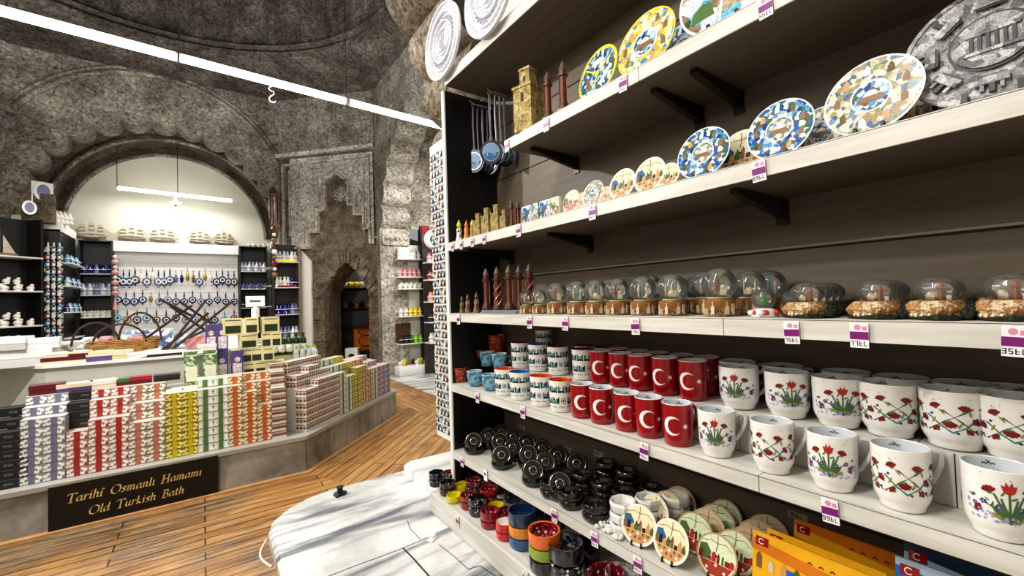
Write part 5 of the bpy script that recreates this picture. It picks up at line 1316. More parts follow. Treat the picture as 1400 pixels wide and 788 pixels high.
mb.flat([(-.028, -.006), (-.01, -.002), (.01, -.006), (.028, .0), (.02, -.018), (0, -.029), (-.02, -.02)], BLI, .0052); skyline(mb, .026, .0056, -.012, [PBR, FIG, PGR], 6, 4); mb.build('bowl', t, smooth=40)
wsp = empty('metal_spoon', label='', cat='spoon'); mb = MB(); mb.tube([(0, 0, 0), (0, 0, -.08), (0, 0, -.14)], [.005, .006, .008], WPG, 8)
mb.T = Matrix.Translation((0, 0, -.18)) @ Matrix.Rotation(PI / 2, 4, 'Y'); mb.lathe([(0, -.012), (.02, -.009), (.028, .0), (.026, .002), (0, -.008)], WPG, 20, sy=.85, sx=1.5); mb.T = Matrix.Identity(4); mb.build('body', wsp, smooth=40)
for hi, (px, py, m) in enumerate([(638, 157, 'w'), (656, 143, 's'), (676, 131, 's'), (700, 116, 's')]):
    b = P(px, py, x=BX - .004); b.z = min(b.z, 2.18)
    hk = MB(); hk.tube([b, b + Vector((-.12, 0, -.004)), b + Vector((-.135, 0, .008))], .002, CHR, 6); hk.box((b.x - .001, b.y - .01, b.z - .012), (b.x + .003, b.y + .01, b.z + .012), CHR)
    tag(hk.build('display_hook'), 'thin metal display hook on the back panel, %s from the end panel' % od(hi + 1), 'hook', 'display hooks')
    for k in range(4):
        place(wsp if m == 'w' else t, (b.x - .118 + k * .024, b.y + random.uniform(-.004, .004), b.z - .02), .75 + random.uniform(-.2, .2), '%s, %s on the %s hook from the end panel' % ('plain white metal spoon' if m == 'w' else 'pewter spoon with round blue picture', od(k + 1), od(hi + 1)), 'spoons hanging at the far end', scale=1.32)
# ---------------------------------------------------------------- yellow and blue souvenir bags bottom right
SUN = plain('sunset_yellow', (232, 172, 30), .3); SND = plain('sunset_orange', (206, 120, 24), .3); BSEA = plain('sea_blue', (40, 100, 190), .3); LBL = plain('pale_blue_card', (170, 196, 214), .3); DSK = plain('deep_teal_card', (22, 60, 84), .35)
def card(px, py, x, w, h, cols, label, z=None, yaw=.0, tau=.15):
    t = empty('souvenir_card', label=label, cat='picture card', group='souvenir picture cards')
    mb = MB(); mb.box((-w / 2, -h, -.004), (w / 2, 0, 0), cols[0])
    mb.add([(-w / 2, -h * .12, .0005), (w / 2, -h * .3, .0005), (w / 2, -h * .5, .0005), (-w / 2, -h * .32, .0005)], [(0, 3, 2, 1)], cols[1])
    mb.add([(-w / 2 + .006, -.008, .001), (-w / 2 + .03, -.008, .001), (-w / 2 + .03, -.025, .001), (-w / 2 + .006, -.025, .001)], [(0, 3, 2, 1)], REDG)
    disc2 = [(-w / 2 + .017 + .005 * math.cos(a), -.0165 + .005 * math.sin(a)) for a in [.7 + 4.9 * i / 10 for i in range(11)]]
    for q in ribbon(disc2, .0008): mb.flat(q, TW, .0015)
    mb.flat([(-w * .2, -h * .45), (w * .3, -h * .5), (w * .4, -h * .7), (-w * .15, -h * .75)], BSEA, .001)
    rnd = random.Random(px)
    for k in range(9):
        xx = -w * .46 + k * w * .115; hh = h * rnd.uniform(.08, .22); yy = -h * .62
        mb.flat([(xx, yy), (xx + w * .05, yy), (xx + w * .05, yy + hh), (xx + w * .025, yy + hh + .008), (xx, yy + hh)], [PBR, FIG, POR, PGR][k % 4], .0012)
    for k in range(5): q = ribbon([(w * (.0 + .09 * k), -h * .2), (w * (.02 + .09 * k), -h * .17), (w * (.04 + .09 * k), -h * .2)], .001); [mb.flat(a, INK, .0014) for a in q]
    mb.build('sheet', t, smooth=0)
    q = P(px, py, x=x); t.location = (x, q.y - w / 2, q.z); t.rotation_euler = orient(tau, yaw); return t
card(1030, 724, .93, .20, .11, (SUN, SND), 'bright yellow skyline card with a small red flag, nearest the shelf edge')
card(1049, 722, .985, .20, .11, (SUN, SND), 'yellow skyline card directly behind the front yellow card')
card(1086, 709, 1.05, .20, .11, (SND, SUN), 'dim orange skyline card at the very back by the panel')
card(1224, 760, .94, .2, .1, (LBL, BSEA), 'pale blue skyline card with a small red flag, lower right')
card(1236, 742, 1.0, .2, .11, (DSK, LBL), 'dark teal card standing behind the pale blue one')
# ---------------------------------------------------------------- magnet rack on the outer side of the end panel
rk = empty('magnet_rack', (0, 0, 0), label='tall narrow rack crowded with small fridge magnets beside the end panel', cat='rack')
mb = MB(); mb.box((FX + .0, YE + .024, .70), (FX + .012, YE + .15, 2.0), WHI); mb.build('panel', rk, smooth=0)
MG = [scene_mat('magnet_print_%d' % i, c, 70, .3) for i, c in enumerate([[(230, 230, 226), (90, 110, 130), (60, 60, 60), (200, 200, 196)], [(60, 70, 60), (200, 190, 150), (230, 230, 220), (80, 100, 60)], [(70, 130, 170), (230, 230, 230), (40, 60, 80), (150, 180, 190)], [(150, 60, 50), (230, 220, 210), (60, 50, 50), (190, 190, 180)]])]
mgp = []
for i in range(4):
    mb = MB(); mb.box((-.005, -.012, -.014), (0, .012, .014), MG[i]); mb.box((-.007, -.006, -.009), (-.005, .004, .003), CER)
    o = mb.build('fridge_magnet', smooth=0); tag(o, '', 'magnet'); mgp.append(o)
nm = ['white and grey', 'green and tan', 'pale blue', 'red and white']
for r_ in range(33):
    for c_ in range(4):
        k = (r_ * 3 + c_ * 5 + r_ // 4) % 4
        place(mgp[k], (FX - .001, YE + .038 + c_ * .031, .74 + r_ * .0375), 0, '%s fridge magnet on the rack, %s row up, %s from the shelf side' % (nm[k], od(r_ + 1), od(c_ + 1)), 'fridge magnets on the narrow rack')
# ================================================================ soap display on the marble slab
SOAPB = {}
WPK = plain('soap_box_white', (226, 224, 216), .5, var=.05); PET = plain('petal_white', (246, 244, 238), .5); LEAFD = plain('box_leaf_grey_green', (120, 130, 110), .6); PNKD = plain('petal_pink', (214, 150, 150), .5)
BC = {'black': ((22, 20, 22), (34, 32, 34), (90, 88, 90)), 'lavender': ((118, 116, 146), (150, 154, 148), (240, 240, 238)), 'red': ((168, 44, 42), (176, 138, 132), (246, 240, 236)), 'salmon': ((194, 116, 94), (138, 142, 120), (246, 238, 230)),
      'yellow': ((200, 180, 30), (128, 122, 50), (238, 226, 120)), 'green': ((92, 122, 74), (214, 222, 210), (248, 248, 244)), 'orange': ((206, 100, 40), (150, 134, 100), (244, 226, 190)), 'brown': ((150, 92, 84), (214, 200, 188), (120, 66, 54)),
      'pink': ((206, 130, 140), (224, 210, 206), (150, 90, 100)), 'lilac': ((150, 130, 160), (224, 220, 222), (110, 84, 110))}
BH, BD = .055, .095
def soap(colr, w=.103):
    key = (colr, w)
    if key not in SOAPB:
        c, side, pet = BC[colr]; mc = plain('band_' + colr, c, .45); ms = plain('side_' + colr, side, .5); mp_ = plain('petals_' + colr, pet, .5)
        mt = plain('box_top_' + colr, tuple(int(.2 * a + .8 * b) for a, b in zip(c, (224, 222, 214))), .5) if colr != 'black' else mc
        mb = MB(); h = BH - .002; hw = w / 2 - .0015
        mb.box((-hw, -BD, 0), (hw, 0, h), ms); mb.add([(-hw, -BD, h + .0003), (hw, -BD, h + .0003), (hw, 0, h + .0003), (-hw, 0, h + .0003)], [(0, 1, 2, 3)], mt if colr != 'black' else ms)
        f = -BD - .0006
        def fq(x0, z0, x1, z1, m, o=0): mb.add([(x0, f - o, z0), (x1, f - o, z0), (x1, f - o, z1), (x0, f - o, z1)], [(0, 1, 2, 3)], m)
        def fp(poly, m, o=0): mb.add([(x, f - o, z) for x, z in poly], [tuple(range(len(poly)))], m)
        if colr in ('brown',):
            fq(-hw, 0, hw, h * .3, WPK); 
            for k in range(5): x = -hw + hw * .2 + k * hw * .4; fp(circ(h * .24, 7, (x, h * .52)), mc, .0003); fp(circ(h * .1, 5, (x, h * .52)), mp_, .0006)
            fq(-hw, h * .86, hw, h, LEAFD, .0003)
            for (x, sg) in ((-hw - .0006, -1), (hw + .0006, 1)):
                for k in range(3): y = -BD * (.83 - .33 * k); mb.add([(x, y + h * .24 * math.cos(a), h * .52 + h * .24 * math.sin(a)) for a in [i * PI / 4 for i in range(8)]], [tuple(range(8))], mc); mb.add([(x + sg * .0004, y + h * .1 * math.cos(a), h * .52 + h * .1 * math.sin(a)) for a in [i * PI / 3 for i in range(6)]], [tuple(range(6))], mp_)
                mb.add([(x, -BD, 0), (x, 0, 0), (x, 0, h * .25), (x, -BD, h * .25)], [(0, 1, 2, 3)], WPK); mb.add([(x, -BD, h * .86), (x, 0, h * .86), (x, 0, h), (x, -BD, h)], [(0, 1, 2, 3)], LEAFD)
        elif colr == 'green':
            fq(-hw * .3, 0, hw * .3, h, mc)
            for s_ in (-1, 1):
                x = s_ * hw * .66; fp([(x - hw * .26, h * .08), (x + hw * .26, h * .08), (x + .0, h * .92)], mp_, .0004); fq(x - hw * .3, h * .0, x + hw * .3, h * .1, LEAFD, .0002)
                fp([(x + s_ * hw * .2, h * .5), (x + s_ * hw * .34, h * .5), (x + s_ * hw * .34, h * .95)], mc, .0003)
        elif colr == 'black':
            fp(circ(h * .16, 8, (hw * .3, h * .5)), mp_, .0003); fq(-hw, h * .93, hw, h, mp_, .0003); fq(hw * .5, h * .35, hw * .9, h * .6, mp_, .0003)
        else:
            fq(-hw * .27, 0, hw * .27, h, mc)
            for s_ in (-1, 1):
                for x, z, r in ((.5, .28, .22), (.74, .62, .2), (.5, .78, .15), (.84, .2, .13)): fp(circ(h * r, 7, (s_ * hw * x, h * z)), mp_ if (x, s_) != (.84, 1) else mc, .0004)
                fp([(s_ * hw * .36, h * .45), (s_ * hw * .52, h * .5), (s_ * hw * .62, h * .42), (s_ * hw * .5, h * .36)], LEAFD, .0005)
        o = mb.build('soap_box', smooth=0); tag(o, '', 'soap box'); SOAPB[key] = o
    return SOAPB[key]
Z0 = .284
def colx(px, y): return P(px, 640, y=y).x
cols_ = [('black', 2, 6, 7, 8), ('black', 22, 6, 7, 8), ('lavender', 43, 7, 8, 9), ('lavender', 74, 7, 8, 9), ('red', 105, 5, 8, 9), ('red', 135, 6, 8, 9), ('red', 163, 6, 8, 9), ('salmon', 189, 5, 7, 9), ('salmon', 214, 5, 7, 9), ('yellow', 239, 8, 8, 8), ('yellow', 261, 8, 8, 8), ('green', 282, 8, 9, 9), ('green', 303, 8, 9, 9), ('orange', 323, 8, 9, 9), ('orange', 343, 7, 8, 9), ('orange', 363, 5, 8, 9), ('brown', 383, 7, 9, 10)]
def label_box(c, i, L, tier, side):
    return '%s banded soap box, %s up, %s %s stack%s' % (c, od(L + 1), od(i), tier, side)
cc = {}
for i, (c, px, n1, n2, n3) in enumerate(cols_):
    x = -.872 + (i - 2 + .5) * .0975 * 1.0 - .05 if 0 else P(px, 640, y=3.79).x
    cc[c] = cc.get(c, 0) + 1
    w = .1
    for tier, (n, lo_, yf, tn) in enumerate(((n1, 0, 3.79, 'front'), (n2, n1, 3.89, 'second'), (n3, min(n2, n3 - 1), 3.99, 'rear'))):
        xx = x * yf / 3.79 * .5 + x * .5
        z_ = Z0
        if lo_:                                                  # plain carton under the visible boxes of a rear tier
            mb = MB(); mb.box((-w / 2 + .002, -BD, 0), (w / 2 - .002, 0, lo_ * BH - .001), WPK)
            o = mb.build('stock_carton', smooth=0, loc=(xx, yf + BD, Z0)); tag(o, 'plain carton hidden behind the %s %s soap stack, %s tier' % (od(cc[c]), c, tn), 'carton', 'cartons under the soap boxes')
        for L in range(lo_, n):
            colr = c if not (i == 4 and tier > 0) else 'black'
            place(soap(colr, .1), (xx + random.uniform(-.0015, .0015), yf + BD, Z0 + L * BH), random.uniform(-.012, .012), '%s banded soap box, %s up in the %s %s %s stack' % (colr, od(L + 1), od(cc[c]), c, tn), 'soap boxes in stacks on the marble slab')
# diagonal side
dA2, dB2 = Vector(octv(1.93, 1)), Vector(octv(1.93, 2)); dd = (dB2 - dA2).normalized(); dn = Vector((-dd.y, dd.x)); dn = dn if dn.dot(Vector(SC) - dA2) > 0 else -dn
LD = (dB2 - dA2).length
seq = [('brown', .16, 6, 8, 10), ('brown', .16, 7, 9, 10), ('brown', .16, 7, 8, 10), ('green', .1, 7, 8, 9), ('green', .1, 6, 8, 9), ('yellow', .1, 6, 8, 9), ('yellow', .1, 7, 8, 9), ('orange', .1, 7, 8, 8), ('orange', .1, 6, 8, 8), ('green', .1, 6, 7, 8), ('pink', .1, 6, 7, 8), ('lilac', .1, 6, 7, 8), ('lilac', .1, 6, 6, 7), ('brown', .1, 5, 6, 6)]
s_ = .07; cd_ = {}
for i, (c, w, n1, n2, n3) in enumerate(seq):
    sc2 = s_ + w / 2; s_ += w + .004; cd_[c] = cd_.get(c, 0) + 1
    if s_ > LD + .05: break
    for tier, (n, lo_, off, tn) in enumerate(((n1, 0, .0, 'front'), (n2, min(n1, n2 - 1), .1, 'second'), (n3, min(n2, n3 - 1), .2, 'rear'))):
        k = 1 - off / 2.6
        p = dA2 + dd * ((sc2 - LD / 2) * k + LD / 2) + dn * (off + BD)
        if lo_:
            mb = MB(); mb.box((-w / 2 + .004, -BD, 0), (w / 2 - .004, 0, lo_ * BH - .001), WPK)
            o = mb.build('stock_carton', smooth=0, loc=(p.x, p.y, Z0)); o.rotation_euler = (0, 0, math.atan2(dd.y, dd.x)); tag(o, 'plain carton behind the %s %s stack on the diagonal side, %s tier' % (od(cd_[c]), c, tn), 'carton', 'cartons under the soap boxes')
        for L in range(lo_, n):
            place(soap(c, w), (p.x, p.y, Z0 + L * BH), math.atan2(dd.y, dd.x) + random.uniform(-.01, .01), '%s flowered soap box, %s up in the %s %s diagonal %s stack' % (c, od(L + 1), od(cd_[c]), c, tn), 'soap boxes in stacks on the marble slab')

mb = MB(); mb.box((-.60, 4.10, Z0), (.52, 4.30, .722), GRY); tag(mb.build('low_bench', smooth=0), 'low grey bench between the soap stacks and the riser', 'bench')
# ---------------------------------------------------------------- boxes on top of stacks and riser
def gift(px, py, y, w, h, d, c_low, c_top, label, rot=0, name='gift_box', cat='box', zfix=None):
    """box whose front bottom edge is centred on the pixel, on the plane y"""
    q = P(px, py, y=y); z = q.z if zfix is None else zfix
    t = empty(name, (q.x, y + d / 2, z), rot, label, cat)
    a = plain('card_%d_%d_%d' % c_low, c_low, .5, var=.04); b = plain('card_%d_%d_%d' % c_top, c_top, .5, var=.04)
    mb = MB(); mb.box((-w / 2, -d / 2, 0), (w / 2, d / 2, h * .55), a); mb.build('tray', t, smooth=0)
    mb = MB(); mb.box((-w / 2 - .002, -d / 2 - .002, h * .5), (w / 2 + .002, d / 2 + .002, h), b); mb.build('lid', t, smooth=0)
    return t
MRN, CRM, PUP, WH_, BLKc, GRNc = (92, 18, 30), (226, 210, 180), (92, 74, 128), (226, 226, 224), (26, 24, 26), (50, 110, 50)
ZS = Z0 + 9 * BH
gift(62, 553, 4.02, .16, .06, .12, MRN, MRN, 'maroon box with a cream label lying on the lavender soap stacks', .15, zfix=ZS)
gift(100, 545, 4.02, .17, .05, .1, PUP, CRM, 'purple box with cream lid on the soap stacks right of the maroon box', .2, zfix=ZS)
gift(140, 535, 4.04, .13, .05, .1, CRM, WH_, 'cream open box on the soap stacks below the riser', .3, zfix=ZS)
gift(162, 532, 4.06, .12, .045, .09, MRN, GRNc, 'maroon box with a green bow on the soap stacks', .1, zfix=ZS)
gift(192, 530, 4.06, .12, .05, .09, MRN, (150, 30, 50), 'crimson topped box on the salmon soap stacks', .08, zfix=ZS)
gift(228, 530, 4.06, .15, .045, .1, BLKc, (40, 38, 40), 'black flat box beside the tall green packs', .05, zfix=ZS)
YR = 4.42
def rt(px, w, h, d, lo_, hi_, label, rot=0, y=YR, z=RZ, **k): return gift(px, 480, y, w, h, d, lo_, hi_, label, rot, zfix=z, **k)
rt(20, .34, .12, .2, (206, 206, 206), WH_, 'large white carton at the left end of the riser', .05, y=4.44)
rt(-4, .26, .09, .2, (190, 188, 182), WH_, 'second white carton stacked at the left end of the riser', .0, y=4.42, z=RZ + .122)
rt(50, .2, .07, .18, WH_, WH_, 'white open topped carton beside the large left carton', .1, y=4.45, z=RZ + .122)
rt(76, .15, .05, .1, CRM, MRN, 'maroon lidded cream box on the riser edge beside the white cartons', .05)
rt(103, .15, .05, .1, CRM, MRN, 'second maroon lidded cream box on the riser edge', .03)
rt(80, .13, .035, .09, CRM, WH_, 'cream box on top of the first maroon lidded box', .1, z=RZ + .052)
rt(106, .12, .035, .09, MRN, CRM, 'cream lidded box on top of the second maroon lidded box', -.1, z=RZ + .052)
rt(135, .14, .075, .1, PUP, CRM, 'cream box with a purple base below the basket', .04)
rt(163, .13, .07, .1, (200, 190, 150), CRM, 'plain cream box below the right end of the basket', -.15)
o = rt(196, .2, .05, .12, WH_, WH_, 'white gift box tipped up on the riser edge below the wooden rack', .25); o.rotation_euler = (-.12, -.12, .2)
rt(225, .22, .04, .1, BLKc, WH_, 'white lidded black box right of the tipped white box', .05)
rt(122, .24, .03, .12, BLKc, WH_, 'flat black tray with white lid in front of the basket', .05, y=4.56, z=RZ + .001)
# tall green packs, purple packs, cream olive boxes, bottles
CRB = plain('olive_cream_box', (214, 206, 158), .5, var=.08, scale=20)
def pack(px, py, y, w, h, d, m, m2, label, rot=0, n=1, z=None):
    q = P(px, py, y=y); t = empty('product_pack', (q.x, y + d / 2, q.z if z is None else z), rot, label, 'pack')
    mb = MB(); mb.box((-w / 2, -d / 2, 0), (w / 2, d / 2, h), m); mb.build('box', t, smooth=0)
    mb = MB(); f = -d / 2 - .001
    for k in range(n):
        x0 = -w / 2 + w * (k + .12) / n; x1 = -w / 2 + w * (k + .88) / n
        mb.add([(x0, f, h * .1), (x1, f, h * .1), (x1, f, h * .55), (x0, f, h * .55)], [(0, 1, 2, 3)], m2)
        if m is CRB or m is PGn: mb.add([(x0, f - .0005, h * .86), (x1, f - .0005, h * .86), (x1, f - .0005, h * .9), (x0, f - .0005, h * .9)], [(0, 1, 2, 3)], m2); continue
        mb.add([((x0 + x1) / 2 + (x1 - x0) * .35 * math.cos(a), f - .001, h * .68 + (x1 - x0) * .35 * math.sin(a)) for a in [2 * PI * i / 10 for i in range(10)]], [tuple(range(10))], m2)
    mb.build('front_print', t, smooth=0); return t
PGn = scene_mat('pack_green_leaves', [(96, 140, 70), (150, 176, 120), (226, 230, 216), (84, 120, 60)], 55, .4); PCr = plain('pack_cream', (222, 222, 206), .5)
pack(262, 534, 4.1, .09, .25, .06, PGn, PCr, 'tall green and white patterned pack, left of two', .0, 1, ZS - .055)
pack(288, 532, 4.1, .09, .25, .06, PGn, PCr, 'tall green and white patterned pack, right of two', .0, 1, ZS - .055)
rt(283, .12, .045, .07, WH_, WH_, 'small white box lying on the green patterned packs', 0, y=4.1, z=ZS + .196)
VIO = plain('pack_violet', (82, 72, 128), .4, var=.1); PNP = scene_mat('pack_floral_white', [(240, 230, 224), (220, 170, 160), (236, 236, 240), (206, 190, 214)], 60, .4)
pack(296, 534, 4.16, .16, .22, .08, VIO, PNP, 'violet boxed set with pale flowers, lower left', .0, 2, ZS - .05)
pack(325, 533, 4.16, .08, .22, .08, VIO, PNP, 'violet box with pale flowers, lower right', .0, 1, ZS - .05)
pack(297, 500, 4.2, .15, .22, .08, VIO, PNP, 'violet boxed set with pale flowers, upper', .0, 2, ZS + .172)
CRB = plain('olive_cream_box', (214, 206, 158), .5, var=.08, scale=20); DGW = plain('dark_green_window', (44, 56, 34), .4)
lv = [(352, 4.24, ZS - .06, 'lowest left'), (382, 4.24, ZS - .06, 'lowest right'), (338, 4.3, ZS + .03, 'second level left'), (366, 4.3, ZS + .03, 'second level middle'), (352, 4.32, ZS + .13, 'third level left'), (382, 4.32, ZS + .13, 'third level right'), (330, 4.36, ZS + .235, 'fourth level left'), (358, 4.36, ZS + .235, 'fourth level middle'), (322, 4.4, ZS + .335, 'top left'), (357, 4.4, ZS + .335, 'top middle')]
lv = [(348, 520, .17, 'lowest left'), (378, 517, .13, 'lowest right'), (330, 500, .15, 'second level left'), (360, 497, .17, 'second level middle'), (340, 478, .13, 'third level left'), (372, 476, .15, 'third level right'), (318, 458, .14, 'top left'), (345, 457, .1, 'top middle'), (370, 455, .13, 'top right')]
for i, (px, py, w, nm_) in enumerate(lv):
    rw = [0, 0, 1, 1, 2, 2, 3, 3, 3][i]; zz = (.7225, .8385, .9545, 1.0755)[rw]
    pack(px, py, 4.2, w, (.115, .115, .12, .135)[rw], .1, CRB, DGW, 'cream olive soap box with a dark window, %s of the pile' % nm_, .08 * (-1) ** i, 2 if w > .14 else 1, z=zz)
def bottle(x, y, z, h, r, m, cap, lab, name='bottle', cat='bottle', group=None):
    key = ('bottle', m.name, cap.name)
    if key not in BP:
        t = empty(name, label='', cat=cat); mb = MB(); mb.lathe([(0, 0), (1, 0), (1, .6), (.85, .7), (.35, .82), (.33, .9)], m, 12); mb.build('body', t, smooth=40)
        mb = MB(); mb.lathe([(.4, .88), (.42, 1.0), (0, 1.0)], cap, 10); mb.build('cap', t, smooth=40)
        mb = MB(); mb.lathe([(1.02, .15), (1.02, .5)], PET, 12); mb.build('label_band', t, smooth=40); BP[key] = t
    return place(BP[key], (x, y, z), 0, lab, group or 'bottles on the central display', (r, r, h))
OLG = plain('olive_bottle_green', (46, 66, 30), .15, coat=.4); LMG = plain('lime_cap', (130, 210, 40), .4); FRG = plain('frosted_white', (224, 232, 226), .3)
mb = MB(); mb.box((-.16, -.1, 0), (.2, .1, .44), CRB); q = P(395, 510, y=4.5); sb_ = mb.build('stock_carton', smooth=0, loc=(q.x + .03, 4.62, P(395, 486, y=4.5).z - .44)); tag(sb_, 'tall pale stand under the green oil bottles', 'stand')
zb = sb_.location.z + .441
for i in range(10):
    r_, c_ = divmod(i, 5); bottle(sb_.location.x - .14 + c_ * .062, 4.55 + r_ * .07, zb, .2, .027, OLG, OLG, 'dark green oil bottle, %s from the left, %s row' % (od(c_ + 1), ['front', 'rear'][r_]), group='green oil bottles')
q = P(418, 494, y=4.55)
for i in range(8):
    r_, c_ = divmod(i, 4); bottle(q.x - .09 + c_ * .055, 4.5 + r_ * .055, q.z, .15, .024, FRG, LMG, 'white and lime green bottle, %s from the left, %s row' % (od(c_ + 1), ['front', 'rear'][r_]), group='white and lime bottles')
mb = MB(); mb.box((-.13, -.05, 0), (.14, .12, q.z - Z0 - .002), CRB); o = mb.build('stock_carton', smooth=0, loc=(q.x, 4.5, Z0)); tag(o, 'pale carton stand under the white and lime bottles', 'stand')
# small sign holder and flowers on the cream pile
sg2 = empty('card_holder', tuple(Vector((P(350, 428, y=4.2).x, 4.25, 1.302))), label='small white card with blue print standing on the cream boxes', cat='sign'); mb = MB(); mb.box((-.07, -.004, .0), (.07, .004, .09), PET); mb.box((-.04, -.006, .04), (.04, -.004, .055), BLI); mb.build('card', sg2, smooth=0); mb = MB(); mb.lathe([(.03, -.09), (.03, -.02), (.008, 0)], PET, 8); mb.build('foot', sg2)
# ---------------------------------------------------------------- wicker basket
WK = scene_mat('wicker', [(176, 128, 64), (196, 150, 84), (140, 96, 44), (206, 164, 100)], 30, .7, bump=1, stretch=(1, 1, 6)); TWG = plain('dark_twig', (56, 36, 24), .7)
bq = P(160, 488, y=4.75); bk_ = empty('wicker_basket', (bq.x, 4.85, RZ + .002), .1, 'oblong wicker basket with dark arched twig handles', 'basket')
mb = MB(); W2, D2 = .27, .13
for k in range(9):
    z = .008 + k * .0145; s_ = .86 + .016 * k
    mb.tube([(W2 * s_ * (abs(math.cos(a)) ** .5) * (1 if math.cos(a) > 0 else -1), D2 * s_ * (abs(math.sin(a)) ** .5) * (1 if math.sin(a) > 0 else -1), z) for a in [2 * PI * i / 40 + .01 for i in range(40)]], .0085, WK, 5, closed=True)
for i in range(36):
    a = 2 * PI * i / 36 + .01; f = lambda s: (W2 * s * (abs(math.cos(a)) ** .5) * (1 if math.cos(a) > 0 else -1), D2 * s * (abs(math.sin(a)) ** .5) * (1 if math.sin(a) > 0 else -1)); p0, p1 = f(.87), f(1.0)
    mb.tube([(p0[0], p0[1], 0), (p1[0], p1[1], .135)], .007, WK, 4)
mb.box((-W2 * .8, -D2 * .8, .0), (W2 * .8, D2 * .8, .01), WK); mb.build('weave', bk_, smooth=60)
for x0, x1, h_ in ((-.27, .0, .17), (.0, .27, .24), (-.15, .17, .15)):
    mb = MB(); mb.tube([((x0 + x1) / 2 - (x1 - x0) / 2 * math.cos(PI * i / 12), -.125 + .02 * math.sin(PI * i / 12), .11 + h_ * math.sin(PI * i / 12)) for i in range(13)], .009, TWG, 6); mb.build('handle', bk_)
for i, (dx, m) in enumerate([(-.18, PET), (-.08, PNKD), (.03, PET), (.13, PNKD)]):
    mb = MB(); mb.rbox((-.045, -.05, 0), (.045, .05, .09), m, .02); o = mb.build('wrapped_soap', loc=(bk_.location.x + dx, 4.87, RZ + .075)); tag(o, '%s wrapped soap in the wicker basket, %s from the left' % ('white' if m is PET else 'pink', od(i + 1)), 'soap', 'wrapped soaps in the basket')
# jar left of basket
mb = MB(); mb.rbox((-.09, -.06, 0), (.09, .06, .15), scene_mat('cut_glass_box', [(214, 214, 206), (170, 168, 160), (230, 230, 226), (140, 138, 130)], 30, .2), .015)
q = P(98, 486, y=4.7); o = mb.build('glass_box', loc=(q.x, 4.76, RZ)); tag(o, 'pale patterned cube shaped box at the left end of the basket', 'box')
# ---------------------------------------------------------------- folding wooden rack of crossed slats
q0 = P(258, 486, y=4.8); t = empty('lattice_rack', (q0.x, 4.82, RZ + .002), label='dark wooden folding rack of crossed slats standing on the riser', cat='rack')
for i, (a, b) in enumerate([((200, 497), (285, 428)), ((208, 500), (318, 412)), ((192, 468), (262, 418)), ((218, 409), (262, 432)), ((245, 412), (300, 450)), ((232, 418), (292, 460)), ((258, 462), (316, 436)), ((228, 478), (282, 410))]):
    p0, p1 = P(*a, y=4.8 + .01 * (i % 3)), P(*b, y=4.86 + .01 * (i % 3)); mb = MB(); mb.T = Matrix.Translation(-t.location); mb.tube([p0, p1], .011, TWG, 4); mb.build('slat', t, smooth=0)
# stack of patterned blue-white trays behind
TIL = scene_mat('blue_white_tile', [(236, 238, 240), (226, 230, 236), (90, 130, 180), (240, 240, 240), (150, 190, 200), (70, 90, 150)], 26, .25)
for i, (px, py, w, h) in enumerate([(205, 474, .34, .16), (250, 478, .3, .15), (290, 476, .2, .12), (228, 486, .36, .07)]):
    y = 5.1 + .04 * i; q = P(px, py, y=y); mb = MB(); mb.box((-w / 2, 0, 0), (w / 2, .02, h), TIL); o = mb.build('patterned_tray', smooth=0, loc=(q.x, y, q.z)); o.rotation_euler = (-.3, 0, 0); tag(o, 'blue and white patterned tray behind the crossed slats, %s from the left' % od([1, 3, 4, 2][i]), 'tray', 'patterned trays on the riser')
mb = MB(); mb.box((-.5, -.3, 0), (.62, .35, .012), MARG)
o = mb.build('tray_cloth', smooth=0, loc=(-.1, 5.35, RZ + .001)); tag(o, 'grey cloth laid on the riser under the patterned trays', 'cloth')
mb = MB(); mb.box((-.12, -.05, 0), (.12, .05, .07), PNKD); q = P(276, 470, y=4.9); o = mb.build('gift_box', smooth=0, loc=(q.x, 4.95, RZ + .013)); o.scale = (1, 1, 1.5); tag(o, 'pale pink box between the crossed slats and the violet packs', 'box')
pale = plain('glass_case_white', (228, 228, 224), .3)
for i, (px, w) in enumerate([(318, .1), (335, .08)]):
    q = P(px, 452, y=4.9); mb = MB(); mb.box((-w / 2, -.03, 0), (w / 2, .03, .16), pale); o = mb.build('white_pack', smooth=0, loc=(q.x, 4.93, RZ + .001)); o.scale = (1, 1, 1.6); tag(o, 'small white pack behind the cream boxes, %s one' % ['left', 'right'][i], 'pack', 'white packs behind the cream boxes')

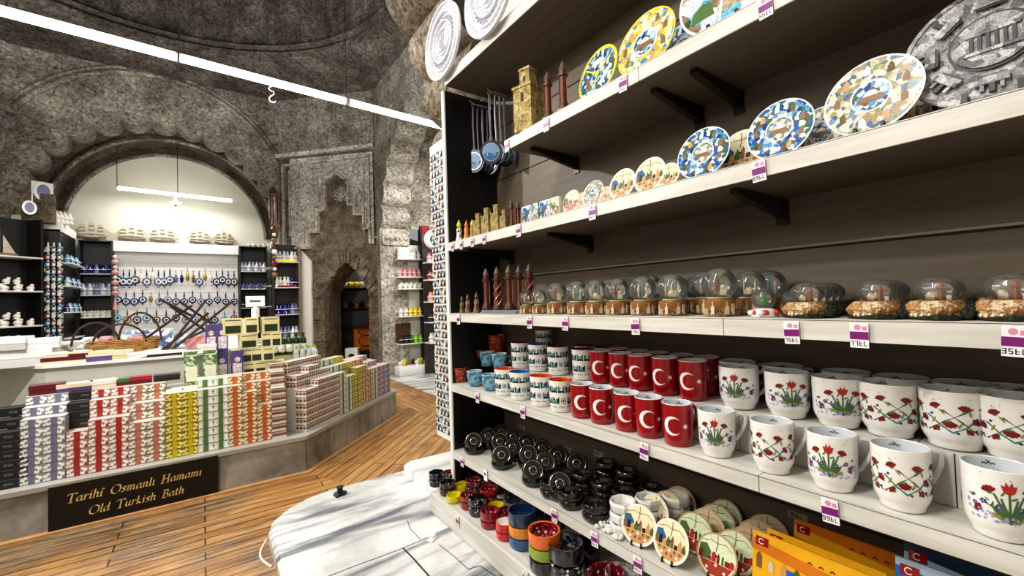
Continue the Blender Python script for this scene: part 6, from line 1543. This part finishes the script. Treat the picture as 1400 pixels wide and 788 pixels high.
# ================================================================ alcove fixtures
YB2 = 10.42
def ax(px, y): return P(px, 400, y=y).x
x0, x1 = ax(155, 10.3), ax(326, 10.3); zt, zb_ = P(240, 333, y=10.3).z, P(240, 346, y=10.3).z
dw = empty('display_wall', ((x0 + x1) / 2, YB2, .02), label='white slatted display wall with a bright white top board in the alcove', cat='display wall')
mb = MB(); mb.T = Matrix.Translation(-dw.location); mb.box((x0, YB2, .02), (x1, YB2 + .05, zt), WHI)
for k in range(14): mb.box((x0, YB2 - .003, .5 + k * .14), (x1, YB2, .506 + k * .14), WPG)
mb.build('slat_panel', dw, smooth=0); mb = MB(); mb.T = Matrix.Translation(-dw.location); mb.box((x0 - .01, 10.28, zb_), (x1 + .01, 10.48, zt), WHI); mb.build('top_board', dw, smooth=0)
def cabinet(px0, px1, y, ztop, d, shelves, label, z0=.02, side=None):
    a, b = ax(px0, y), ax(px1, y); t = empty('black_cabinet', ((a + b) / 2, y + d / 2, z0), label=label, cat='cabinet')
    mb = MB(); mb.T = Matrix.Translation(-t.location)
    mb.box((a, y + d - .02, z0), (b, y + d, ztop), BLK); mb.box((a, y, z0), (a + .02, y + d - .02, ztop), BLK); mb.box((b - .02, y, z0), (b, y + d - .02, ztop), side or BLK); mb.box((a, y, ztop - .02), (b, y + d, ztop), BLK)
    mb.build('carcass', t, smooth=0)
    for z in shelves:
        mb = MB(); mb.T = Matrix.Translation(-t.location); mb.box((a + .02, y, z), (b - .02, y + d - .02, z + .015), WSH); mb.build('shelf', t, smooth=0)
    return a, b
ORN = {}
def orn(kind, m):
    key = (kind, m.name)
    if key in ORN: return ORN[key]
    if kind == 'bottle':
        t = empty('glass_ornament', label='', cat='ornament'); mb = MB(); mb.lathe([(0, 0), (.022, 0), (.026, .01), (.02, .03), (.027, .045), (.012, .07), (.01, .085), (.014, .09), (0, .1)], m, 12); mb.build('body', t)
        mb = MB(); mb.lathe([(.0275, .043), (.0275, .048)], PET, 12); mb.build('band', t)
    elif kind == 'blob':
        t = empty('ceramic_trinket', label='', cat='trinket'); mb = MB(); mb.sphere((0, 0, .028), .03, m, 9, .95); mb.sphere((.012, -.01, .055), .017, m, 8); mb.build('body', t); mb = MB(); mb.lathe([(.026, 0), (.018, .008)], PET, 9); mb.build('foot', t)
    elif kind == 'eye':
        t = empty('evil_eye_pendant', label='', cat='pendant'); mb = MB(); mb.T = Matrix.Rotation(PI / 2, 4, 'X')
        mb.lathe([(0, -.008), (.05, -.006), (.055, .002), (.05, .008), (0, .008)], m, 20); disc(mb, 0, .034, PET, .009, 14); disc(mb, 0, .022, STB, .010, 12); disc(mb, 0, .011, INK, .011, 10); mb.T = Matrix.Identity(4); mb.build('bead', t)
        mb = MB(); mb.tube([(0, 0, .05), (0, 0, .1), (0, 0, .17)], [.003, .011, .003], m, 6); mb.lathe([(.006, -.08), (.012, -.06), (.004, -.05)], m, 7); mb.build('cord', t)
    elif kind == 'shaker':
        t = empty('hanging_ornament', label='', cat='ornament'); mb = MB(); mb.tube([(0, 0, .17), (0, 0, .1)], .003, INK, 5); mb.lathe([(.0, -.02), (.018, 0), (.026, .05), (.012, .1), (0, .11)], m, 9); mb.build('body', t)
        mb = MB(); mb.lathe([(.004, -.07), (.013, -.03), (.004, -.02)], PET, 8); mb.build('tassel', t)
    ORN[key] = t; return t
NAV = plain('cobalt_glass', (20, 24, 96), .15, coat=.5); AQ = plain('aqua_glass', (90, 160, 186), .2); SIL = plain('silver_glass', (206, 210, 222), .2, .3); CRE = plain('shell_cream', (222, 218, 208), .4); GLD = plain('gilded', (190, 160, 60), .3, .5); GBL = plain('grey_blue', (110, 116, 150), .3)
# hanging rows on the display wall: (pixel y, number, kinds)
for ri, (py, n, ks) in enumerate([(384, 21, [('eye', NAV), ('eye', NAV), ('eye', NAV), ('eye', INK), ('shaker', CRE), ('eye', NAV), ('shaker', CRE), ('eye', NAV), ('eye', NAV), ('eye', NAV), ('shaker', GBL), ('shaker', NAV), ('shaker', GLD), ('shaker', PBR), ('eye', STB), ('shaker', GLD), ('shaker', CRE)]), (411, 15, [('eye', NAV), ('eye', NAV), ('eye', NAV), ('eye', NAV), ('shaker', GLD), ('eye', GBL), ('eye', GBL), ('eye', NAV), ('eye', NAV), ('eye', NAV), ('eye', GBL)]), (436, 13, [('eye', AQ), ('eye', PBR), ('eye', INK), ('eye', AQ), ('eye', RDI), ('eye', INK), ('eye', INK), ('eye', GBL)])]):
    for i in range(n):
        px = 161 + (320 - 161) * i / (n - 1); q = P(px, py + (1.5 if i % 3 else -1), y=YB2 - .03); k, m = ks[i % len(ks)]
        place(orn(k, m), tuple(q), 0, '%s hanging on the white display wall, %s from the left, %s row' % ({'eye': 'round bead pendant', 'shaker': 'tasselled ornament'}[k], od(i + 1), ['top', 'middle', 'bottom'][ri]), 'ornaments hanging on the display wall', scale=(1.2, 1.2, 1.35) if ri == 0 else 1.12)
# ships on the top board
HUL = plain('ship_hull', (112, 98, 76), .5); SAI = plain('ship_sail', (176, 168, 150), .6)
def ship():
    t = empty('model_ship', label='', cat='model ship')
    mb = MB(); vs = []
    for i in range(9):
        u = -1 + i / 4; w = .045 * (1 - abs(u) ** 2.2) + .004; sh = .035 + .03 * abs(u) ** 2
        vs += [(u * .2, -w, sh), (u * .19, -w * .5, 0), (u * .19, w * .5, 0), (u * .2, w, sh)]
    mb.add(vs, [(4 * i + k, 4 * i + k + 1, 4 * i + 5 + k, 4 * i + 4 + k) for i in range(8) for k in range(3)] + [(4 * i, 4 * i + 4, 4 * i + 7, 4 * i + 3) for i in range(8)], HUL)
    mb.tube([(.19, 0, .06), (.3, 0, .11)], .004, HUL, 5); mb.build('hull', t, smooth=30)
    for mx, hm in ((-.12, .26), (0, .3), (.12, .26)):
        mb = MB(); mb.tube([(mx, 0, .03), (mx, 0, hm)], .004, HUL, 5)
        for k in range(3):
            z = .07 + k * (hm - .08) / 3; w = .055 - k * .01; hh = (hm - .08) / 3 * .85; nv = 4
            vs = []; 
            for j in range(nv + 1): u = j / nv; b_ = .018 * math.sin(PI * u); vs += [(mx - w, -.01 - b_, z + hh * u), (mx + w, -.01 - b_, z + hh * u)]
            mb.add(vs, [(2 * j, 2 * j + 1, 2 * j + 3, 2 * j + 2) for j in range(nv)], SAI)
            mb.tube([(mx - w, -.01, z + hh), (mx + w, -.01, z + hh)], .003, HUL, 4)
        mb.build('mast', t, smooth=30)
    mb = MB(); mb.add([(.29, 0, .11), (.13, 0, .24), (.14, 0, .08)], [(0, 1, 2)], SAI); mb.add([(-.29, 0, .08), (-.14, 0, .22), (-.13, 0, .07)], [(0, 1, 2)], SAI); mb.build('jib', t, smooth=0)
    mb = MB(); mb.box((-.1, -.03, -.012), (.1, .03, .002), BLK); mb.build('stand', t, smooth=0); return t
shp = ship()
for i, px in enumerate((125, 180, 222, 273, 306)):
    q = P(px, 330, y=10.36 if i else 10.2); place(shp, (q.x, q.y, zt + .014 if i else 2.555), .1 * i, 'pale three-masted model sailing ship on the alcove top board, %s from the left' % od(i + 1), 'model sailing ships', scale=(.95, 1, 1) if i < 3 else (.85, 1, .95))
# back cabinets
a, b = cabinet(107, 154, 10.18, 2.54, .3, (1.95, 1.58, 1.2, .8), 'black cabinet of glass ornaments left of the white display wall')
for si, (z, k, m) in enumerate(((1.965, 'bottle', NAV), (1.595, 'bottle', SIL), (1.215, 'blob', CRE))):
    n = 9
    for i in range(n): place(orn(k, [m, GBL, m][i % 3] if k == 'bottle' else m), (a + .05 + (b - a - .1) * i / (n - 1), 10.24 + .05 * (i % 2), z), 0, '%s, %s from the left, %s shelf, left back cabinet' % ({'bottle': 'small glass ornament', 'blob': 'small pale trinket'}[k], od(i + 1), ['top', 'middle', 'lower'][si]), 'ornaments in the left black cabinet', scale=2.1 if si == 1 else 1.6)
a, b = cabinet(328, 366, 10.18, 2.54, .3, (2.02, 1.66, 1.28, .8), 'black cabinet of glass ornaments right of the white display wall')
for si, (z, k, m) in enumerate(((2.035, 'bottle', SIL), (1.675, 'blob', GBL), (1.295, 'bottle', INK))):
    for i in range(7): place(orn(k, m), (a + .05 + (b - a - .1) * i / 6, 10.24 + .05 * (i % 2), z), 0, 'small ornament, %s shelf, %s from the left, right back cabinet' % (['top', 'middle', 'lower'][si], od(i + 1)), 'ornaments in the right black cabinet', scale=2.0 if si == 0 else 1.6)
for i in range(9): q = P(340 + i * 3.4, 334 + (i % 2), y=10.25); place(orn('blob', CRE), (q.x, 10.25 + .06 * (i % 2), 2.545), i, 'white ceramic trinket on top of the right black cabinet, %s from the left' % od(i + 1), 'white trinkets on the cabinet tops', scale=1.1)
# side cabinets running along the alcove side walls
def sidecab(x, y0, y1, zt_, d, sgn, label):
    t = empty('side_cabinet', (x, (y0 + y1) / 2, .02), label=label, cat='cabinet')
    mb = MB(); mb.T = Matrix.Translation(-t.location); xa, xb = sorted((x, x - sgn * d)); mb.box((xa, y0, .02), (xb, y1, zt_ - .1), BLK); mb.build('carcass', t, smooth=0)
    mb = MB(); mb.T = Matrix.Translation(-t.location); xa, xb = sorted((x + sgn * .015, x - sgn * d)); mb.box((xa, y0, zt_ - .13), (xb, y1, zt_), WHI); mb.build('top_board', t, smooth=0)
    for z in (.9, 1.3, 1.7, 2.05):
        mb = MB(); mb.T = Matrix.Translation(-t.location); xa, xb = sorted((x + sgn * .12, x)); mb.box((xa, y0 + .03, z), (xb, y1 - .03, z + .015), WHI); mb.build('shelf', t, smooth=0)
xl_ = ax(96, 9.8)
sidecab(xl_, 9.2, 10.15, 2.66, .3, 1, 'black cabinet with white top board along the left alcove wall')
xr_ = ax(374, 9.8)
sidecab(xr_, 9.5, 10.15, 2.62, .15, -1, 'black cabinet with white top board along the right alcove wall')
for si, z in enumerate((1.315, 1.715, 2.065)):
    for i in range(8): place(orn('bottle', [NAV, SIL, AQ][(i + si) % 3]), (xl_ + .06, 9.28 + i * .11, z), 0, 'small coloured ornament on the left side cabinet, %s shelf up, %s from the front' % (od(si + 1), od(i + 1)), 'ornaments on the side cabinet', scale=1.4)
for i in range(8): place(orn('blob', CRE), (xl_ - .08, 9.28 + i * .1, 2.665), i, 'white ceramic trinket on the left top board, %s from the front' % od(i + 1), 'white trinkets on the left top board', scale=1.5)
# magnet columns beside the left cabinet
for c_, px in enumerate((66, 74, 82)):
    st_ = empty('ornament_strip', tuple(P(px, 480, y=9.12)), label='strip of small ornaments beside the left cabinets, %s from the left' % od(c_ + 1), cat='rack')
    x = st_.location.x; st_.location.z = .9
    mb = MB(); mb.box((-.008, 0, 0), (.008, .01, 1.45), WHI); mb.build('strip', st_, smooth=0)
    for r_ in range(13):
        place(mgp[(r_ + c_) % 4], (x, 9.115, .95 + r_ * .108), PI / 2, 'small ornament on the %s hanging strip, %s from the bottom' % (od(c_ + 1), od(r_ + 1)), 'ornaments on the hanging strips', scale=3.1)
# left unit in front of the diagonal wall
uA, uB = Vector((ax(58, 8.75), 8.75)), Vector((ax(58, 8.75) - .95, 7.8)); ud = (uB - uA).normalized(); un = Vector((ud.y, -ud.x)); un = un if un.dot(Vector(HC) - uA) > 0 else -un
t = empty('corner_shelf_unit', (uA.x, uA.y, .0), math.atan2(-ud.y, -ud.x), 'black and white corner shelves holding shell trinkets and a toy sailboat', 'shelf unit')
mb = MB(); mb.box((-1.0, -.02 + .25, .02), (0, .27, 2.62), PLW); mb.box((-.42, -.0, .02), (0, .25, .03), BLK); mb.box((-.03, -.02, .02), (0, .25, 2.62), BLK); mb.box((-.55, .225, .02), (-.03, .232, 2.62), BLK); mb.build('carcass', t, smooth=0)
ush = [P(40, py, plane=((uA.x, uA.y), (uB.x, uB.y))).z for py in (352, 398, 445, 476)]
for z in ush:
    mb = MB(); mb.box((-1.0, -.06, z - .02), (-.03, .225, z), WSH); mb.build('shelf', t, smooth=0)
for si, z in enumerate(ush[1:]):
    for i in range(12):
        s_ = .12 + .07 * i; r_ = i % 2; p = uA + ud * s_ - un * (.02 + .09 * r_); p += un * 0
        place(orn('blob', CRE), (p.x - un.x * .0, p.y, z + .001), i, 'pale shell trinket on the corner shelves, %s shelf, %s from the right' % (['upper', 'middle', 'lower'][si], od(i + 1)), 'shell trinkets on the corner shelves', scale=1.35)
    for i in range(5):
        p = uA + ud * (.24 + .11 * i) - un * .06; place(orn('blob', CRE), (p.x, p.y, z + .092), i, 'pale shell trinket piled higher on the corner shelves, %s shelf, %s from the right' % (['upper', 'middle', 'lower'][si], od(i + 1)), 'shell trinkets on the corner shelves', scale=1.3)
p = uA + ud * .42 - un * .05; bt_ = empty('toy_sailboat', (p.x, p.y, ush[0] + .002), t.rotation_euler.z, 'toy sailboat with two pale sails on the top corner shelf', 'model boat')
mb = MB(); mb.box((-.17, -.03, 0), (.17, .03, .035), HUL); mb.build('hull', bt_); mb = MB(); mb.tube([(0, 0, .03), (0, 0, .36)], .005, HUL, 5); mb.build('mast', bt_)
mb = MB(); mb.add([(-.16, -.004, .04), (-.01, -.004, .04), (-.01, -.004, .36)], [(0, 1, 2)], SAI); mb.build('mainsail', bt_, smooth=0); mb = MB(); mb.add([(.03, -.004, .04), (.16, -.004, .04), (.03, -.004, .28)], [(0, 1, 2)], SAI); mb.build('jib', bt_, smooth=0)
# items on top of the left units
for i, (px, py, y, r) in enumerate([(59, 262, 9.0, .14), (40, 284, 8.9, .10)]):
    q = P(px, py, y=y); t = empty('display_plate', tuple(q), label=['white and blue oval plate on a stand above the left cabinets', 'smaller pale blue oval plate lower left above the corner unit'][i], cat='plate'); mb = MB(); mb.T = Matrix.Rotation(PI / 2, 4, 'X')
    mb.lathe([(0, -.01), (r, 0), (r, .012), (0, .008)], CER, 20, sx=.75); mb.add([(r * .5 * math.cos(a), r * .72 * math.sin(a), .0135) for a in [2 * PI * i_ / 16 for i_ in range(16)]], [tuple(range(16))], GBL); mb.build('dish', t); t.rotation_euler = (0, 0, .5)
    if i == 0: mb = MB(); mb.box((-r * .8, .02, -r - .05), (r * .8, .04, r), PET); mb.build('backing_card', t, smooth=0)
mb = MB(); q = P(55, 300, y=9.1); mb.box((-.16, -.05, 0), (.16, .1, .42), RUB); o = mb.build('stone_block', smooth=0, loc=(q.x, 9.02, 2.62)); tag(o, 'rough stone block standing on the black side cabinet', 'block')
for i in range(5): q = P(72 + i * 5, 312 + i * 2, y=9.3); place(orn('bottle', CRE), (q.x, 9.22 + .05 * i, 2.665), 0, 'white lidded pot on the left side cabinet top, %s from the left' % od(i + 1), 'white pots on the left cabinet', scale=2.0)
# right open shelf unit in front of the pier
y_ = 8.62
a, b = ax(376, y_), ax(409, y_)
t = empty('open_shelf_unit', ((a + b) / 2, y_ + .1, 0), label='tall open shelf unit of small bottles right of the alcove', cat='shelf unit')
mb = MB(); mb.T = Matrix.Translation(-t.location); zt2 = P(390, 333, y=y_).z
mb.box((a, y_ + .2, .0), (b, y_ + .22, zt2), BLK); mb.box((a - .02, y_, 0), (a, y_ + .22, zt2), BLK); mb.box((b, y_, 0), (b + .02, y_ + .22, zt2 - .05), plain('side_wood_brown', (120, 100, 80), .5)); mb.build('carcass', t, smooth=0)
oz = [P(390, py, y=y_).z for py in (358, 393, 430, 462)]
for si, z in enumerate(oz):
    mb = MB(); mb.T = Matrix.Translation(-t.location); mb.box((a, y_, z - .015), (b, y_ + .2, z), WSH); mb.build('shelf', t, smooth=0)
    for i in range(6): place(orn('bottle', [SIL, CRE, NAV, GBL][(si + i // 4) % 4]), (a + .04 + (b - a - .08) * i / 5, y_ + .06 + .05 * (i % 2), z + .001), 0, 'small ornament on the open shelf unit, %s shelf from the top, %s from the left' % (od(si + 1), od(i + 1)), 'ornaments on the open shelf unit', scale=2.0)
    if si < 2: mb = MB(); mb.rbox((-(b - a) * .4, -.03, 0), ((b - a) * .4, .03, .035), YEL if si == 0 else RDI, .01); o = mb.build('small_tray', loc=((a + b) / 2, y_ + .03, z + .001)); tag(o, '%s tray at the front of the open shelf unit' % ['yellow', 'dark red'][si], 'tray')
# hanging wooden mobile
q = P(374, 262, y=8.5); t = empty('wooden_wind_chime', tuple(q), label='brown wooden wind chime hanging beside the alcove arch', cat='wind chime')
mb = MB(); mb.lathe([(0, .0), (.08, -.02), (.07, .0), (.03, .07), (0, .08)], TBR, 10); mb.tube([(0, 0, .08), (0, 0, .35)], .004, INK, 5); mb.build('top', t)
for i in range(6):
    aa = i * 1.05; mb = MB(); mb.tube([(.06 * math.cos(aa), .05 * math.sin(aa), -.05), (.06 * math.cos(aa), .05 * math.sin(aa), -.5 - .08 * (i % 3))], .016, TBR, 7); mb.build('chime_tube', t)
mb = MB(); mb.sphere((0, 0, -.13), .035, FIG, 8); mb.build('bead', t)
mb = MB(); 
for k in range(9): mb.sphere((.0, 0, -.66 - k * .1), .035 if k % 2 else .05, [RDI, CRE, PBR][k % 3], 8)
mb.tube([(0, 0, -.5), (0, 0, -1.55)], .005, INK, 5); mb.build('bead_string', t)
q = P(157, 375, y=10.1); t = empty('bead_garland', tuple(q), label='pale bead garland hanging in front of the left black cabinet edge', cat='garland'); mb = MB()
for k in range(8): mb.sphere((0, 0, .3 - k * .09), .05 if k % 2 else .032, [CRE, PNKD][k % 2], 8)
mb.build('beads', t)
mb = MB(); mb.lathe([(.005, -.4), (.035, -.62), (0, -.62)], PNKD, 8); mb.build('tassel', t)

# ================================================================ shelves in the right recess
yw = 7.55
xa_, xb_ = P(541, 400, y=yw).x, P(573, 400, y=yw).x
for si, py in enumerate((355, 379, 395, 432, 469)):
    z = P(555, py, y=yw).z; t = empty('mounted_shelf', ((xa_ + xb_) / 2, yw, z), label='white wall shelf in the right recess, %s from the top' % od(si + 1), cat='shelf', group='white wall shelves in the recess')
    mb = MB(); w_ = (xb_ - xa_) / 2; mb.box((-w_, -.17, -.02), (w_, .0, 0), WHI); mb.build('board', t, smooth=0)
    mb = MB(); mb.box((-w_, -.02, -.05), (-w_ + .01, 0, -.0201), WHI); mb.box((w_ - .01, -.02, -.05), (w_, 0, -.0201), WHI); mb.build('bracket', t, smooth=0)
    for i in range(9):
        k, m = [('bottle', CRE), ('bottle', PNKD), ('blob', CRE), ('bottle', [CRE, YEL][i > 3]), ('bottle', [INK, LMG][i > 4])][si]
        place(orn(k, m), ((xa_ + xb_) / 2 - w_ + .04 + (2 * w_ - .08) * i / 8, yw - .11 + .05 * (i % 2), z + .001), 0, 'small %s on the recess wall shelves, %s shelf from the top, %s from the left' % ({'bottle': 'bottle', 'blob': 'jar'}[k], od(si + 1), od(i + 1)), 'goods on the recess wall shelves', scale=1.5)
for i in range(5): mb = MB(); mb.box((-.045, -.035, 0), (.045, .035, .1), PET); o = mb.build('white_pack', smooth=0, loc=(xa_ + .07 + .0 * i + (i % 3) * .1, yw - .1, P(555, 355, y=yw).z + .001 + .101 * (i // 3))); tag(o, 'white pack on the top recess shelf, %s' % ['bottom left', 'bottom middle', 'bottom right', 'upper left', 'upper middle'][i], 'pack', 'white packs on the top recess shelf'); o.location.y = yw - .045 if 0 else yw - .2 + .1
pl0, pl1 = P(537, 512, y=yw - .1), P(585, 512, y=yw - .1)
t = empty('low_white_trough', ((pl0.x + pl1.x) / 2 + .06, yw - .15, .013), label='low white trough with small wares at the foot of the recess wall', cat='trough')
mb = MB(); w_ = (pl1.x - pl0.x) / 2; mb.rbox((-w_, -.15, 0), (w_, .13, .16), WHI, .02); mb.build('body', t)
for i in range(8): place(orn('blob', [CRE, YEL, PBR, INK][i % 4]), (t.location.x - w_ + .06 + i * (2 * w_ - .12) / 7, yw - .17 + .05 * (i % 2), .175), 0, 'small ware on the low white trough, %s from the left' % od(i + 1), 'wares on the low trough', scale=1.6)
mb = MB(); q = P(552, 452, y=yw); mb.box((-.16, -.02, -.2), (.12, 0, .13), plain('brown_picture', (84, 50, 36), .5)); o = mb.build('brown_notice', smooth=0, loc=(q.x, yw - .001, q.z)); tag(o, 'small brown panel on the recess wall between the lower shelves', 'picture')
# black post and pink bottle shelves further right
xp0, xp1 = P(575, 400, y=7.48).x, P(586, 400, y=7.48).x
t = empty('black_post', ((xp0 + xp1) / 2, 7.48, .013), label='tall black post beside the recess shelves with a dark red cloth on top', cat='post'); mb = MB(); mb.box((-(xp1 - xp0) / 2, -.06, 0), ((xp1 - xp0) / 2, .06, 2.7), BLK); mb.build('post', t, smooth=0)
mb = MB(); mb.box((-.06, -.08, 2.35), (.09, -.062, 2.7), RDI); mb.build('cloth', t, smooth=0)
xk0, xk1 = P(586, 400, y=7.0).x, P(612, 400, y=7.0).x
t = empty('rear_shelf_unit', ((xk0 + xk1) / 2, 7.0, .013), label='white shelf unit of pink bottles behind the magnet rack', cat='shelf unit'); mb = MB(); w_ = (xk1 - xk0) / 2; mb.box((-w_, .22, 0), (w_, .24, 2.5), plain('dark_backboard', (60, 52, 50), .6)); mb.build('back_board', t, smooth=0)
for si, py in enumerate((358, 382, 412, 440, 468)):
    z = P(598, py, y=7.0).z; mb = MB(); mb.box((-w_, -.02, z - .035), (w_, .22, z - .013), WHI); mb.build('shelf', t, smooth=0)
    for i in range(6): place(orn('bottle', [PNKD, RDI, PNKD, INK, CRE][si]), (t.location.x - w_ + .05 + i * (2 * w_ - .1) / 5, 7.06 + .05 * (i % 2), z + .001), 0, 'small bottle on the rear shelf unit, %s shelf from the top, %s from the left' % (od(si + 1), od(i + 1)), 'bottles on the rear shelf unit', scale=1.7)
q = P(592, 328, y=6.95); mb = MB(); mb.T = Matrix.Rotation(PI / 2, 4, 'X'); mb.lathe([(.1, -.04), (.16, -.03), (.17, .0), (.14, .05), (.08, .03), (.1, -.04)], PET, 18); o = mb.build('white_wreath', loc=tuple(q)); tag(o, 'white ring shaped wreath above the pink bottles', 'wreath')

# ================================================================ goods seen through the doorway
def dp(px, py, o_): 
    s_, z_ = SD(px, py); a_ = Vector(Wp(s_, z_, 0)); d = (a_ - Vector(EYE)); return a_ + d * (o_ / d.length)
c = dp(484, 520, 1.1); mb = MB(); mb.box((-.12, -.1, 0), (.12, .1, .55), PET); mb.add([(-.0 + .06 * math.cos(a), -.101, .36 + .06 * math.sin(a)) for a in [i * .5236 for i in range(12)]], [tuple(range(12))], BLK)
mb.box((-.1, -.102, .05), (.1, -.1, .2), WPG)
c = dp(482, 478, .9); o = mb.build('white_heater', smooth=0, loc=(c.x, c.y, .0)); o.scale = (1, 1, c.z / .55 * 1.0 + .05); o.rotation_euler = (0, 0, -.5); tag(o, 'white cabinet with a round dark emblem inside the doorway', 'appliance')
t = empty('dark_shelf', (0, 0, 0), label='dark shelves seen through the stone doorway', cat='shelf unit'); c = dp(492, 430, 1.6); t.location = (c.x, c.y, 0); t.rotation_euler = (0, 0, -.35)
mb = MB(); mb.box((-.5, 0, 0), (.5, .04, 1.65), BLK); mb.build('back_board', t, smooth=0)
for z in (.8, 1.2, 1.62): mb = MB(); mb.box((-.5, -.22, z), (.5, 0, z + .025), TAUD); mb.build('shelf', t, smooth=0)
for i in range(7):
    mb = MB(); mb.lathe([(0, 0), (.05, 0), (.06, .06), (.02, .12), (.0, .14)], BG if i % 2 else BRZ, 10); mb.sphere((0, 0, .05), .055, BG if i % 2 else MET, 8)
    o = mb.build('dark_vase', loc=(c.x - .3 + .1 * i, c.y - .05 - .04 * i, 1.226)); tag(o, 'dark vase on the shelf inside the doorway, %s from the left' % od(i + 1), 'vase', 'vases inside the doorway')
for i in range(6):
    mb = MB(); mb.rbox((-.06, -.05, 0), (.06, .05, .13), YEL if i % 3 else CER, .03); o = mb.build('yellow_pack', loc=(c.x - .3 + .11 * i, c.y + .03 - .04 * i, 1.648)); tag(o, '%s pack on the top shelf inside the doorway, %s from the left' % ('bright yellow' if i % 3 else 'white', od(i + 1)), 'pack', 'packs inside the doorway')
mb = MB()
for k in range(3): mb.tube([(.16 * math.cos(a), .02 * k, .2 + k * .22 + .12 * math.sin(a)) for a in [i * PI / 8 for i in range(16)]], .012, TWG, 6, closed=True)
o = mb.build('coiled_rings', loc=(c.x + .05, c.y - .3, .1)); tag(o, 'dark wire rings piled inside the doorway', 'rings')
mb = MB(); mb.box((-.3, -.02, 0), (.3, .02, .5), ORA); o = mb.build('orange_cloth', smooth=0, loc=(c.x + .15, c.y - .05, .3)); tag(o, 'orange cloth hanging low inside the doorway', 'cloth')
